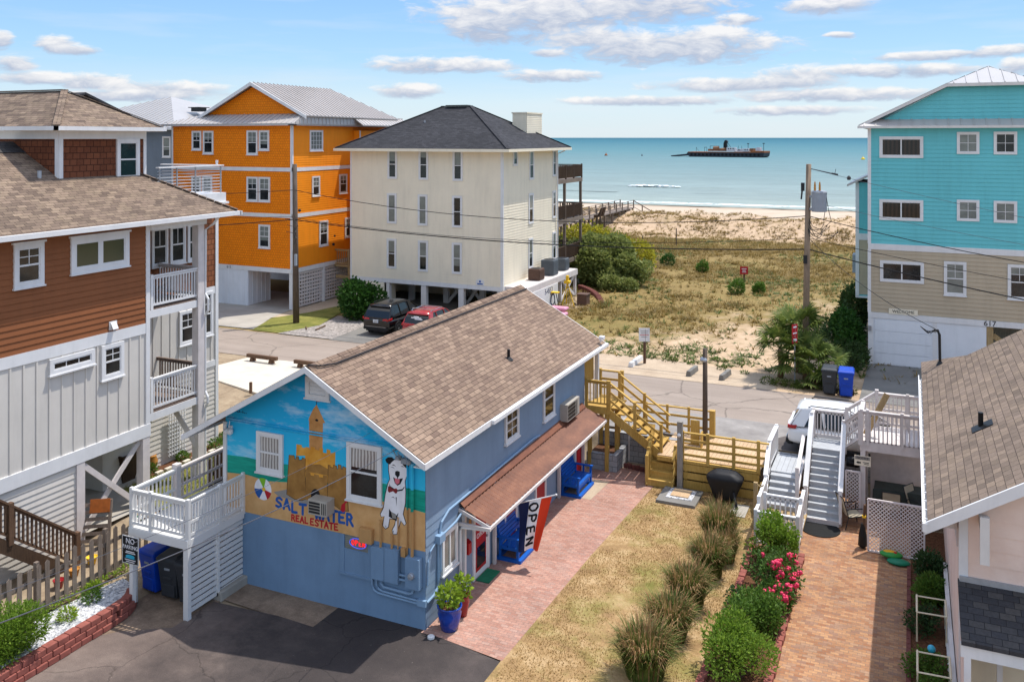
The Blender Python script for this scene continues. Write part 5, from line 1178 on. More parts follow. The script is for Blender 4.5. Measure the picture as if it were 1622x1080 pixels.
metalroof('roof',[(OR_+.5,OY-.45,13.45),(OR_+.5,61,13.45),(-37.2,61,14.0),(-37.2,OY+.85,14.05)],oh,'metal_light',.42)
metalroof('roof',[(OR_+1.25,54.2,13.42),(OR_+1.25,61,13.42),(-37.3,61,14.0),(-37.3,54.2,14.0)],oh,'metal_light',.42)
metalroof('roof',[(OL-.6,OY-.45,13.45),(OL-.6,61,13.45),(-46.2,61,14.05),(-46.2,OY+.85,14.05)],oh,'metal_light',.42)
m=MB(); m.extr([(rx,OY+.42,rzt+.03),(-36.85,OY+.42,13.98),(-36.85,OY+.42,13.75),(rx,OY+.42,rzt-.22)],(0,.07,0)); m.extr([(rx,OY+.42,rzt+.03),(-46.4,OY+.42,13.93),(-46.4,OY+.42,13.7),(rx,OY+.42,rzt-.22)],(0,.07,0)); part('gable_trim',m,M['white'],oh)
# ground floor: storage box, carport, lattice
plain('panel_white','#d9dce0',.6,.04,1)
for b_ in ((OL,-41.4,OY,50),(OL,-37.9,57.5,57.7),(-41.4,-39.4,53.6,53.8)): m=MB(); m.box(*b_,1,3.42); part('wall',m,M['panel_white'],oh)
m=MB()
for i in range(15): GO.box(m,OL+.47*i,OL+.47*i+.05,1,3.42,0,.02)
part('batten',m,M['panel_white'],oh); m=MB(); GX_=F('X',-41.4)
for i in range(6): GX_.box(m,47.7+.45*i,47.75+.45*i,1,3.42,0,.02)
part('batten',m,M['panel_white'],oh)
m=MB(); GY_=F('Y',53.6); GY_.box(m,-41.1,-40.2,1.02,3.05,0,.03); d1=part('door',m,M['white'],oh); m=MB(); m.sphere((-40.32,53.54,2.0),.04); part('handle',m,M['dark_metal'],d1)
m=MB()
for x,y in ((-37.78,47.8),(-37.78,51.2),(-37.78,54.6),(-37.78,58)): m.box(x-.12,x+.12,y-.12,y+.12,1,3.45)
part('post',m,M['white'],oh)
m=MB(); LX=F('X',-37.72)
for y0,y1 in ((47.95,51.05),(51.35,54.45),(54.8,58)):
    k=int((y1-y0)/.26)
    for i in range(k+1): u=y0+(y1-y0)*i/k; LX.box(m,u-.062,u+.062,1.05,3.42,0,.012)
    for i in range(10): z=1.08+.24*i; LX.box(m,y0,y1,z,z+.125,.0125,.024)
part('lattice',m,M['white_weather'],oh)
m=MB(); m.box(-38,-37.5,52.3,55.5,3.4,3.46); m.box(-37.6,-36.3,52.4,55.4,3.3,3.42)
rail(m,(-36.4,52.4,3.42),(-36.4,55.4,3.42),1.1,.16,posts=(0,1)); rail(m,(-37.6,52.45,3.42),(-36.4,52.45,3.42),1.1,.16,posts=()); m.box(-36.38,-36.34,52.45,55.4,3.5,4.45)
for x,y in ((-36.4,52.5),(-36.4,55.2)): m.box(x-.1,x+.1,y-.1,y+.1,1,3.3)
m.beam((-36.4,55.3,3.2),(-36.4,52.6,1.1),.08,.2); m.beam((-36.35,52.5,1.6),(-36.35,55.2,3.1),.08,.16); m.beam((-37.5,52.4,2.6),(-36.3,52.4,2.6),.08,.2)
part('side_porch',m,M['treated'],oh)
text('house_number','611',.28,GO,-43.0,3.57,.045,M['paint_black'],oh)
m=MB(); m.sphere((-37.5,52.1,4.9),.1); m.sphere((-37.4,52.1,5.5),.08); m.sphere((-37.45,48.2,7.6),.1); part('wall_lamp',m,M['dark_metal'],oh)

# ================================================================== CREAM HOUSE
plain('siding_cream','#e4d9c2',.7,.04,.8); plain('white_dull','#cfcbc6',.6,.05,2)
chh=thing('house','cream beach house on stilts with dark hip roof, chimney and stacked rear decks','house',(-29.5,55.8,1))
CL_,CR_,CY,CB=-35.3,-23.72,51.0,60.6; GC=F('Y',CY); GD=F('X',CR_)
m=MB(); m.box(CL_,CR_,CY,CB,2.72,11.75); part('wall',m,M['siding_cream'],chh)
m=MB(); laps(m,GC,CL_+.13,CR_-.13,2.98,11.7,.18,.024); laps(m,GD,CY+.13,CB-.13,2.98,11.7,.18,.024); part('siding',m,M['siding_cream'],chh)
m=MB(); B=lambda f,a,b,c,d,o=.03: f.box(m,a,b,c,d,0,o)
B(GC,CL_,CL_+.13,2.7,11.75);B(GC,CR_-.13,CR_,2.7,11.75);B(GD,CY,CY+.13,2.7,11.75);B(GD,CB-.13,CB,2.7,11.75);B(GC,CL_+.13,CR_-.13,2.7,2.97,.035);B(GD,CY+.13,CB-.13,2.7,2.97,.035); part('trim',m,M['white'],chh)
for a,b,c,d in ((-32.27,11.68,-31.52,9.71),(-29.85,11.68,-29.12,9.69),(-27.29,11.68,-26.55,9.67),(-32.31,8.74,-31.56,6.7),(-29.91,8.72,-29.18,6.66),(-27.33,8.7,-26.59,6.64),(-32.33,5.68,-31.58,3.68),(-29.89,5.67,-29.14,3.62),(-27.35,5.65,-26.61,3.62)):
    window(chh,GC,a,c,b,d,True,.11,(0,0),.5 if b>10 or b<6 else 0,sill=False,glass=[M['glass'],M['glass_blind']] if (b>9 or b<6) else [M['glass_blind'] if a<-29 else M['glass']])
for a,b,c,d in ((52.55,11.66,53.3,10.63),(55.23,11.64,56.04,9.61),(59.53,11.62,60.24,9.66),(55.14,8.69,55.95,6.61),(59.48,8.63,60.2,6.65),(55.1,5.64,55.86,3.58),(59.48,5.65,60.2,3.62)):
    window(chh,GD,a,c,b,d,d<10,.11,(0,0),.45,sill=False)
ov=.75; e0=11.78; A0=(CL_-ov,CY-ov,e0);A1=(CR_+ov,CY-ov,e0);A2=(CR_+ov,CB+ov,e0);A3=(CL_-ov,CB+ov,e0);R0=(-30.7,55.8,14.72);R1=(-28.4,55.8,14.72)
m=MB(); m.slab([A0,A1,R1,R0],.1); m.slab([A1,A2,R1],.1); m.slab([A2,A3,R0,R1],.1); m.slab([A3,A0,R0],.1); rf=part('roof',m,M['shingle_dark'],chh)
m=MB()
for p_,q_ in ((A0,R0),(A1,R1),(A2,R1),(A3,R0),(R0,R1)): m.beam(Vector(p_)+Vector((0,0,.025)),Vector(q_)+Vector((0,0,.025)),.24,.03)
part('ridge_cap',m,M['shingle_dark'],rf)
m=MB(); m.box(-30.3,-28.6,55.5,56.1,14.74,14.8); part('roof_vent',m,M['dark_metal'],rf); m=MB(); m.lathe([(.06,0),(.06,.3)],(-30.9,53.6,13.4),8); part('vent_pipe',m,M['galv'],rf)
m=MB(); q=.08; m.box(A0[0]-q,A1[0]+q,CY-ov-q,CY-ov,e0-.2,e0-.02); m.box(A1[0],A1[0]+q,CY-ov,CB+ov,e0-.2,e0-.02); m.box(A0[0],A1[0],CY-ov,CY-.01,e0-.2,e0-.16); m.box(CR_+.01,A1[0],CY-.01,CB+ov,e0-.2,e0-.16); part('fascia',m,M['siding_cream'],rf)
m=MB(); m.tube([(CR_+.7,60.3,11.55),(CR_+.12,60.3,11.3),(CR_+.12,60.3,3.2)],.05,6); part('downspout',m,M['white'],chh)
m=MB(); m.box(-26.0,-24.9,57.6,60.4,11.9,14.2); m.box(-26.06,-24.84,57.54,60.46,14.2,14.3); c_=part('chimney',m,M['siding_cream'],chh)
m=MB(); laps(m,F('Y',57.6),-26,-24.9,12,14.2,.13,.02); laps(m,F('X',-24.9),57.6,60.4,12,14.2,.13,.02); part('siding',m,M['siding_cream'],c_)
# open ground floor
for b_ in ((CL_,-32.4,CY,52.2),(CL_,-35.1,52.2,CB),(-35,-30.5,57.0,57.2)): m=MB(); m.box(*b_,1,2.7); part('wall',m,M['siding_cream'],chh)
m=MB(); laps(m,GC,CL_+.15,-32.55,1,2.7,.125,.018); part('siding',m,M['siding_cream'],chh)
pts=[(-32.35,51.15),(-29.5,51.15),(-26.7,51.15),(-23.9,51.15)]+[(x,y) for x in (-32.3,-29.5,-26.7,-23.9) for y in (54.2,57.3,60.4)]
for x,y in pts:
    m=MB(); m.box(x-.19,x+.19,y-.15,y+.15,1,2.7); part('stilt',m,M['white_dull'],chh)
m=MB()
for x0,x1,y in ((-29.4,-27.9,54.2),(-27.9,-26.7,54.2),(-29.4,-26.8,57.3),(-26.6,-24,54.2)):
    m=MB(); m.beam((x0,y-.05,1.05),(x1,y-.05,2.7),.09,.2); part('brace',m,M['white_dull'],chh); m=MB(); m.beam((x0,y+.06,2.7),(x1,y+.06,1.05),.09,.2); part('brace',m,M['white_dull'],chh)
m=MB(); GC.poly(m,[(-34.28,1.9),(-33.25,1.9),(-33.25,2.52),(-34.28,2.52)],.02,.06); GC.poly(m,[(-33.76+.22*math.cos(t),1.9+.12*math.sin(t)) for t in np.linspace(0,6.283,15)[:-1]],.03,.065); s=part('name_sign',m,M['paint_black'],chh)
m=MB(); GC.box(m,-34.23,-33.3,1.95,2.47,.06,.067); GC.poly(m,[(-33.76+.17*math.cos(t),1.9+.075*math.sin(t)) for t in np.linspace(0,6.283,15)[:-1]],.066,.07); part('sign_face',m,M['siding_cream'],s)
text('letters','Sea Cliff',.24,GC,-33.76,2.27,.07,M['paint_black'],s,shear=.35,xs=.85); m=MB(); GC.box(m,-34.0,-33.5,2.08,2.1,.068,.071); part('letters',m,M['paint_grey'],s)
m=MB(); GC.poly(m,[(-25.6,3.0),(-25.0,3.0),(-25.0,3.25),(-25.1,3.36),(-25.3,3.42),(-25.5,3.36),(-25.6,3.25)],.02,.045); pq=part('plaque',m,M['white'],chh); m=MB(); GC.box(m,-25.5,-25.1,3.05,3.13,.046,.05); GC.poly(m,[(-25.3+.07*math.cos(t),3.24+.07*math.sin(t)) for t in np.linspace(0,6.283,11)[:-1]],.046,.05); part('emblem',m,M['paint_blue'],pq)
# rear decks on the sea side
DY=65.95
for zf in (9.35,6.35,3.3):
    m=MB(); m.box(-34,CR_+.02,CB,DY,zf-.3,zf); dk=part('rear_deck',m,M['old_wood'],chh)
    m=MB(); rail(m,(CR_-.05,CB,zf),(CR_-.05,DY,zf),1.02,.16,bal=.08,posts=(.34,.66,1),post=.1); rail(m,(CR_-.05,DY-.05,zf),(-34,DY-.05,zf),1.02,.2,bal=.08,posts=()); part('railing',m,M['dark_wood'],dk)
for y,zb,mt in ((62.3,3.2,'old_wood'),(DY-.12,3.2,'old_wood'),(65.4,1,'white_dull'),(62.3,1,'white_dull')):
    m=MB(); m.box(CR_-.2,CR_-.02,y-.09,y+.09,zb,9.1 if zb>2 else 3.1); part('deck_post',m,M[mt],chh)
# side platform with air-conditioning units
m=MB(); m.box(CR_+.02,-22.2,51.3,60.5,2.7,2.98); m.box(-22.25,-22.15,51.3,60.6,2.55,2.95); pf=part('side_platform',m,M['white_weather'],chh)
m=MB(); 
for y in (51.5,54.5,57.5,60.4): m.box(-22.4,-22.22,y-.1,y+.1,1,2.7)
m.beam((-22.3,57.6,2.6),(-22.3,60.3,1.1),.08,.2); m.beam((-22.3,57.6,1.1),(-22.3,60.3,2.6),.08,.2); part('post',m,M['white_weather'],pf)
m=MB(); m.box(-22.2,-22.12,52.0,56.6,1.0,2.55); bn=part('banner',m,M['white'],pf)
FB=F('X',-22.12); text('letters','5-4553',.5,FB,54.9,2.25,.006,M['paint_navy'],bn)
m=MB(); FB.poly(m,[(55.6+.42*math.cos(t),1.55+.42*math.sin(t)) for t in np.linspace(0,6.283,25)[:-1]],.002,.006); m.mat(1); FB.poly(m,[(55.6+.3*math.cos(t),1.55+.3*math.sin(t)) for t in np.linspace(0,6.283,25)[:-1]],.002,.009); part('emblem',m,[M['paint_navy'],M['white']],bn)
def ac(label,x,y,w_,h_,mat):
    t=thing('air_conditioner',label,'air conditioner',(x,y,2.98)); z=3.0
    m=MB(); m.box(x-w_/2,x+w_/2,y-w_/2,y+w_/2,z,z+h_); part('casing',m,M[mat],t,bevel=.05)
    m=MB()
    for i in range(9): zz=z+.08+(h_-.16)*i/9; m.box(x-w_/2-.012,x+w_/2+.012,y-w_/2-.012,y+w_/2+.012,zz,zz+.02)
    part('louvre',m,M[mat],t); m=MB()
    m.lathe([(w_*.42,h_),(w_*.42,h_+.02),(.02,h_+.03)],(x,y,z),16); part('fan_grille',m,M['dark_metal'],t)
plain('ac_brown','#5a4338',.6,.1,3); plain('ac_grey','#565c62',.55,.1,3)
ac('brown air conditioning unit on the white side platform of the cream house','x' and -22.9,54.6,.85,.75,'ac_brown')
ac('tall grey air conditioning unit in the middle of the side platform','x' and -22.9,57.0,.95,1.05,'ac_grey'); ac('grey air conditioning unit at the deck end of the side platform','x' and -22.9,59.4,.8,.85,'ac_grey')

# ================================================================== TEAL HOUSE
plain('siding_teal','#67bbc0',.7,.04,.8); plain('siding_taupe','#b3a48c',.7,.04,.8)
th=thing('house','teal and taupe beach house with white trim, metal roof and garage','house',(3,54,1))
TX0,TX1,TY,TB=-2.02,9.5,48.5,60.5; GT=F('Y',TY)
m=MB(); m.box(TX0,TX1,TY,TB,3.4,13.0); part('wall',m,M['siding_teal'],th)
m=MB(); laps(m,GT,TX0+.14,TX1,7.12,13.0,.2,.022); part('siding',m,M['siding_teal'],th,'teal lap siding')
m=MB(); laps(m,GT,TX0+.14,TX1,3.65,6.84,.2,.022); part('siding',m,M['siding_taupe'],th,'taupe lap siding')
m=MB(); B=lambda f,a,b,c,d,o=.035: f.box(m,a,b,c,d,0,o)
B(GT,TX0,TX1,6.82,7.12,.04);B(GT,TX0,TX1,3.36,3.64,.05);B(GT,TX0-.02,TX0+.14,3.64,6.82);B(GT,TX0-.02,TX0+.14,7.12,13.0);B(GT,TX0,TX0+.25,1,3.36,.03);B(GT,.95,1.15,1,3.36,.02); part('trim',m,M['white'],th)
for a,b,c,d,k in ((-1.49,12.55,.53,11.47,0),(-1.49,9.38,.53,8.33,0),(-1.46,6.29,.56,5.22,1)): window(th,GT,a,c,b,d,False,.12,(0,0),0,vert=1,sill=False,glass=[M['glass_brown'] if not k else M['glass']])
for a,b,c,d,g in ((2.02,12.77,3.0,11.69,'glass_blind'),(3.61,12.78,4.6,11.68,'glass'),(2.02,9.46,3.0,8.42,'glass_blind'),(3.61,9.45,4.6,8.4,'glass_blind')): window(th,GT,a,c,b,d,False,.1,(1,1),0,sill=False,glass=[M[g]])
window(th,GT,1.45,2.44,6.41,4.75,True,.11,(1,1),.6,munlow=False,glass=[M['glass_blind'],M['glass_blind']]); window(th,GT,4.2,5.2,6.42,4.75,True,.11,(1,1),.45,munlow=False)
# garage
m=MB(); GT.box(m,TX0+.25,.95,1.0,3.36,-.3,.0); GT.box(m,1.15,3.3,1,3.36,-.3,.005); part('garage_wall',m,M['panel_white'],th)
m=MB()
for i in range(4): GT.box(m,-1.7,.88,1.06+.56*i,1.06+.56*(i+1)-.02,.0,.03)
gd=part('garage_door',m,M['panel_white'],th)
m=MB(); m.box(3.3,3.6,TY+.05,TY+.35,1,3.36); part('post',m,M['treated'],th)
m=MB(); m.box(3.6,9,52,52.2,1,3.36); part('wall',m,M['pole_grey'],th); m=MB(); m.beam((3.6,48.8,2.9),(5.2,48.8,1.6),.1,.25); part('brace',m,M['treated'],th)
text('house_number','617',.36,GT,3.45,3.50,.055,M['paint_black'],th)
m=MB(); m.box(-1.05,-.02+.3,TY-.09,TY-.05,3.63,3.90); wsn=part('welcome_sign',m,M['siding_cream'],th); text('letters','WELCOME',.2,F('Y',TY-.09),-.38,3.765,.004,M['paint_black'],wsn,xs=1.05)
m=MB(); GT.box(m,TX0+.02,TX0+.16,2.7,2.95,.03,.16); part('wall_lamp',m,M['steel'],th)
# roof: front gable face, skirt roof, upper hip with cupola

m=MB(); m.extr([(TX0+.55,TY+.25,13.3),(8.2,TY+.25,13.3),(5.3,TY+.25,15.02),(1.7,TY+.25,15.02)],(0,3,0)); part('gable',m,M['siding_teal'],th)
m=MB(); laps(m,F('Y',TY+.25),0,1,13.34,14.98,.2,.022,lambda z:(TX0+.55+(z-13.3)*1.81,8.2-(z-13.3)*1.7)); part('siding',m,M['siding_teal'],th)
metalroof('roof',[(TX0-.45,TY-.4,13.06),(10,TY-.4,13.06),(9,TY+.25,13.42),(TX0+.3,TY+.25,13.42)],th,'metal_light',.55)
metalroof('roof',[(TX0-.45,TB+.3,13.06),(TX0-.45,TY-.05,13.1),(1.62,TY-.05,15.16),(1.62,TB-3,15.16)],th,'metal_light',.5)
metalroof('roof',[(1.62,TY-.05,15.16),(5.6,TY-.05,15.16),(3.55,TY+2.4,16.1)],th,'metal_white',.55)
metalroof('roof',[(1.62,TB-3,15.16),(1.62,TY-.05,15.16),(3.55,TY+2.4,16.1),(3.55,TB-5,16.1)],th,'metal_white',.55)
metalroof('roof',[(5.6,TY-.05,15.16),(5.6,TB-3,15.16),(3.55,TB-5,16.1),(3.55,TY+2.4,16.1)],th,'metal_white',.55)
metalroof('roof',[(9.9,TY-.05,13.1),(9.9,TB+.3,13.06),(5.6,TB-3,15.16),(5.6,TY-.05,15.16)],th,'metal_light',.5)
m=MB(); m.extr([(TX0-.5,TY-.12,13.08),(1.6,TY-.12,15.15),(5.65,TY-.12,15.15),(9.95,TY-.12,13.08),(9.95,TY-.12,12.95),(5.65,TY-.12,15.0),(1.6,TY-.12,15.0),(TX0-.5,TY-.12,12.95)],(0,.06,0)); m.box(TX0-.45,10,TY-.46,TY-.4,12.96,13.08); m.box(TX0-.45,10,TY-.4,TY,12.97,13.0); part('fascia',m,M['white_dull'],th)
# side bay on the left
m=MB(); m.box(-2.75,TX0,51.5,56,7.05,10.05); m.box(-2.75,TX0,51.5,56,3.9,7.0); bay=part('bay',m,[M['siding_teal']],th)
m=MB(); laps(m,F('Y',51.5),-2.6,TX0,7.3,10.0,.2,.02); part('siding',m,M['siding_teal'],bay); m=MB(); laps(m,F('Y',51.5),-2.7,TX0,4,6.95,.2,.02); part('siding',m,M['siding_taupe'],bay)
m=MB(); m.box(-2.78,-2.6,51.46,51.5,3.9,10.05); m.box(-2.6,TX0,51.46,51.5,6.95,7.3); m.box(-2.78,TX0,51.46,56,3.82,3.92); part('trim',m,M['white'],bay)
m=MB(); m.slab([(-3.2,51.2,9.95),(-3.2,56.3,9.95),(TX0,56.3,10.55),(TX0,51.2,10.55)],.12); part('roof',m,M['metal_light'],bay)
m=MB(); m.box(-3.0,-2.78,52.5,53.4,5.0,6.0); part('electrical_box',m,M['grey_box'],bay)

# ================================================================== PINK HOUSE (right) with shingle roof
n=N('pink_wall'); p=n.co('World'); a=n.noise(p,1.1,5,.65); n.done(n.ramp(a,[(.3,'#dcbfae'),(.7,'#ead3c4')]),.8,.2)
ph=thing('house','pale pink house with brown shingle roof beside the brick path','house',(5,26,0))
PX=.92; PY=20.5; GQ=F('Y',PY); GW=F('x',PX)
def prz(x): return 4.62+ (x-.30)*.62
m=MB(); m.extr([(PX,PY,.0),(11,PY,.0),(11,PY,6.0),(6,PY,8.1),(PX,PY,prz(PX)-.22)],(0,11.3,0)); part('wall',m,M['pink_wall'],ph)
m=MB(); laps(m,GQ,PX+.14,9,3.44,7.8,.31,.014,lambda z:(max(PX+.14,(z+.22-4.62)/.62+.30+.02),9)); part('siding',m,M['pink_wall'],ph)
m=MB(); GQ.box(m,PX,PX+.14,3.3,4.7,0,.03); m.box(PX-.03,PX,PY-.03,PY+.12,0,4.7); part('corner_board',m,M['white'],ph)
m=MB(); m.box(PX-.06,PX-.02,PY+.3,PY+11.0,3.9,4.5); m.box(PX-.42,PX-.05,PY+.2,PY+.3,4.3,4.55); part('frieze',m,M['white_weather'],ph)
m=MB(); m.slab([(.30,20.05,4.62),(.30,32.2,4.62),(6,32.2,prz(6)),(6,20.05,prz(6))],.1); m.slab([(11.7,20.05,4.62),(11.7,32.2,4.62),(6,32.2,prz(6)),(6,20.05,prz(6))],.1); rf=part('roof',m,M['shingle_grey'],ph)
m=MB(); m.slab([(.30,32.2,4.62),(.30,34.2,4.62),(2.2,34.2,4.86),(2.2,32.2,5.6)],.1); part('roof_extension',m,M['shingle_grey'],rf)
m=MB(); m.extr([(.24,20.0,4.62),(6,20.0,prz(6)+.04),(6,20.0,prz(6)-.26),(.24,20.0,4.38)],(0,-.05,0)); m.box(.2,.225,19.97,32.3,4.46,4.62); m.box(.225,.31,19.97,32.3,4.46,4.475); m.box(.28,.31,19.97,32.3,4.46,4.52); m.box(.2,.3,19.93,20.0,4.44,4.62)
for i in range(24): m.box(.226,.36,20.2+.5*i,20.23+.5*i,4.60,4.615)
part('gutter',m,M['white'],rf)
m=MB(); m.box(1.25,1.42,PY-.5,PY-.38,3.95,4.9); m.box(1.25,1.42,PY-.45,PY-.02,4.62,4.78); part('bracket',m,M['white_dull'],ph)
m=MB(); m.sphere((1.33,PY-.2,3.98),.05); part('security_camera',m,M['black'],ph)
m=MB(); m.lathe([(.06,-.1),(.06,.34),(.05,.34)],(1.55,24.6,prz(1.55)),10); m.extr([(1.35,24.3,prz(1.35)+.012),(1.8,24.3,prz(1.8)+.012),(1.8,24.75,prz(1.8)+.012),(1.35,24.75,prz(1.35)+.012)],(0,0,.012)); part('vent_pipe',m,M['black'],rf)
m=MB(); m.tube([(.87,32.9,4.75),(.85,32.9,5.9),(.79,32.88,6.05),(.7,32.8,6.05)],.045,8); m.lathe([(.13,-.02),(.06,.12)],(.87,32.9,4.88),10); mastp=part('service_mast',m,M['dark_metal'],rf)
# lower porch roof in front, porch opening
m=MB(); m.slab([(PX-.05,PY,3.38),(11,PY,3.38),(11,19.05,2.83),(PX-.05,19.05,2.83)],.08); lr=part('porch_roof',m,M['shingle_black'],ph)
m=MB(); m.box(PX-.02,11,PY-.07,PY-.012,3.3,3.46); part('flashing',m,M['galv'],lr)
m=MB(); m.box(PX-.06,11,19.1,19.18,2.5,2.76); m.box(PX,PX+.12,19.1,19.22,0,2.5); m.box(PX-.02,PX+.1,19.22,PY-.05,2.5,2.7); m.box(PX+.62,PX+.72,19.9,20.0,0,2.6); part('porch_trim',m,M['white'],ph)
m=MB(); laps(m,F('Y',20.4),PX+.1,9,.2,2.7,.26,.012); m.box(PX+.1,9,20.4,20.47,0,2.7); part('porch_wall',m,M['siding_cream'],ph)
m=MB(); m.box(PX-.0,PX+.05,19.25,PY-.04,.0,2.49); part('wall',m,M['pink_wall'],ph)
m=MB(); m.box(.86,.9,17,26,.0,.55); m.box(.80,.9,17.2,27.6,.55,.59); m.tube([(.82,17.5,.1),(.82,27.5,.1)],.05,8); part('foundation_trim',m,M['white_dull'],ph)
m=MB()
m.box(PX+.0,6,18.28,18.42,2.16,2.26); m.box(PX+.02,PX+.12,18.3,18.4,0,2.15); rail(m,(PX+.2,18.35,1.2),(5,18.35,1.2),.95,.16,posts=()); part('porch_railing',m,M['white'],ph)
# ================================================================== WHITE STAIR AND DECK by the pink house
WW=M['white_weather']; plain('grey_tread','#a9acaf',.6,.06,3); plain('lattice_white','#d9cfcc',.6,.05,3)
wst=thing('staircase','white wooden staircase and deck in front of the pink house','stairs',(-1.6,32,0))
m=MB(); steps(m,(-2.62,30.2,0),(-2.62,32.1,1.87),(1,0,0),.98,11,.045); st_=part('stair_flight',m,M['grey_tread'],wst)
m=MB(); 
for x in (-3.16,-2.09): m=MB(); m.beam((x,30.12,.05),(x,32.15,1.95),.05,.32); part('stringer',m,WW,st_)
m=MB(); m.box(-3.13,-2.12,30.14,30.19,0,.17); part('riser',m,WW,st_)
m=MB(); rail(m,(-3.16,30.25,.15),(-3.16,32.3,1.95),.95,.0 or 9,posts=(0,1),post=.1,topw=.16); rail(m,(-2.09,30.25,.15),(-2.09,32.0,1.9),.95,9,posts=(0,1),post=.1,topw=.16); part('railing',m,M['white'],wst)
m=MB(); boards(m,-3.2,-2.05,32.1,33.05,1.87,.14,along='x'); m.box(-3.2,-2.05,32.95,33.05,1.6,1.82); part('landing',m,M['grey_tread'],wst)
m=MB(); rail(m,(-3.16,33.0,1.87),(-2.1,33.0,1.87),.98,.11,bal=.04,posts=(0,1),post=.1); rail(m,(-3.16,32.3,1.87),(-3.16,33.0,1.87),.98,.13,posts=()); part('railing',m,WW,wst)
m=MB(); steps(m,(-2.05,32.55,1.87),(-1.5,32.55,2.5),(0,1,0),.9,3,.04); part('stair_flight',m,M['grey_tread'],wst)
m=MB(); rail(m,(-2.07,32.0,1.87),(-1.55,31.26,2.5),.98,.13,posts=(0,1),mid=.5,post=.11); rail(m,(-2.07,33.0,1.87),(-1.1,33.15,2.55),1.15,.14,posts=(0,1),mid=.5,post=.11); part('railing',m,WW,wst)
m=MB(); boards(m,-1.52,.9,31.26,33.2,2.5,.14); m.box(-1.55,.9,31.22,31.26,2.22,2.5); m.box(-1.55,-1.5,31.26,33.2,2.22,2.46); m.box(-1.5,.9,31.4,31.45,2.15,2.44); part('deck_floor',m,WW,wst)
m=MB(); rail(m,(-1.5,31.24,2.5),(.85,31.24,2.5),1.02,.125,bal=.045,posts=(0,.08,.52,1),post=.1,bottom=.02,topw=.13); rail(m,(-1.1,33.15,2.5),(.85,33.15,2.5),1.15,.125,posts=(0,.5,1),mid=.6,topw=.13); rail(m,(-1.5,31.3,2.5),(-1.5,32.3,2.5),1.02,.13,posts=(1,),topw=.13); part('railing',m,WW,wst)
m=MB()
for x,y in ((-1.46,31.3),(-1.46,33.1),(.7,31.3)): m.box(x-.075,x+.075,y-.075,y+.075,0,2.25)
part('support_post',m,WW,wst)
m=MB(); m.beam((-1.4,31.9,2.55),(-.75,32.2,3.9),.05,.2); solo('plank','tan plank leaning inside the white deck railing','plank',m,M['treated'])
# lattice by builder
def lattice(mb,f,u0,u1,z0,z1,st=.1,w=.035,frame=.05):
    W=u1-u0;H_=z1-z0
    for sg,o in ((1,.0),(-1,.012)):
        c=-H_
        while c<W+H_:
            pts=[]
            # line u = u0 + c + sg*(z-z0)
            zs=[]
            for zz in (z0,z1):
                pass
            if sg>0: a0=max(0,-c); a1=min(H_,W-c)
            else: a0=max(0,c-W); a1=min(H_,c)
            if a1-a0>.02:
                ua=u0+c+sg*a0; ub=u0+c+sg*a1; k=w*.7
                f.poly(mb,[(ua-k,z0+a0),(ua+k,z0+a0),(ub+k,z0+a1),(ub-k,z0+a1)],o,o+.011)
            c+=st
    for a,b,c_,d in ((u0-frame/2,u0+frame/2,z0,z1),(u1-frame/2,u1+frame/2,z0,z1),(u0,u1,z0-frame/2,z0+frame/2),(u0,u1,z1-frame/2,z1+frame/2)): f.box(mb,a,b,c_,d,-.012,.036)
m=MB(); lattice(m,F('Y',31.2),-1.98,-1.55,.05,1.5,.12,.022); part('lattice',m,M['lattice_white'],wst)
m=MB()
fl_=F('Y',28.75); lattice(m,fl_,-1.2,.34,.05,1.6,.115,.022); solo('lattice_screen','white diagonal lattice screen standing on the brick path','screen',m,M['lattice_white'])
# dark wall behind the terrace furniture
m=MB(); m.box(-1.3,.85,33.0,33.1,0,2.1); solo('sheet_board','pale grey board standing at the back under the white deck','board',m,M['white_weather'])
def patio_chair(name,label,loc,rz_,group=None):
    t=thing(name,label,'chair',(0,0,0),group); 
    m=MB(); S=lambda *p:p
    for s in (-1,1):
        x=s*.28; m.tube([(x,-.30,0),(x,-.24,.42),(x,-.26,.62),(x,-.2,.66),(x,.2,.66),(x,.30,.6)],.016,6); m.tube([(x,.34,0),(x,.24,.4),(x,.42,1.0)],.016,6); m.tube([(x,-.24,.42),(x,.24,.38)],.016,6)
    m.tube([(-.28,.42,1.0),(.28,.42,1.0)],.016,6); part('frame',m,M['dark_metal'],t)
    m=MB(); m.loft([[(-.26,-.25,.43),(.26,-.25,.43)],[(-.26,0,.40),(.26,0,.40)],[(-.26,.22,.39),(.26,.22,.39)]],cap=False,close=False); part('seat',m,M['chair_sling'],t)
    m=MB(); m.loft([[(-.26,.25,.42),(.26,.25,.42)],[(-.26,.34,.7),(.26,.34,.7)],[(-.26,.41,.99),(.26,.41,.99)]],cap=False,close=False); part('backrest',m,M['chair_sling'],t)
    t.location=loc; t.rotation_euler=(0,0,rz_); return t
plain('chair_sling','#b3a78f',.8,.1,6); plain('cover_grey','#3d443f',.6,.2,3)
pc=patio_chair('patio_chair','beige sling patio chair with black frame beside the white stair',(-1.75,30.45,0),R(118))
dup(pc,(.25,31.9,0),R(60),'beige sling patio chair deepest in the shade under the white deck')
dup(pc,(-.6,31.55,0),R(180),'patio chair in front of the covered table under the deck')
t=thing('table','patio table under a dark grey-green cover in the shade of the deck','table',(-.4,32.3,0))
m=MB(); m.box(-1.15,.35,31.95,32.7,.74,.78); m.lathe([(.0,.0),(.01,.0)],(-.4,32.3,.8),6); tp=part('cover',m,M['cover_grey'],t,bevel=.02)
m=MB(); m.extr([(-1.2,31.9,.45),(.4,31.9,.45),(.38,31.94,.76),(-1.18,31.94,.76)],(0,.02,0)); part('cover_skirt',m,M['cover_grey'],t)
m=MB()
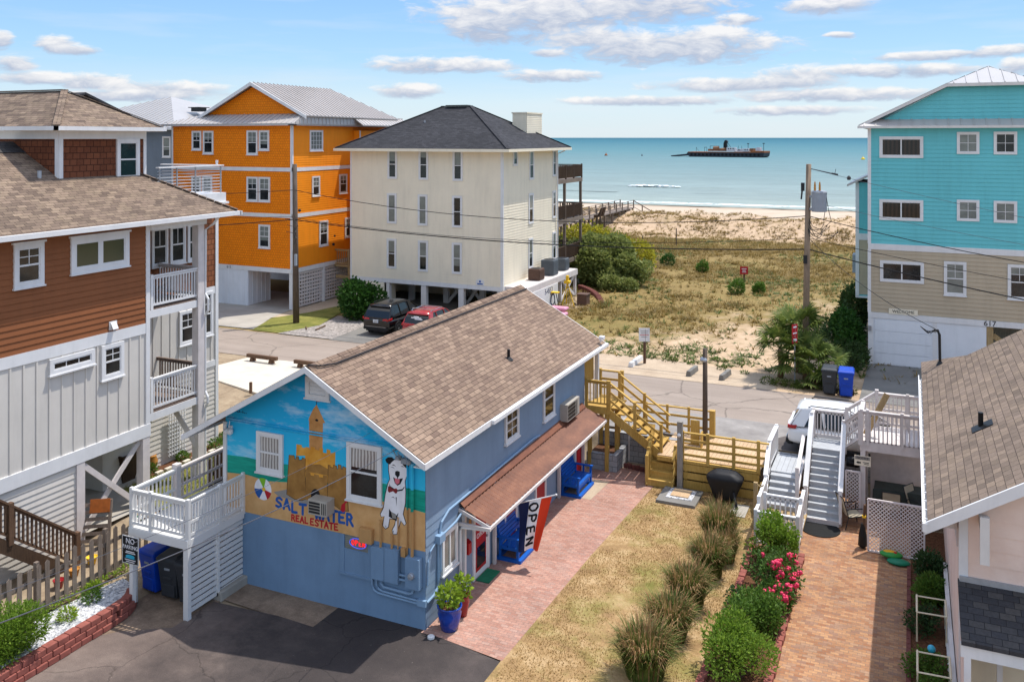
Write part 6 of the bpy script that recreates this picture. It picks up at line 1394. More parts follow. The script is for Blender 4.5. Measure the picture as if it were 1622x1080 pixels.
for x,y in ((-1.05,32.05),(.25,32.05),(-1.05,32.6),(.25,32.6)): m.tube([(x,y,0),(x,y,.74)],.02,6)
part('leg',m,M['dark_metal'],t)
m=MB(); m.box(-2.0,-1.6,31.6,31.9,1.5,1.72); m.sphere((-1.8,31.7,1.72),.2,.12,.09); solo('black_bag','small black bundle resting on top of the lattice under the deck','bag',m,M['black'],smooth=True)
ns=thing('notice_sign','small cream NOTICE sign with an arrow on the white deck post','sign',(-1.46,31.2,1.9)); FN=F('Y',31.22)
m=MB(); FN.box(m,-1.72,-1.22,1.72,2.05,.0,.015); part('panel',m,M['siding_cream'],ns); m=MB(); FN.box(m,-1.7,-1.24,1.92,2.03,.015,.018); part('header',m,M['paint_grey'],ns)
text('letters','NOTICE',.1,FN,-1.47,1.972,.02,M['paint_black'],ns); m=MB(); FN.poly(m,[(-1.66,1.82),(-1.6,1.87),(-1.6,1.845),(-1.52,1.845),(-1.52,1.795),(-1.6,1.795),(-1.6,1.77)],.015,.02); FN.box(m,-1.46,-1.27,1.83,1.85,.015,.02); FN.box(m,-1.42,-1.27,1.78,1.8,.015,.02); part('arrow',m,M['paint_black'],ns)
m=MB(); m.lathe([(.6,0),(.6,.02),(.0,.025)],(-2.65,29.75,.01),24); solo('round_mat','black half-round rubber mat at the foot of the white stair','mat',m,M['rubber'])
um=thing('parasol','folded black parasol with wooden pole beside the lattice screen','parasol',(-1.32,28.95,0)); m=MB(); m.tube([(-1.36,28.95,0),(-1.3,28.9,1.35)],.035,8); part('pole',m,M['brown_wood'],um)
m=MB(); m.lathe([(.05,.02),(.14,.1),(.12,.4),(.05,.75)],(-1.36,28.93,0),9); part('canopy',m,M['black'],um); m=MB(); m.lathe([(.06,0),(.06,.06)],(-1.32,28.92,.95),8); part('strap',m,M['paint_yellow'],um)
for k,c in dict(bag_green='#2f8a3a',bag_yellow='#e0a61c',bag_teal='#1c7a5a').items(): plain(k,c,.35,.1,5)
gb=thing('soil_bag','yellow and green plastic soil bag lying uppermost by the lattice screen','bag',(-.55,28.45,0))
m=MB(); m.sphere((-.55,28.5,.16),.33,.2,.09,14,8); part('bag',m,M['bag_green'],gb,smooth=True); m=MB(); m.sphere((-.58,28.52,.2),.22,.13,.065,12,6); part('print',m,M['bag_yellow'],gb,smooth=True); m=MB(); m.sphere((-.44,28.47,.235),.06,.05,.03,8,6); part('print',m,M['paint_red'],gb,smooth=True)
m=MB(); m.sphere((-.35,28.25,.08),.33,.19,.08,14,8); solo('soil_bag','dark green plastic soil bag lying flat under the yellow one','bag',m,M['bag_teal'],smooth=True)
# ------------------------------------------------------------------ grey lower steps with white rails
gs=thing('entry_steps','grey boarded landing and steps with white rails leading down from the street','steps',(-3.95,31.5,0))
m=MB(); boards(m,-4.45,-3.42,31.55,33.3,1.02,.16); m.box(-4.45,-3.42,31.5,31.55,.82,1.02); part('landing',m,M['grey_tread'],gs)
m=MB(); steps(m,(-3.93,30.2,.25),(-3.93,31.5,.97),(1,0,0),.95,5,.04); part('stair_flight',m,M['grey_tread'],gs)
m=MB(); boards(m,-4.35,-3.1,28.4,30.2,.25,.14,along='x'); m.box(-4.35,-3.1,28.36,28.4,.02,.24); m.box(-4.35,-3.1,30.17,30.2,.05,.22); part('lower_platform',m,M['treated'],gs)
m=MB(); rail(m,(-4.48,31.55,1.02),(-4.48,33.3,1.02),.98,.16,posts=(1,),post=.1,topw=.15); rail(m,(-4.42,30.2,.3),(-4.48,31.5,1.02),.98,.3,posts=(0,1),post=.1,topw=.14); rail(m,(-4.36,28.4,.25),(-4.4,30.2,.25),.98,.16,posts=(0,),post=.1,topw=.1); rail(m,(-4.36,27.8,0),(-3.12,27.8,0),1.05,.15,bal=.04,posts=(0,1),post=.1); rail(m,(-4.2,28.6,.25),(-3.12,28.6,.25),1.05,.15,bal=.04,posts=(0,1),post=.09); rail(m,(-4.36,27.8,0),(-4.36,28.5,.0),1.05,.2,posts=()); rail(m,(-3.12,27.8,0),(-3.12,29.4,.25),1.05,.18,posts=()); part('railing',m,M['white'],gs)
m=MB(); m.box(-3.38,-3.27,29.35,29.46,.0,2.0); rail(m,(-3.32,29.4,.9),(-3.4,32.0,1.3),.9,9,posts=(),topw=.12); part('newel_post',m,WW,gs)
m=MB(); m.box(-4.62,-4.5,29.0,29.12,0,1.45); m.tube([(-4.56,29.05,1.42),(-4.4,29.0,1.35),(-4.3,29.0,1.42)],.025,6); solo('post','thin brown post with a white bracket beside the white step railing','post',m,M['treated'])

# ================================================================== GARDEN: pavers, grill, grasses, shrubs
pp=thing('paver_pad','square pad of grey pavers with white pebbles round an inner brown slab','paving',(-7.2,30.3,0))
m=MB(); m.box(-8.0,-6.65,29.65,31.0,-.05,.1); part('paver',m,M['concrete_dark'],pp,bevel=.01); m=MB(); m.box(-7.75,-6.85,30.0,30.85,.1,.112); part('pebbles',m,M['white_gravel'],pp); m=MB(); m.box(-7.62,-7.0,30.15,30.8,.112,.14); part('inner_slab',m,M['deck_wood'],pp)
m=MB(); m.box(-5.55,-5.0,29.6,30.6,-.02,.03); solo('paver','pale grey paving slab lying in the grass behind the grill','paving',m,M['concrete'])
gp=thing('grill','barbecue grill under a black fabric cover','grill',(-5.85,30.75,0))
r=random.Random(11); rings=[]
for z,sx_,sy_ in ((.04,.34,.26),(.25,.4,.3),(.5,.5,.34),(.72,.62,.38),(.84,.64,.39),(.9,.56,.36),(1.0,.4,.3),(1.04,.3,.22),(1.045,.02,.02)):
    ring=[]
    for j in range(28):
        t=2*math.pi*j/28; w_=1+.06*math.sin(9*t+z*5)*(1.2-z)+.04*(r.random()-.5); e=.55
        cx=math.copysign(abs(math.cos(t))**e,math.cos(t)); sy2=math.copysign(abs(math.sin(t))**e,math.sin(t)); ring.append((-5.85+sx_*w_*cx,30.75+sy_*w_*sy2,z))
    rings.append(ring)
m=MB(); m.loft(rings); plain('cover_black','#18181b',.6,.2,4,bump=.2,fine=8); part('cover',m,M['cover_black'],gp,smooth=True,sub=1); m=MB(); m.tube([(-5.5,30.4,.45),(-5.4,30.2,.2),(-5.35,30.15,.02)],.05,7); part('strap',m,M['cover_black'],gp)
leaf('fountain_green','#3a4a1e','#5c6b2e','#858446',4,.3); leaf('fountain_tan','#805f3c','#ab875c','#cfb189',4,.35)
def fountain(loc,rad,h,seed,label,ng=1700,nt_=560):
    t=thing('ornamental_grass',label,'ornamental grass',loc,'ornamental grasses along the lawn'); x,y,z=loc; r=random.Random(seed)
    for nm,n_,mt,lo,hi in (('green_blades',ng,'fountain_green',.55,1.05),('dry_blades',nt_,'fountain_tan',.8,1.2)):
        m=MB()
        for i in range(n_):
            a=r.random()*6.283; q=rad*.6*math.sqrt(r.random()); bx_,by_=x+q*math.cos(a),y+q*math.sin(a); a2=a+r.uniform(-.6,.6); L_=h*r.uniform(lo,hi); out=rad*r.uniform(.15,1.05)*(.35+q/rad); w_=.011+.008*r.random(); droop=r.uniform(.1,.42)*(1 if nm=='green_blades' else 1.3)
            dx,dy=math.cos(a2),math.sin(a2); pts=[]
            for s_,k in ((0,0),(.4,.2),(.75,.6),(1,1.05)):
                zz=z+L_*(s_-(droop*s_**4)); pts.append((bx_+dx*out*k,by_+dy*out*k,zz))
            b=[]
            for j,p_ in enumerate(pts[:-1]): ww=w_*(1-.25*j); b.append(m.pts([(p_[0]-dy*ww,p_[1]+dx*ww,p_[2]),(p_[0]+dy*ww,p_[1]-dx*ww,p_[2])]))
            e_=m.pts([pts[-1]])
            m.face((b[0],b[0]+1,b[1]+1,b[1])); m.face((b[1],b[1]+1,b[2]+1,b[2])); m.face((b[2],b[2]+1,e_))
        part(nm,m,M[mt],t,uv=False,recalc=False)
    return t
for (x,y,ra,h),lab in zip(((-5.35,27.2,.62,1.5),(-5.25,25.3,.54,1.3),(-5.45,23.45,.63,1.25),(-5.5,21.75,.62,1.2),(-5.65,20.0,.7,1.4),(-5.0,26.4,.4,1.05)),('tall tan ornamental grass nearest the black grill cover','slender ornamental grass clump second from the grill','wide feathery ornamental grass clump in the middle of the row','low rounded ornamental grass clump second from the photo bottom','largest green ornamental grass clump nearest the camera','small ornamental grass clump leaning out between the two nearest the grill')):
    fountain((x,y,0),ra,h,int(-x*100+y),lab)
n=N('straw'); p=n.co('World'); c=n.ramp(n.noise(p,9,4,.8),[(.3,'#a9783f'),(.7,'#d2a869')]); n.bump(n.noise(p,30,2),.6,.03); n.done(c,.95,.1)
# bed shrubs
leaf('shrub_bright','#3d5a1c','#6c8a2a','#a9b84c',11,.45); leaf('shrub_mid','#33511c','#547328','#7d9440',11,.35); leaf('shrub_dark','#1f3316','#35502a','#56703a',10,.3); leaf('rose_leaf','#2e4a1e','#4a6a2a','#6f8a45',11,.35); plain('rose_pink','#d93a5e',.6,.25,8); plain('bark','#5a4636',.9,.2,6)
def shrub(label,loc,blobs,n_,ls,mat,seed,thin=1.0,name='shrub',cat='shrub',group=None,flowers=None,h=None):
    t=thing(name,label,cat,loc,group); x,y,z=loc; r=random.Random(seed); m=MB()
    for (dx,dy,dz,rx_,ry_,rz_) in blobs:
        for k in range(3): a=r.random()*6.28; m.tube([(x+.05*math.cos(a),y+.05*math.sin(a),z-.02),(x+dx*.6,y+dy*.6,z+dz*.5),(x+dx+.3*rx_*math.cos(a),y+dy+.3*ry_*math.sin(a),z+dz+.2*rz_)],.018+.01*max(rx_,.3),5,.006)
    part('stem',m,M['bark'],t,uv=False)
    m=MB(); tot=sum(b[3]*b[4]*b[5] for b in blobs)**1 
    for (dx,dy,dz,rx_,ry_,rz_) in blobs: leafball(m,(x+dx,y+dy,z+dz),(rx_,ry_,rz_),int(n_*(rx_*ry_*rz_)/tot),ls,r,thin)
    part('foliage',m,M[mat],t,uv=False,recalc=False)
    if flowers:
        for i in range(flowers):
            b=blobs[r.randrange(len(blobs))]; a=r.uniform(-1.4,1.2); el_=r.uniform(.1,1.2); c_=(x+b[0]+b[3]*1.02*math.cos(a)*math.cos(el_),y+b[1]+b[4]*1.02*math.sin(a)*math.cos(el_),z+b[2]+b[5]*1.0*math.sin(el_))
            m=MB()
            for q in range(7): m.sphere((c_[0]+r.uniform(-.05,.05),c_[1]+r.uniform(-.05,.05),c_[2]+r.uniform(-.03,.04)),.035+.02*r.random(),n=6,m=4)
            part('flower',m,M['rose_pink'],t,uv=False)
    return t
def blobs(seed,k,R_,h,base=.3,s=(.25,.4)):
    r=random.Random(seed); o=[]
    for i in range(k):
        a=r.random()*6.28; q=R_*math.sqrt(r.random())*.75; sz=r.uniform(*s); o.append((q*math.cos(a),q*math.sin(a),base+(h-base-sz)*r.random(),sz,sz,sz*r.uniform(.8,1.2)))
    return o
shrub('tall narrow bright green shrub at the corner of the white step railing',(-3.7,26.8,.03),blobs(1,12,.6,1.5,.3,(.24,.36))+[(0,0,1.15,.18,.18,.4)],3400,.09,'shrub_bright',31,1.3)
shrub('rose bush with pink blooms in the middle of the brick-edged bed',(-3.5,25.2,.03),blobs(2,11,.7,1.05,.25,(.26,.38)),2200,.085,'rose_leaf',32,1.3,'rose_bush','rose bush',None,34)
shrub('second rose bush with pink blooms leaning over the brick path',(-3.25,24.1,.03),blobs(12,6,.5,.75,.25,(.22,.32)),2000,.085,'rose_leaf',42,1.3,'rose_bush','rose bush',None,26)
shrub('mid green shrub between the rose bush and the bright front shrub',(-3.7,22.9,.03),blobs(3,11,.75,1.0,.3,(.26,.38)),3600,.085,'shrub_mid',33,1.2)
shrub('bright yellow-green shrub nearest the camera in the planting bed',(-3.65,20.75,.03),blobs(4,16,.85,1.3,.3,(.3,.44)),7500,.08,'shrub_bright',34,.9)
shrub('low dark shrub sprouting beside the edging bricks at the bed middle',(-4.15,24.0,.03),blobs(5,4,.3,.5,.2,(.16,.22)),500,.08,'shrub_dark',35,1.2)
plain('edge_brick','#8a5046',.85,.25,5,bump=.3)
r=random.Random(8)
for xs,lab in ((-4.4,'row of pinkish red edging blocks between the dry lawn and the planting bed'),(-2.98,'row of pinkish red edging blocks between the planting bed and the brick path')):
    y=12.0; m=MB()
    while y<27.4:
        l=.24; s_=r.uniform(-.02,.02); m.box(xs-.09+s_,xs+.09+s_,y,y+l-.015,0,.11+.03*r.random()); y+=l
    solo('brick_edging',lab,'edging',m,M['edge_brick'],bevel=.012)
# right-hand bed by the pink house
shrub('dark spreading shrub at the foot of the lattice screen by the pink wall',(.55,27.5,.03),blobs(6,9,.5,.9,.3,(.25,.35)),2000,.09,'shrub_dark',36)
shrub('mid green grassy shrub below the gutter corner of the pink house',(.45,26.2,.03),blobs(7,8,.5,.7,.25,(.22,.34)),1800,.13,'shrub_mid',37,.5)
shrub('dark plant growing inside the cream trellis frames',(.4,24.6,.03),blobs(8,7,.5,.6,.2,(.2,.3)),1500,.07,'shrub_dark',38)
shrub('leafy herb with the turquoise glass ball in the side bed',(.35,22.6,.03),blobs(9,8,.5,.5,.2,(.2,.3)),1600,.07,'shrub_mid',39)
shrub('bushy herb at the near end of the side bed',(.45,21.2,.03),blobs(10,9,.5,.7,.25,(.22,.34)),2000,.075,'shrub_mid',40)
m=MB(); m.sphere((.42,22.75,.62),.09); plain('ball_turq','#2aa6c4',.15,.1,4,spec=.6); solo('garden_ball','small turquoise glass ball among the herbs by the pink house','garden ornament',m,M['ball_turq'],smooth=True)
plain('pvc','#d6c9ac',.5,.06,4)
for y,lab in ((24.6,'cream pipe trellis frame over the dark plants in the side bed'),(21.9,'low cream pipe frame at the near end of the side bed')):
    m=MB()
    for yy in (y-.5,y+.35):
        m.tube([(.12,yy,0),(.12,yy,.75),(.78,yy+.05,.75),(.78,yy+.05,0)],.025,6)
    for x in (.12,.78): m.tube([(x,y-.5,.75),(x,y+.4,.75)],.025,6)
    solo('pipe_trellis',lab,'trellis',m,M['pvc'])
m=MB(); r=random.Random(5); y=12
while y<28: m.box(-.12,-.02,y,y+.2,.0,.07+.02*r.random()); y+=.215
solo('brick_edging','dark brick edging between the brick path and the shaded side bed','edging',m,M['edging_red'])

# ================================================================== LEFT FOREGROUND: fence, bins, sign, planter
fc=thing('picket_fence','weathered grey picket fence along the gravel planter','fence',(-20.2,15.5,.3)); OW=M['old_wood']
r=random.Random(2); y=9.0; i=0
while y<18.9:
    m=MB(); h=1.4+.06*r.random(); x=-20.12+.03*(r.random()-.5); lean=r.uniform(-.02,.02); m.extr([(x,y,.3),(x,y+.13,.3),(x,y+.13+lean,.3+h-.06),(x,y+.065+lean,.3+h),(x,y+lean,.3+h-.06)],(.022,0,0)); part('picket',m,OW,fc); y+=.265; i+=1
m=MB(); m.box(-20.17,-20.13,9,18.9,.6,.7); m.box(-20.17,-20.13,9,18.9,1.3,1.4); part('fence_rail',m,OW,fc)
for y in (11,13.2,15.4,17.5): m=MB(); m.box(-20.27,-20.17,y,y+.1,.3,1.75); part('fence_post',m,OW,fc)
rp=thing('ramp','brown wooden ramp railing sloping down beside the grey siding','ramp',(-21.6,15.5,.4)); m=MB(); rail(m,(-21.5,14.0,3.25),(-21.5,17.7,.35),.95,.16,bal=.045,posts=(.45,1),post=.13,topw=.14,toph=.05); part('railing',m,M['brown_wood'],rp)
m=MB(); m.beam((-21.5,13.9,3.1),(-21.5,17.7,.15),.06,.32); m.slab([(-22.3,13.9,3.12),(-21.5,13.9,3.12),(-21.5,17.7,.25),(-22.3,17.7,.25)],.05); part('ramp_board',m,M['dark_wood'],rp)
rw=thing('planter_wall','curved low planter wall of red-brown split blocks','wall',(-18.8,15,0)); bricks('red_block','#8f4a42','#7c3e38','#4a2a26',.3,.14,.012,.5,.9,'#a5645a',1.5,.2,.6)
path=[(-18.7,8)]+[(-18.68,8+.31*i) for i in range(1,28)]+[(-18.72,16.9),(-18.85,17.2),(-19.02,17.4)]
m=MB(); r=random.Random(6)
for k in range(3):
    for i,(a,b) in enumerate(zip(path,path[1:])):
        if k%2 and i==0: continue
        d_=Vector((b[0]-a[0],b[1]-a[1],0)); o=.02*(r.random()-.5)-.03*k
        A_=Vector((a[0]+o,a[1],.075+.15*k))+d_*(.5 if k%2 else 0); B_=A_+d_*.95; m.beam(A_,B_,.22,.145)
part('block',m,M['edge_brick'],rw,bevel=.015)
shrub('dense bright green clipped shrub behind the curved red block wall',(-19.25,13.9,.42),blobs(13,16,.75,1.1,.25,(.3,.42)),8500,.1,'shrub_bright',51,.6)
for (x,y,s_),lab in zip(((-19.5,16.5,.22),(-19.3,15.6,.2),(-19.9,16.9,.16)),('small dark plant at the upper end of the white gravel','yellowish young plant in the middle of the white gravel','sparse weedy plant by the fence in the white gravel')): shrub(lab,(x,y,.42),[(0,0,s_*.6,s_,s_,s_*.7)],260,.09,'shrub_mid' if 'dark' in lab else 'leaf_pot',int(y*10),.7,'small_plant','plant')
shrub('trailing yellow-green weeds along the foot of the picket fence',(-19.95,16.6,.42),[(0,.3*i,.07,.12,.2,.09) for i in range(-3,6)],420,.09,'leaf_pot',77,.7,'weeds','plant')
npz=thing('parking_sign','black NO PARKING sign on a short white post in front of the bins','sign',(-18.78,17.1,.3)); m=MB(); m.box(-18.85,-18.73,17.13,17.25,.2,1.7); part('post',m,M['white'],npz)
FS=F('Y',17.12); m=MB(); FS.box(m,-19.08,-18.5,1.25,1.98,0,.014); pn=part('panel',m,M['white'],npz); m=MB(); FS.box(m,-19.06,-18.52,1.27,1.96,.014,.018); part('panel_face',m,M['paint_black'],npz)
text('letters','NO',.2,FS,-18.79,1.85,.02,M['paint_white'],npz); text('letters','PARKING',.145,FS,-18.79,1.69,.02,M['paint_white'],npz,xs=.92)
m=MB()
for z,w_ in ((1.58,.3),(1.54,.36),(1.36,.38),(1.31,.3)): FS.box(m,-18.79-w_/2,-18.79+w_/2,z-.01,z+.01,.018,.021)
part('small_print',m,M['paint_white'],npz); m=MB(); FS.poly(m,[(-18.79+.16*math.cos(t),1.45+.05*math.sin(t)) for t in np.linspace(0,6.283,17)[:-1]],.018,.022); FS.poly(m,[(-19.0,1.40),(-18.6,1.40),(-18.7,1.43),(-18.9,1.43)],.018,.0225); part('emblem',m,M['ball_turq'],npz)
plain('bin_blue','#0d3fa8',.4,.08,4); plain('bin_grey','#33363a',.5,.1,4)
def bin_(label,loc,rz_,mat,group):
    t=thing('wheelie_bin',label,'wheelie bin',(0,0,0),group)
    m=MB(); m.loft([[(-.23,-.25,.06),(.23,-.25,.06),(.23,.22,.06),(-.23,.22,.06)],[(-.26,-.31,.55),(.26,-.31,.55),(.26,.27,.55),(-.26,.27,.55)],[(-.29,-.36,.98),(.29,-.36,.98),(.29,.32,.98),(-.29,.32,.98)]]); m.box(-.31,.31,-.38,.34,.94,1.0); m.box(-.13,.13,-.335,-.30,.52,.58); m.box(-.2,.2,-.31,-.26,.1,.4); part('body',m,M[mat],t,bevel=.02)
    m=MB(); m.loft([[(-.31,-.40,1.0),(.31,-.40,1.0),(.31,.34,1.0),(-.31,.34,1.0)],[(-.30,-.37,1.04),(.30,-.37,1.04),(.30,.34,1.06),(-.30,.34,1.06)],[(-.26,-.28,1.08),(.26,-.28,1.08),(.26,.3,1.12),(-.26,.3,1.12)]]); part('lid',m,M[mat],t,bevel=.015)
    m=MB(); m.tube([(-.28,.37,1.0),(.28,.37,1.0)],.018,6); part('handle',m,M[mat],t)
    for s in (-1,1): m=MB(); m.lathe([(.12,-.03),(.12,.03)],(s*.26,.28,.12),14,'x'); part('wheel',m,M['rubber'],t)
    m=MB(); m.box(-.08,.08,-.345,-.338,.75,.8); part('mark',m,M['grey_box'],t)
    t.location=loc; t.rotation_euler=(0,0,rz_); t.scale=(1.1,1.1,1.12); return t
b1=bin_('blue wheelie bin leaning under the white deck behind the parking sign',(-19.05,18.3,0),R(-6),'bin_blue','wheelie bins'); b2=bin_('charcoal wheelie bin between the blue bin and the slatted skirt',(-18.32,18.25,0),R(4),'bin_grey','wheelie bins')
dup(b2,(-17.62,18.2,0),R(2),'charcoal wheelie bin half hidden by the white slatted skirt'); dup(b1,(-18.3,19.15,0),R(3),'blue wheelie bin at the back under the white deck')
dup(b2,(-3.35,42.05,1.0),R(0),'charcoal wheelie bin by the street next to the palms'); dup(b1,(-2.65,41.95,1.0),R(2),'blue wheelie bin by the street near the teal garage')
pal=thing('pallet','weathered wooden pallet standing by the grey corner post with an orange board','pallet',(-22.1,18.8,.5)); m=MB(); 
m.T=Matrix.Translation((-22.1,18.7,.4))@Matrix.Rotation(R(35),4,'Z')@Matrix.Rotation(R(-14),4,'X')
m.box(-.55,-.42,-.06,.06,0,1.35); m.box(.42,.5,-.06,.06,0,1.3)
for i in range(6): m.box(-.42,.42,-.05,-.02,.12+.2*i,.22+.2*i)
part('slat',m,M['old_wood'],pal); m=MB(); m.T=Matrix.Translation((-22.1,18.7,.4))@Matrix.Rotation(R(35),4,'Z')@Matrix.Rotation(R(-14),4,'X'); m.box(-.1,.46,-.09,-.06,.95,1.33); plain('orange_board','#a65a22',.7,.25,6); part('board',m,M['orange_board'],pal)
m=MB(); m.lathe([(.13,0),(.2,.42),(.21,.42),(.18,.38)],(-21.6,19.9,.45),14); plain('pot_green','#2c6b4f',.5,.1,4); solo('pot','green plastic pot on the ground behind the pallet','plant pot',m,M['pot_green'],smooth=True)
r=random.Random(15)
for k,(x,y,c) in enumerate(((-21.0,17.2,'terracotta'),(-21.15,17.9,'paint_yellow'),(-20.85,16.6,'glaze_red'))):
    m=MB(); m.lathe([(.1,0),(.15,.2),(.16,.2),(.13,.17)],(x,y,.45),12); solo('flower_pot',('ochre','yellow','red')[k]+' flower pot on the ground behind the picket fence','plant pot',m,M[c],smooth=True)
for k,(x,y,s_) in enumerate(((-24.35,23.0,.22),(-24.2,24.4,.2),(-23.95,25.8,.25),(-23.9,27.3,.25),(-24.3,26.6,.2))): shrub('small green plant in the narrow garden bed by the grey siding',(x,y,.78),[(0,0,s_*.6,s_,s_,s_*.7)],240,.09,'shrub_mid',int(60+k),1,'small_plant','plant','small plants in the side garden bed')
wf=thing('picket_fence','short white picket fence at the far end of the side yard','fence',(-22,29,.9)); m=MB(); rail(m,(-24,29.1,.9),(-20.5,29.1,.9),.95,.13,posts=(0,.5,1),post=.1); part('railing',m,M['white'],wf)
bl=thing('board_fence','brown board fence beside the blue cottage behind the white deck','fence',(-19.4,24,.7)); m=MB(); m.box(-19.46,-19.42,20.6,26.4,1.0,1.1);m.box(-19.46,-19.42,20.6,26.4,2.2,2.3); part('fence_rail',m,M['dark_wood'],bl)
for i in range(26): m=MB(); y=20.6+.225*i; m.box(-19.42,-19.39,y,y+.17,.6,2.75+.03*(i%3)); part('board',m,M['dark_wood'],bl)
for y in (21.0,23.4,25.9): m=MB(); m.box(-19.56,-19.46,y,y+.1,.6,2.9); part('fence_post',m,M['dark_wood'],bl)

# ================================================================== POLES AND WIRES
def pole(label,x,y,z0,h,r0,r1,mat='pole_wood',lean=(0,0)):
    t=thing('utility_pole',label,'utility pole',(x,y,z0)); m=MB(); m.tube([(x,y,z0-.3),(x+lean[0]*.5,y+lean[1]*.5,z0+h/2),(x+lean[0],y+lean[1],z0+h)],r0,12,r1); part('pole',m,M[mat],t,smooth=True); return t
p1=pole('dark wooden utility pole in front of the orange house',-34.75,44.4,1,9.85,.2,.14,'pole_wood',(-.12,0))
for z,l in ((7.4,.5),(7.0,.35),(6.6,.4)): m=MB(); m.tube([(-34.8,44.2,z),(-34.8+l,44.0,z-.3),(-34.7,44.1,z-.7)],.02,5); m.tube([(-34.8,44.2,z),(-34.8-l,44.0,z+.1)],.015,5); part('cable_loop',m,M['dark_metal'],p1)
m=MB(); m.box(-34.68,-34.55,44.1,44.25,4.6,5.3); part('junction_box',m,M['grey_box'],p1)
p2=pole('tall wooden utility pole with a grey transformer at the beach lot',-4.72,45.0,1,10.21,.17,.12,'pole_tan',(.17,0)); x,y=-4.58,45.0
tr=MB(); tr.lathe([(.34,0),(.36,.04),(.36,.9),(.38,.93),(.33,1.0),(.1,1.04)],(-4.06,44.9,8.93),20); tr.box(-4.5,-4.38,44.85,45,9.0,9.1); tr.box(-4.5,-4.38,44.85,45.0,9.6,9.7); trf=part('transformer',tr,M['grey_box'],p2)
m=MB()
for a in (-.16,.06): m.lathe([(.04,0),(.06,.05),(.04,.1),(.06,.15),(.04,.2),(.05,.25),(.025,.45)],(-4.08+a,44.75,9.92),8)
part('bushing',m,M['terracotta'],trf)
m=MB(); m.tube([(x+.05,45,11.0),(-3.5,44.9,10.78)],.022,6); m.tube([(-3.5,44.9,10.78),(-3.2,44.9,10.72)],.045,6); m.tube([(-3.35,44.9,10.75),(-3.3,44.9,11.0)],.012,5); m.box(x-.32,x-.16,44.9,45.05,9.9,10.3); m.tube([(x-.26,44.95,10.0),(x-.31,44.95,9.5)],.04,6); m.lathe([(.07,-.12),(.10,0),(.03,.08)],(-2.72,44.9,10.6),8)
r=random.Random(9)
for k in range(7):
    a=(x+r.uniform(-.05,.15),44.9,r.uniform(7.9,8.7)); b_=(x+r.uniform(.6,1.7),44.8,r.uniform(7.6,8.5)); c_=((a[0]+b_[0])/2,44.8,min(a[2],b_[2])-r.uniform(.15,.5)); m.tube([a,((a[0]*2+c_[0])/3,44.8,(a[2]+c_[2])/2-.08),c_,((b_[0]*2+c_[0])/3,44.8,(b_[2]+c_[2])/2-.08),b_],.016,5)
m.tube([(-3.75,44.8,9.8),(-3.62,44.8,9.0),(-3.5,44.8,8.5),(-3.9,44.8,8.1)],.016,5); m.tube([(-3.8,44.8,9.8),(-3.78,44.8,9.0),(-3.85,44.8,8.5)],.016,5); m.tube([(-3.72,44.8,9.82),(-3.85,44.8,9.75)],.03,5)
m.box(x-.2,x-.02,44.8,44.88,6.4,6.8); part('fittings',m,M['dark_metal'],p2)
p3=pole('slim dark wooden pole standing in the yellow timber deck',-7.05,33.15,1,3.6,.105,.085,'pole_wood'); m=MB(); m.lathe([(.11,0),(.14,.07),(.11,.14),(.06,.16)],(-7.1,33.1,4.12),12); part('light_shade',m,M['galv'],p3)
p4=thing('post','short weathered grey post with a white knob in front of the timber deck','post',(-7.5,31.15,0)); m=MB(); m.box(-7.6,-7.42,31.05,31.22,-.05,2.4); part('post',m,M['pole_grey'],p4); m=MB(); m.sphere((-7.52,31.0,1.95),.07); part('knob',m,M['white'],p4)
n=N('wire'); n.done('#1a1a1c',.6,.2); n=N('wire_light'); n.done('#55555a',.4,.4,.4)
def wire(label,a,b,sag,rad=.02,mat='wire',group=None,seg=18):
    m=MB(); pts=[]
    for i in range(seg+1):
        t=i/seg; pts.append((a[0]+(b[0]-a[0])*t,a[1]+(b[1]-a[1])*t,a[2]+(b[2]-a[2])*t-sag*4*t*(1-t)))
    m.tube(pts,rad,5); return solo('power_line',label,'power line',m,M[mat],group=group,uv=False)
g='power lines along the street'
P1=(-34.85,44.3); P2=(-5.4,54.4)

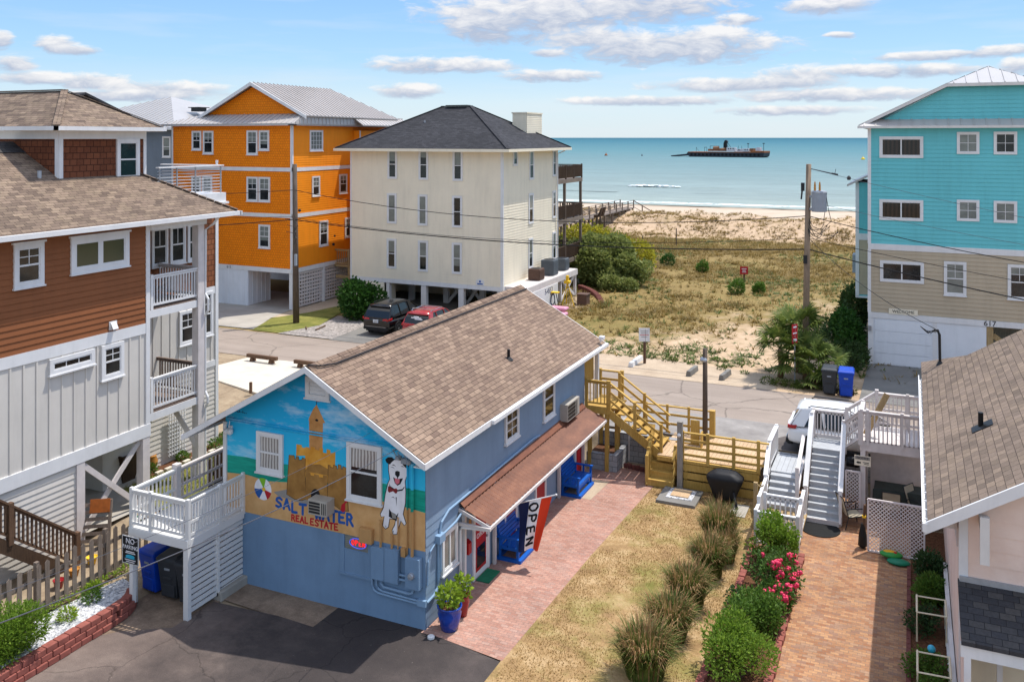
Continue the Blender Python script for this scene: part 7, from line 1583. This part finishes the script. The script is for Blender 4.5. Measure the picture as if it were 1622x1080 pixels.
for lab,a,b,sg,rd,mt in (
 ('upper power line sagging between the two street poles',(-34.85,44.3,9.25),(-4.58,45,8.7),1.0,.02,'wire'),
 ('middle power line between the two street poles',(-34.85,44.3,7.53),(-4.58,45,7.63),.75,.014,'wire'),
 ('thick lowest power line between the two street poles',(-34.85,44.3,7.42),(-4.58,45,7.08),.55,.03,'wire'),
 ('black power line from the transformer pole crossing the teal wall above the white band',(-4.58,45,8.7),(16,42.3,6.2),.5,.02,'wire'),
 ('power line leaving the transformer pole across the white band of the teal house',(-4.58,45,7.63),(16,42.3,5.2),.3,.014,'wire'),
 ('thick power line leaving the transformer pole, lowest across the teal house',(-4.58,45,7.08),(16,42.3,4.4),.4,.028,'wire'),
 ('thin pale power line across the upper teal wall',(-4.55,45,11.0),(16,42.3,7.2),.3,.009,'wire_light'),
 ('thin pale power line crossing the middle of the teal wall',(-4.58,45,9.4),(16,42.3,6.6),.3,.009,'wire_light'),
 ('upper power line crossing the orange wall and passing behind the brown house roof',(-34.85,44.3,9.25),(-75,42,8.6),.6,.018,'wire'),
 ('thick lower power line crossing the orange wall towards the brown house',(-34.85,44.3,7.42),(-75,42,5.6),.6,.028,'wire'),
 ('thin power line over the orange wall close to its middle white band',(-34.85,44.3,7.6),(-75,42,7.6),.5,.012,'wire'),
 ('twisted service line from above the painted dog past the air conditioner',(-11.85,19.38,4.63),(-10.0,4.4,7.1),.25,.009,'wire_light'),
 ('thin pale service line from the cottage eave across the painted castle',(-12.54,18.98,5.0),(-10.2,5.4,7.15),.22,.0045,'wire_light'),
 ('twisted service line from the transformer pole to the pink house mast',(-4.5,44.9,7.6),(.79,32.9,6.05),.35,.012,'wire')):
    wire(lab,a,b,sg,rd,mt)
m=MB(); r=random.Random(2)
for k in range(4):
    pts=[(.79,32.9,6.05)]
    for i in range(1,6): pts.append((.79-.1*i+.05*r.uniform(-1,1),32.95+.05*i,6.05-.12*i*(6-i)/5*(.6+.5*r.random())+.02*i))
    m.tube(pts,.012,5)
part('service_loop',m,M['wire'],mastp)
# ================================================================== VEHICLES (local: +Y is the front, x across)
n=N('car_black'); n.done('#0b0b0d',.18,.5); n.b.inputs['Coat Weight'].default_value=.25; n.b.inputs['Coat Roughness'].default_value=.04
n=N('car_white'); n.done('#dcdcdc',.3,.5); n.b.inputs['Coat Weight'].default_value=.6; n.b.inputs['Coat Roughness'].default_value=.05
n=N('car_red'); n.done('#9c1218',.25,.5); n.b.inputs['Coat Weight'].default_value=.8; n.b.inputs['Coat Roughness'].default_value=.05
n=N('car_glass'); n.done('#0c0f11',.04,.6)
n=N('tail_red'); n.done('#a30d14',.15,.6); n=N('plate'); n.done('#c9cdd3',.4,.4); n=N('chrome'); n.done('#b8babd',.15,.5,.9); n=N('alloy'); n.done('#8c8e92',.3,.5,.7)
plain('car_plastic','#1a1a1b',.6,.1,4)
def suv(label,loc,rz_,paint,L=4.75,W=1.9,H=1.74,rails=True,plate=True,bars=False,hatch=.5,group=None):
    t=thing('parked_suv',label,'car',(0,0,0),group); h=W/2; mn_=M[paint]
    def ring(y,z0,zs,zb,w0,ws,wb): # lower body cross-section
        return [(-w0,y,z0),(-ws,y,zs*.55+z0*.45),(-ws,y,zs),(-wb,y,zb),(wb,y,zb),(ws,y,zs),(ws,y,zs*.55+z0*.45),(w0,y,z0)]
    B=[(0.0,.42,.75,.98,h*.80,h*.86,h*.80),(.06,.32,.78,1.04,h*.9,h*.95,h*.88),(.35,.27,.82,1.08,h*.93,h*.995,h*.92),(1.2,.25,.82,1.06,h*.93,h,h*.93),(2.6,.25,.80,1.03,h*.93,h,h*.93),(3.4,.25,.80,1.02,h*.93,h*.99,h*.91),(4.1,.26,.78,.96,h*.92,h*.97,h*.86),(4.55,.32,.72,.86,h*.86,h*.9,h*.74),(L,.42,.66,.74,h*.66,h*.7,h*.6)]
    s=L/4.75
    m=MB(); m.loft([ring(b[0]*s if b[0]<L else L,*b[1:]) for b in B]); part('body',m,mn_,t,smooth=True,sub=2,uv=False)
    # greenhouse
    hr=h*.72; zr=H-.05
    m=MB(); G_=[(.12,1.03,1.04),(hatch*.55,1.05,1.42),(hatch,1.05,zr-.03),(1.7,1.05,zr),(2.5,1.04,zr-.04),(3.55,1.0,1.03)]
    rg=[]
    for y,zb,zt in G_:
        k=(zt-zb)/(zr-1.05); wb=h*.90; wt=h*.90-(h*.90-hr)*min(1,max(0,k)); rg.append([(-wb,y*s,zb),(-wt,y*s,zt),(wt,y*s,zt),(wb,y*s,zb)])
    m.loft(rg); part('windows',m,M['car_glass'],t,smooth=False,uv=False,bevel=.03)
    m=MB(); rr=[]
    for y,z,w_ in ((hatch-.16,zr-.05,hr*.96),(hatch+.1,zr+.0,hr*1.02),(1.6,zr+.035,hr*1.03),(2.4,zr+.01,hr*1.02),(2.72,zr-.08,hr*.98)):
        rr.append([(-w_,y*s,z-.05),(-w_*.96,y*s,z),(-w_*.5,y*s,z+.035),(0,y*s,z+.045),(w_*.5,y*s,z+.035),(w_*.96,y*s,z),(w_,y*s,z-.05)])
    m.loft(rr); part('roof',m,mn_,t,smooth=True,uv=False)
    for sx_ in (-1,1):
        for (y0,z0,y1,z1,w0,w1) in ((.10,1.03,hatch,zr-.02,h*.905,hr*1.01),(1.35,1.05,1.25,zr-.02,h*.905,hr*1.02),(2.35,1.04,2.2,zr-.03,h*.905,hr*1.02),(3.5,1.02,2.55,zr-.06,h*.90,hr*1.0)):
            m=MB(); m.beam((sx_*w0,y0*s,z0),(sx_*w1,y1*s,z1),.09,.05); part('pillar',m,mn_,t,uv=False,bevel=.015)
        m=MB(); m.extr([(sx_*h*.90,.16*s,1.02),(sx_*hr*1.0,hatch*s,zr-.03),(sx_*hr*1.0,(hatch+.42)*s,zr-.03),(sx_*h*.90,.62*s,1.02)],(sx_*.025,0,0)); part('rear_quarter',m,mn_,t,uv=False)
    m=MB(); m.beam((-h*.86,.08*s,1.02),(h*.86,.08*s,1.02),.1,.09); part('tailgate_sill',m,mn_,t,uv=False,bevel=.015)
    for sx_ in (-1,1):
        m=MB(); m.extr([(sx_*h*.45,-.02,.93),(sx_*h*.86,.01,.90),(sx_*h*.955,.28,.98),(sx_*h*.93,.30,1.06),(sx_*h*.80,.05,1.05),(sx_*h*.5,-.01,1.0)],(0,.06,0)); m.box(sx_*h*.86,sx_*h*.965,.03,.32,.93,1.05); part('taillight',m,M['tail_red'],t,uv=False,bevel=.015)
        m=MB(); m.box(sx_*h*.95,sx_*(h+.18),2.75*s,2.9*s,1.0,1.16); part('mirror',m,mn_,t,uv=False,bevel=.03)
        m=MB(); m.extr([(sx_*h*.55,L-.09,.66),(sx_*h*.8,L-.2,.64),(sx_*h*.84,L-.35,.74),(sx_*h*.6,L-.18,.76)],(0,.03,0)); part('headlight',m,M['plate'],t,uv=False)
    m=MB(); m.box(-h*.86,h*.86,-.05,.2,.36,.52); m.box(-h*.7,h*.7,-.02,.2,.27,.36); part('bumper',m,M['car_plastic'],t,uv=False,bevel=.03)
    if plate: m=MB(); m.box(-.17,.17,-.035,0.0,.78,.94); part('licence_plate',m,M['plate'],t,uv=False); m=MB(); m.box(-.12,.12,-.04,-.034,.83,.89); part('plate_number',m,M['paint_grey'],t,uv=False)
    m=MB(); m.box(-h*.72,h*.72,-.045,-.03,.54,.56); part('bumper_trim',m,M['chrome'],t,uv=False)
    for y in (.92*s,3.75*s):
        for sx_ in (-1,1):
            x=sx_*(h-.11); m=MB(); m.lathe([(.25,-.115),(.34,-.11),(.365,-.06),(.365,.06),(.34,.11),(.25,.115)],(x,y,.365),24,'x'); w_=part('wheel',m,M['rubber'],t,uv=False,smooth=False)
            m=MB(); m.lathe([(.24,.0),(.24,.122),(.2,.10),(.08,.115),(.0,.12)] if sx_>0 else [(.24,0),(.24,-.122),(.2,-.10),(.08,-.115),(.0,-.12)],(x,y,.365),18,'x'); part('rim',m,M['alloy'],w_,uv=False)
            m=MB(); m.lathe([(.41,-.02),(.43,.0),(.41,.02)],(sx_*(h*.985),y,.37),20,'x'); part('wheel_arch',m,M['car_plastic'],t,uv=False)
    if rails:
        m=MB()
        for sx_ in (-1,1): m.tube([(sx_*hr*.92,(hatch+.25)*s,zr+.02),(sx_*hr*.92,(hatch+.35)*s,zr+.08),(sx_*hr*.92,2.2*s,zr+.08),(sx_*hr*.92,2.35*s,zr+.01)],.02,6)
        part('roof_rail',m,M['car_plastic'] if not bars else M['chrome'],t,uv=False)
    if bars:
        for y in (.95,1.9): m=MB(); m.beam((-hr*1.05,y,zr+.12),(hr*1.05,y,zr+.12),.06,.035); part('roof_bar',m,M['chrome'],t,uv=False)
    t.location=loc; t.rotation_euler=(0,0,rz_); return t
cb=suv('black suv parked under the cream house seen from behind',(-28.25,43.35,1.02),R(-1),'car_black',4.8,1.95,1.78)
cr_=suv('red suv with silver roof bars parked beside the black one',(-25.35,42.85,.98),R(0),'car_red',4.4,1.85,1.7,bars=True,plate=False)
FR=F('Y',0)
m=MB(); 
for z,a,b in ((1.42,-.2,.12),(1.36,-.35,.3),(1.30,-.1,.38)): m.extr([(a,.24+(1.42-z)*-.5,z),(b,.24+(1.42-z)*-.5,z),(b,.25+(1.42-z)*-.5,z+.035),(a,.25+(1.42-z)*-.5,z+.035)],(0,-.03,0))
o=bpy.data.objects.new('window_lettering',mesh_of('window_lettering',m,M['paint_white'],uv=False)); COL.objects.link(o); o.parent=cr_
cw=suv('white suv parked on the street behind the white staircase',(-4.15,34.38,1.01),R(-90),'car_white',4.6,1.86,1.70)

# ================================================================== SIGNS, BUMPERS, POSTS along the street and in the lot
def signboard(name,label,x,y,z,h,w_,hh,face,back=None,post='old_wood',yaw=0,pr=.05,txt=None):
    t=thing(name,label,'sign',(x,y,z)); m=MB(); m.box(x-pr,x+pr,y-pr,y+pr,z-.2,z+h); part('post',m,M[post],t)
    m=MB(); m.T=Matrix.Translation((x,y-.06,z+h))@Matrix.Rotation(yaw,4,'Z'); m.box(-w_/2,w_/2,-.015,.015,-hh,.06); part('panel',m,M[face],t)
    if txt:
        for s_,sz,dz,mt in txt:
            q=MB(); q.T=Matrix.Translation((x,y-.06,z+h))@Matrix.Rotation(yaw,4,'Z'); q.box(-w_/2+sz,w_/2-sz,-.02,-.0155,dz,dz+s_); part('lettering',q,M[mt],t)
    return t
signboard('beach_sign','white information sign on a brown post beside the sandy lot',-12.39,43.8,1,1.75,.55,.62,'white','white','brown_wood',R(20),.06,[(.03,.08,-.1,'paint_grey'),(.03,.1,-.2,'paint_grey'),(.03,.06,-.3,'paint_red'),(.03,.12,-.4,'paint_grey')])
signboard('lot_sign','small red sign standing in the middle of the grassy lot',-11.4,67.3,1,1.8,.6,.5,'paint_red','white','brown_wood',R(25),.05,[(.05,.12,-.12,'paint_white'),(.05,.18,-.25,'paint_white'),(.04,.14,-.36,'paint_white')])
ps=thing('parking_sign','red and white parking sign on a steel post in front of the palms','sign',(-5.0,43.3,1)); m=MB(); m.box(-5.03,-4.97,43.27,43.33,.9,3.75); part('post',m,M['galv'],ps)
for z0,z1 in ((3.2,3.75),(2.85,3.17)):
    m=MB(); m.T=Matrix.Translation((-5.0,43.25,0))@Matrix.Rotation(R(58),4,'Z'); m.box(-.19,.19,-.01,.01,z0,z1); part('panel',m,M['paint_red'],ps); m=MB(); m.T=Matrix.Translation((-5.0,43.25,0))@Matrix.Rotation(R(58),4,'Z'); m.box(-.14,.14,-.014,-.0105,z0+.1,z0+.16); m.box(-.12,.12,-.014,-.0105,z1-.17,z1-.1); part('lettering',m,M['paint_white'],ps)
def stop(label,x,y,l,rot,mat,hh=.2):
    m=MB(); m.T=Matrix.Translation((x,y,1.0))@Matrix.Rotation(rot,4,'Z'); m.extr([(-.13,-l/2,.0),(.13,-l/2,0),(.09,-l/2,hh),(-.09,-l/2,hh)],(0,l,0)); return solo('parking_block',label,'parking block',m,M[mat],bevel=.02)
stop('white painted parking block beside the information sign',-12.8,43.6,1.7,R(-2),'white',.24); stop('grey concrete block nearest the white block on the pavement edge',-9.75,42.9,1.3,R(-4),'concrete_dark',.26); stop('grey concrete block on the pavement edge nearer the palms',-8.15,42.85,1.3,R(-6),'concrete_dark',.26)
def lowbench(label,x0,x1,y):
    t=thing('timber_barrier',label,'barrier',((x0+x1)/2,y,1.02),'low timber barriers on the pale pad'); m=MB(); m.box(x0,x1,y-.09,y+.09,1.2,1.38); part('beam',m,M['brown_wood'],t,bevel=.01)
    for x in (x0+.35,x1-.35): m=MB(); m.extr([(x-.12,y-.13,1.02),(x+.12,y-.13,1.02),(x+.07,y-.13,1.2),(x-.07,y-.13,1.2)],(0,.26,0)); part('leg',m,M['brown_wood'],t)
lowbench('low brown timber barrier on the pale pad nearest the brown house',-31.2,-29.3,35.9); lowbench('low brown timber barrier half hidden by the cottage roof',-28.2,-26.3,35.9)
m=MB(); m.box(-27.15,-27.05,31.35,31.45,1.0,1.5); solo('stake','short brown stake at the edge of the pale pad','post',m,M['brown_wood'])
m=MB(); m.tube([(-32.5,44.3,1.06),(-32.3,43.1,1.06)],.05,6); solo('branch','dark branch lying on the gravel nearer the black suv','branch',m,M['bark']); m=MB(); m.tube([(-33.4,43.6,1.06),(-32.9,43.0,1.06)],.04,6); solo('branch','short dark branch lying on the gravel nearer the pole','branch',m,M['bark'])
# equipment beside the cream house
tri=thing('tripod','yellow surveying tripod standing by the white side platform','tripod',(-21.4,56.5,1)); m=MB()
for a in range(3): m.tube([(-21.4,56.5,2.6),(-21.4+.5*math.cos(a*2.1),56.5+.5*math.sin(a*2.1),1)],.035,6)
part('leg',m,M['paint_yellow'],tri); m=MB(); m.box(-21.6,-21.2,56.3,56.7,2.55,2.75); m.box(-21.5,-21.3,56.4,56.6,2.75,3.1); part('head',m,M['paint_yellow'],tri,bevel=.04)
st_=thing('sawhorse','dark folding stand with a yellow board by the white platform','stand',(-22.0,55.4,1)); m=MB()
for x,y in ((-22.3,55.1),(-21.7,55.1),(-22.3,55.7),(-21.7,55.7)): m.tube([(x,y,1),(-22.0+(x+22)*.4,55.4+(y-55.4)*.6,2.05)],.03,6)
part('leg',m,M['dark_metal'],st_); m=MB(); m.box(-22.4,-21.6,55.2,55.6,2.05,2.12); part('board',m,M['paint_yellow'],st_)
m=MB(); m.box(-20.9,-20.2,57.0,57.7,1,1.75); m.box(-20.95,-20.15,56.95,57.75,1.75,1.8); solo('cabinet','small brown metal cabinet on the sand beside the tripod','cabinet',m,M['ac_brown'],bevel=.03)
plain('pink_plastic','#c98ba0',.45,.08,4)
for (x,y,z,l),lab in zip(((-20.9,53.6,1.3,1.2),(-20.7,53.1,1.05,1.1)),('pink plastic float lying uppermost on the sand','pink plastic float lying below the upper one')):
    m=MB(); m.box(x-l/2,x+l/2,y-.36,y+.36,z,z+.22); solo('float',lab,'float',m,M['pink_plastic'],bevel=.1)
rt=thing('retaining_edge','dark red curved block edging beside the cream house','edging',(-21,60,1)); m=MB()
for i in range(16): t=i/15; x=-22.6+3.0*t; y=62.5-4.2*t+.8*math.sin(t*3); m.box(x-.2,x+.18,y-.14,y+.14,.9,1.45-.3*t)
part('block',m,M['edging_red'],rt,bevel=.02)
# red lot fence posts
for (x,y),lab in zip(((-22.77,92.7),(-26.0,91.2)),('thin dark fence post in the dune grass, taller','thin dark fence post in the dune grass, the shorter one')): m=MB(); m.tube([(x,y,hgt(x,y)-.2),(x,y,hgt(x,y)+(1.9 if x>-24 else 1.1))],.06,6); solo('fence_post',lab,'post',m,M['pole_wood'])
# boardwalk to the beach
bd=thing('boardwalk','weathered wooden boardwalk over the dunes to the beach','boardwalk',(-35.6,104,2)); m=MB()
for i in range(52): y=86+.6*i; m.box(-36.6,-34.6,y,y+.55,2.85,2.92)
part('deck_floor',m,M['old_wood'],bd); m=MB()
for x in (-36.55,-34.65): rail(m,(x,86,2.9),(x,117,2.9),1.0,9,posts=[i/12 for i in range(13)],post=.14,hz=(.35,.7))
rail(m,(-34.65,117,2.9),(-34.2,124,1.0),1.0,9,posts=(.5,1),post=.14); part('railing',m,M['old_wood'],bd)
for i in range(11):
    for x in (-36.4,-34.8): m=MB(); y=87+3*i; m.box(x-.1,x+.1,y-.1,y+.1,0,2.85); part('support_post',m,M['old_wood'],bd)
m=MB(); 
for y in (100.5,101.6): m.extr([(-34.7,y,2.9),(-34.0,y,3.0),(-33.7,y,4.1),(-33.8,y,4.1),(-34.2,y,3.2),(-34.7,y,3.2)],(0,.7,0))
solo('bench','dark wooden bench seat on the boardwalk','bench',m,M['dark_wood'])
# ================================================================== TREES AND BUSHES
leaf('bush_light','#4a5828','#80894a','#bdb97c',3.5,.4); leaf('bush_yellow','#6a6a1f','#a09a30','#c9bd4a',2.0,.4); leaf('oleander','#1d3a18','#34591f','#5a7a33',4,.3); leaf('dark_shrub','#22321a','#3a5026','#567036',3,.35)
shrub('large silvery green beach bush beside the cream house',(-21.3,66,1),[(-1.4,-.6,1.6,1.5,1.3,1.4),(.8,.3,1.3,1.3,1.2,1.2),(-.3,1.2,2.4,1.5,1.4,1.4),(1.7,.6,.9,.9,.9,.8),(-2.4,.8,1.9,1.3,1.3,1.5),(-.2,-1.2,.8,1.2,.9,.8),(-1.7,.3,3.1,.9,.9,.8),(.6,1.0,2.5,.8,.8,.8),(1.3,-.5,1.9,.7,.7,.6),(-.6,-1.0,2.1,.8,.7,.6),(2.6,.2,1.4,.6,.6,.6),(-2.9,-.3,2.7,.7,.7,.7)],11000,.24,'bush_light',61,1.7,'beach_bush','bush')
shrub('yellow-green beach bush behind the large silvery one',(-23.0,71,1),[(0,0,2.0,2.0,1.8,1.5),(-1.5,.5,2.3,1.7,1.6,1.6),(1.7,.6,1.6,1.8,1.5,1.3),(-3,1,2.4,1.7,1.6,1.6)],9000,.22,'bush_yellow',62,1.6,'beach_bush','bush')
shrub('low spreading silver green bush at the street-side foot of the large one',(-20.6,63.6,1),[(0,0,.5,.9,.8,.6),(1.1,.4,.4,.8,.7,.5)],2200,.2,'bush_light',63,1.6,'beach_bush','bush')
shrub('dark green oleander bush in front of the cream house sign',(-32.0,47.2,1.02),[(0,0,1.2,1.2,1.0,1.1),(.9,.2,1.1,.9,.9,.9),(-.7,.3,1.3,.9,.9,1.0),(.2,-.3,.7,1.2,.9,.7)],5200,.2,'oleander',64,1.2,'bush','bush')
shrub('dark leafy bush nearest the teal garage door',(-3.0,50.0,1),[(0,0,1.0,.65,.9,.95),(-.3,.8,1.4,.65,.9,.85),(.1,-.8,.7,.65,.8,.75)],4200,.17,'oleander',65,1.3,'bush','bush')
shrub('tall dark shrub along the side wall of the teal house',(-2.95,54.5,1),[(0,0,1.4,.6,1.2,1.3),(-.2,1.6,1.5,.7,1.2,1.2),(-.3,-1.4,1.1,.6,.9,1.0),(-.6,.4,.8,.6,1.0,.8)],5200,.18,'dark_shrub',66,1.2,'bush','bush')
shrub('low dark shrub between the bins and the teal driveway',(-2.75,46.2,1),[(0,0,.5,.6,.8,.5),(.2,1.3,.6,.6,.8,.6),(-.3,2.2,.5,.7,.7,.6)],2200,.16,'dark_shrub',67,.8,'bush','bush')
shrub('ragged low shrub trailing along the lot behind the palms',(-4.6,50.5,1),[(0,0,.5,.9,1.2,.5),(-.5,2.2,.5,.9,1.2,.5),(.6,4,.6,.8,1.0,.6)],2400,.16,'dark_shrub',68,.9,'bush','bush')
shrub('dark shrubs in the shade behind the rear decks of the cream house',(-25.0,68.5,1),[(0,0,1.4,1.6,1.2,1.5),(1.6,.3,1.3,1.3,1.2,1.3),(-2,0,1.6,1.6,1.3,1.6)],5200,.2,'dark_shrub',69,1.2,'bush','bush')
for (x,y,s_),lab in zip(((-20.0,78.2,.75),(-16.3,75.5,.6),(-11.7,65.9,.7),(-10.3,66.9,.5)),('round dark green shrub alone in the dry lot','small grey green shrub in the middle of the lot','leafy green shrub at the foot of the small red sign','smaller green shrub beside the one at the red sign')): shrub(lab,(x,y,hgt(x,y)),[(0,0,s_*.6,s_*.8,s_*.7,s_*.7),(.2*s_,.1,s_*1.1,s_*.5,s_*.5,s_*.5)],900,.15,'oleander' if 'dark' in lab else 'shrub_mid',int(y*3),1,'bush','bush')
leaf('palm','#33421a','#5f7030','#98984a',2.5,.3); plain('palm_trunk','#7a6247',.9,.2,6,bump=.4)
def palm(label,loc,trunk,nf,R_,seed):
    t=thing('palm',label,'palm tree',loc,None); x,y,z=loc; r=random.Random(seed); m=MB(); m.tube([(x,y,z-.1),(x+.05,y,z+trunk*.5),(x,y+.03,z+trunk)],.15,9,.13); part('trunk',m,M['palm_trunk'],t,smooth=True,uv=False)
    m=MB(); c=Vector((x,y,z+trunk))
    for i in range(nf):
        a=6.283*i/nf*2.4+r.uniform(-.3,.3); el_=r.uniform(-.15,1.35); pl=R_*r.uniform(.45,.7); d=Vector((math.cos(a)*math.cos(el_),math.sin(a)*math.cos(el_),math.sin(el_))); hub=c+d*pl*.9-Vector((0,0,.10*pl)); m.tube([tuple(c),tuple(c+d*pl*.5+Vector((0,0,.03))),tuple(hub)],.013,4)
        side=d.cross(Vector((0,0,1))); side=side.normalized() if side.length>.1 else Vector((1,0,0)); upv=side.cross(d).normalized(); nl=18
        for k in range(nl):
            ph=-1.75+3.5*k/(nl-1); fold=.22*abs(math.sin(ph)); dv=(d*math.cos(ph)+side*math.sin(ph)+upv*fold*-1).normalized(); l=R_*.55*(1-.22*abs(ph)/1.75)*r.uniform(.88,1.08); w_=.042; pv=dv.cross(upv).normalized()*w_
            mid=hub+dv*l*.6; tip=hub+dv*l-Vector((0,0,l*r.uniform(.05,.28)))
            b=m.pts([tuple(hub-pv*.3),tuple(hub+pv*.3),tuple(mid+pv),tuple(mid-pv),tuple(tip)]); m.face((b,b+1,b+2,b+3)); m.face((b+3,b+2,b+4))
    part('crown',m,M['palm'],t,uv=False,recalc=False); return t
palm('small fan palm with a bare thin trunk standing apart from the clump',(-5.75,44.0,1),1.35,18,1.6,71); palm('tallest fan palm at the back of the clump by the pole',(-5.1,45.3,1),1.9,22,1.9,72); palm('bushy fan palm in the middle of the clump behind the parking sign',(-4.6,43.9,1),1.0,24,1.7,73); palm('low fan palm of the clump standing closest behind the bins',(-3.75,43.6,1),.85,18,1.4,74); palm('short fan palm at the foot of the clump by the charcoal bin',(-4.1,42.9,1),.3,14,1.2,75)
shrub('dry grass and weeds along the kerb at the foot of the palms',(-4.6,42.6,1),[(.5*i,.15*math.sin(i),.12,.35,.3,.16) for i in range(-3,5)],1600,.13,'grass_green' ,78,.5,'weeds','plant')
for k,(x,y,s_) in enumerate(((-14.6,45.2,.3),(-11.2,44.9,.35),(-10.2,44.6,.22),(-8.6,44.2,.3),(-7.4,43.9,.25),(-13.3,46.8,.4),(-10.9,47.6,.45),(-12.0,47.2,.35),(-9.2,46.0,.3))): shrub('small green weed clump in the sand by the street edge',(x,y,hgt(x,y)),[(0,0,s_*.2,s_*.7,s_*.6,s_*.32)],110,.10,'grass_green' if k%2 else 'shrub_mid',100+k,.6,'weeds','plant','weed clumps in the sand along the street')
# ================================================================== DREDGE BARGE and buoys
plain('hull','#2c3038',.6,.2,.3); plain('rust','#8a5230',.8,.3,.4); plain('barge_deck','#7c5a42',.85,.25,.3); plain('cabin','#b9bdc2',.6,.1,.3); plain('buoy_yellow','#d9b92a',.4,.1,2)
bg_=thing('barge','dark dredging barge with rusty deck gear and a black mast out at sea','barge',(0,0,0))
m=MB(); m.extr([(-29,-7,1.9),(-25.5,-7,-.5),(27,-7,-.5),(29.5,-7,1.0),(30,-7,3.6),(-28.5,-7,3.2)],(0,14,0)); part('hull',m,M['hull'],bg_)
m=MB(); m.extr([(-26,-2,1.2),(-43,-2,-.2),(-44,-2,.8),(-27,-2,2.6)],(0,4,0)); part('ladder',m,M['hull'],bg_)
m=MB(); m.box(-28,20,-6.8,6.8,3.2,3.9); m.box(20,30,-6.9,6.9,3.5,4.8); part('deck',m,M['rust'],bg_)
m=MB(); m.box(-12,8,-7.05,-6.6,3.9,4.6); m.box(-10,18,-4,4,3.9,4.5); part('bulwark',m,M['white_dull'],bg_)
for b_ in ((1.5,8,-5,-1,4.4,7.2),(9,13,-4,0,4.4,6.2),(13.5,18,-5,1,4.4,6.5),(23,26,-3,1,4.8,7.4)): m=MB(); m.box(*b_); part('cabin',m,M['cabin'],bg_)
for x,zz,l in ((2.5,5.9,.9),(4.2,5.9,.9),(6,5.9,.9),(10,5.1,.9),(15,5.3,.8),(16.6,5.3,.8)): m=MB(); m.box(x,x+l,-5.08 if x<9 or x>13 else -4.08,-4.9 if x<9 or x>13 else -3.9,zz,zz+.8); part('window',m,M['car_glass'],bg_)

m=MB(); m.box(-9,-4,-3,3,4.4,6.4); m.box(-14,-10,-2,3,4.4,6.0); m.lathe([(1.6,-2),(1.6,2)],(-7.5,-2,6.4),12,'x'); m.lathe([(1.2,-1.5),(1.2,1.5)],(-2,-3,5.6),12,'x'); m.box(-3,1,-3,3,4.4,6.8); m.box(18.5,21,-4,2,4.8,6.6); part('winch',m,M['barge_deck'],bg_)
for i in range(18): m=MB(); x=-25+3*i; m.lathe([(.75,-.2),(.9,0),(.75,.2)],(x,-7.2,2.0),10,'y'); part('tyre_fender',m,M['rubber'],bg_)
m=MB(); m.tube([(-1.2,0,4.4),(-1.2,0,7.8)],.5,8); m.box(-2.3,0,-1.2,1.2,6.9,10.4); m.extr([(-2.2,-1,10.4),(.2,-1,10.4),(.8,-1,11.7),(-.4,-1,12.7),(-1.6,-1,12.2)],(0,2,0)); m.beam((.6,0,10.6),(3.5,0,6.4),.25,.25); m.beam((0,0,9),(2,0,6.4),.18,.18); part('mast',m,M['black'],bg_)
m=MB(); 
for x,h in ((16,9.8),(27.5,10)): m.tube([(x,0,4.5),(x,0,h)],.18,6); m.box(x-.8,x+.8,-.3,.3,h,h+.5)
for x in (-24,-17.5,-15.8,8.5,11): m.tube([(x,0,3.9),(x+.2,0,7.2 if x<0 else 8.4)],.12,5)
m.beam((-24,0,7),(-21.5,0,3.9),.15,.15); m.beam((-13,0,8.2),(-6,0,8.2),.2,.2); m.tube([(-13,0,4),(-13,0,8.2)],.15,5); m.tube([(-6,0,6),(-6,0,8.2)],.15,5); m.beam((-17.6,0,7.2),(-15.8,0,7.2),.3,.3); part('derrick',m,M['dark_metal'],bg_)
bg_.location=(-125,664,-2.1); bg_.rotation_euler=(0,0,math.atan2(-.155,.988)+.0)
for (x,y,c),lab in zip(((-222,673,'rust'),(-29.0,622,'buoy_yellow'),(-194.5,680,'hull')),('small rust-red buoy floating towards the cream house','small yellow buoy floating close beside the teal house wall','tiny dark buoy floating between the barge and the rust-red buoy')):
    m=MB(); k=1.2 if c!='hull' else .7; m.lathe([(.9*k,-.4),(1.1*k,.3*k),(.7*k,1.0*k),(.2*k,1.4*k),(.15*k,2.0*k)],(x,y,-2),12); solo('buoy',lab,'buoy',m,M[c])
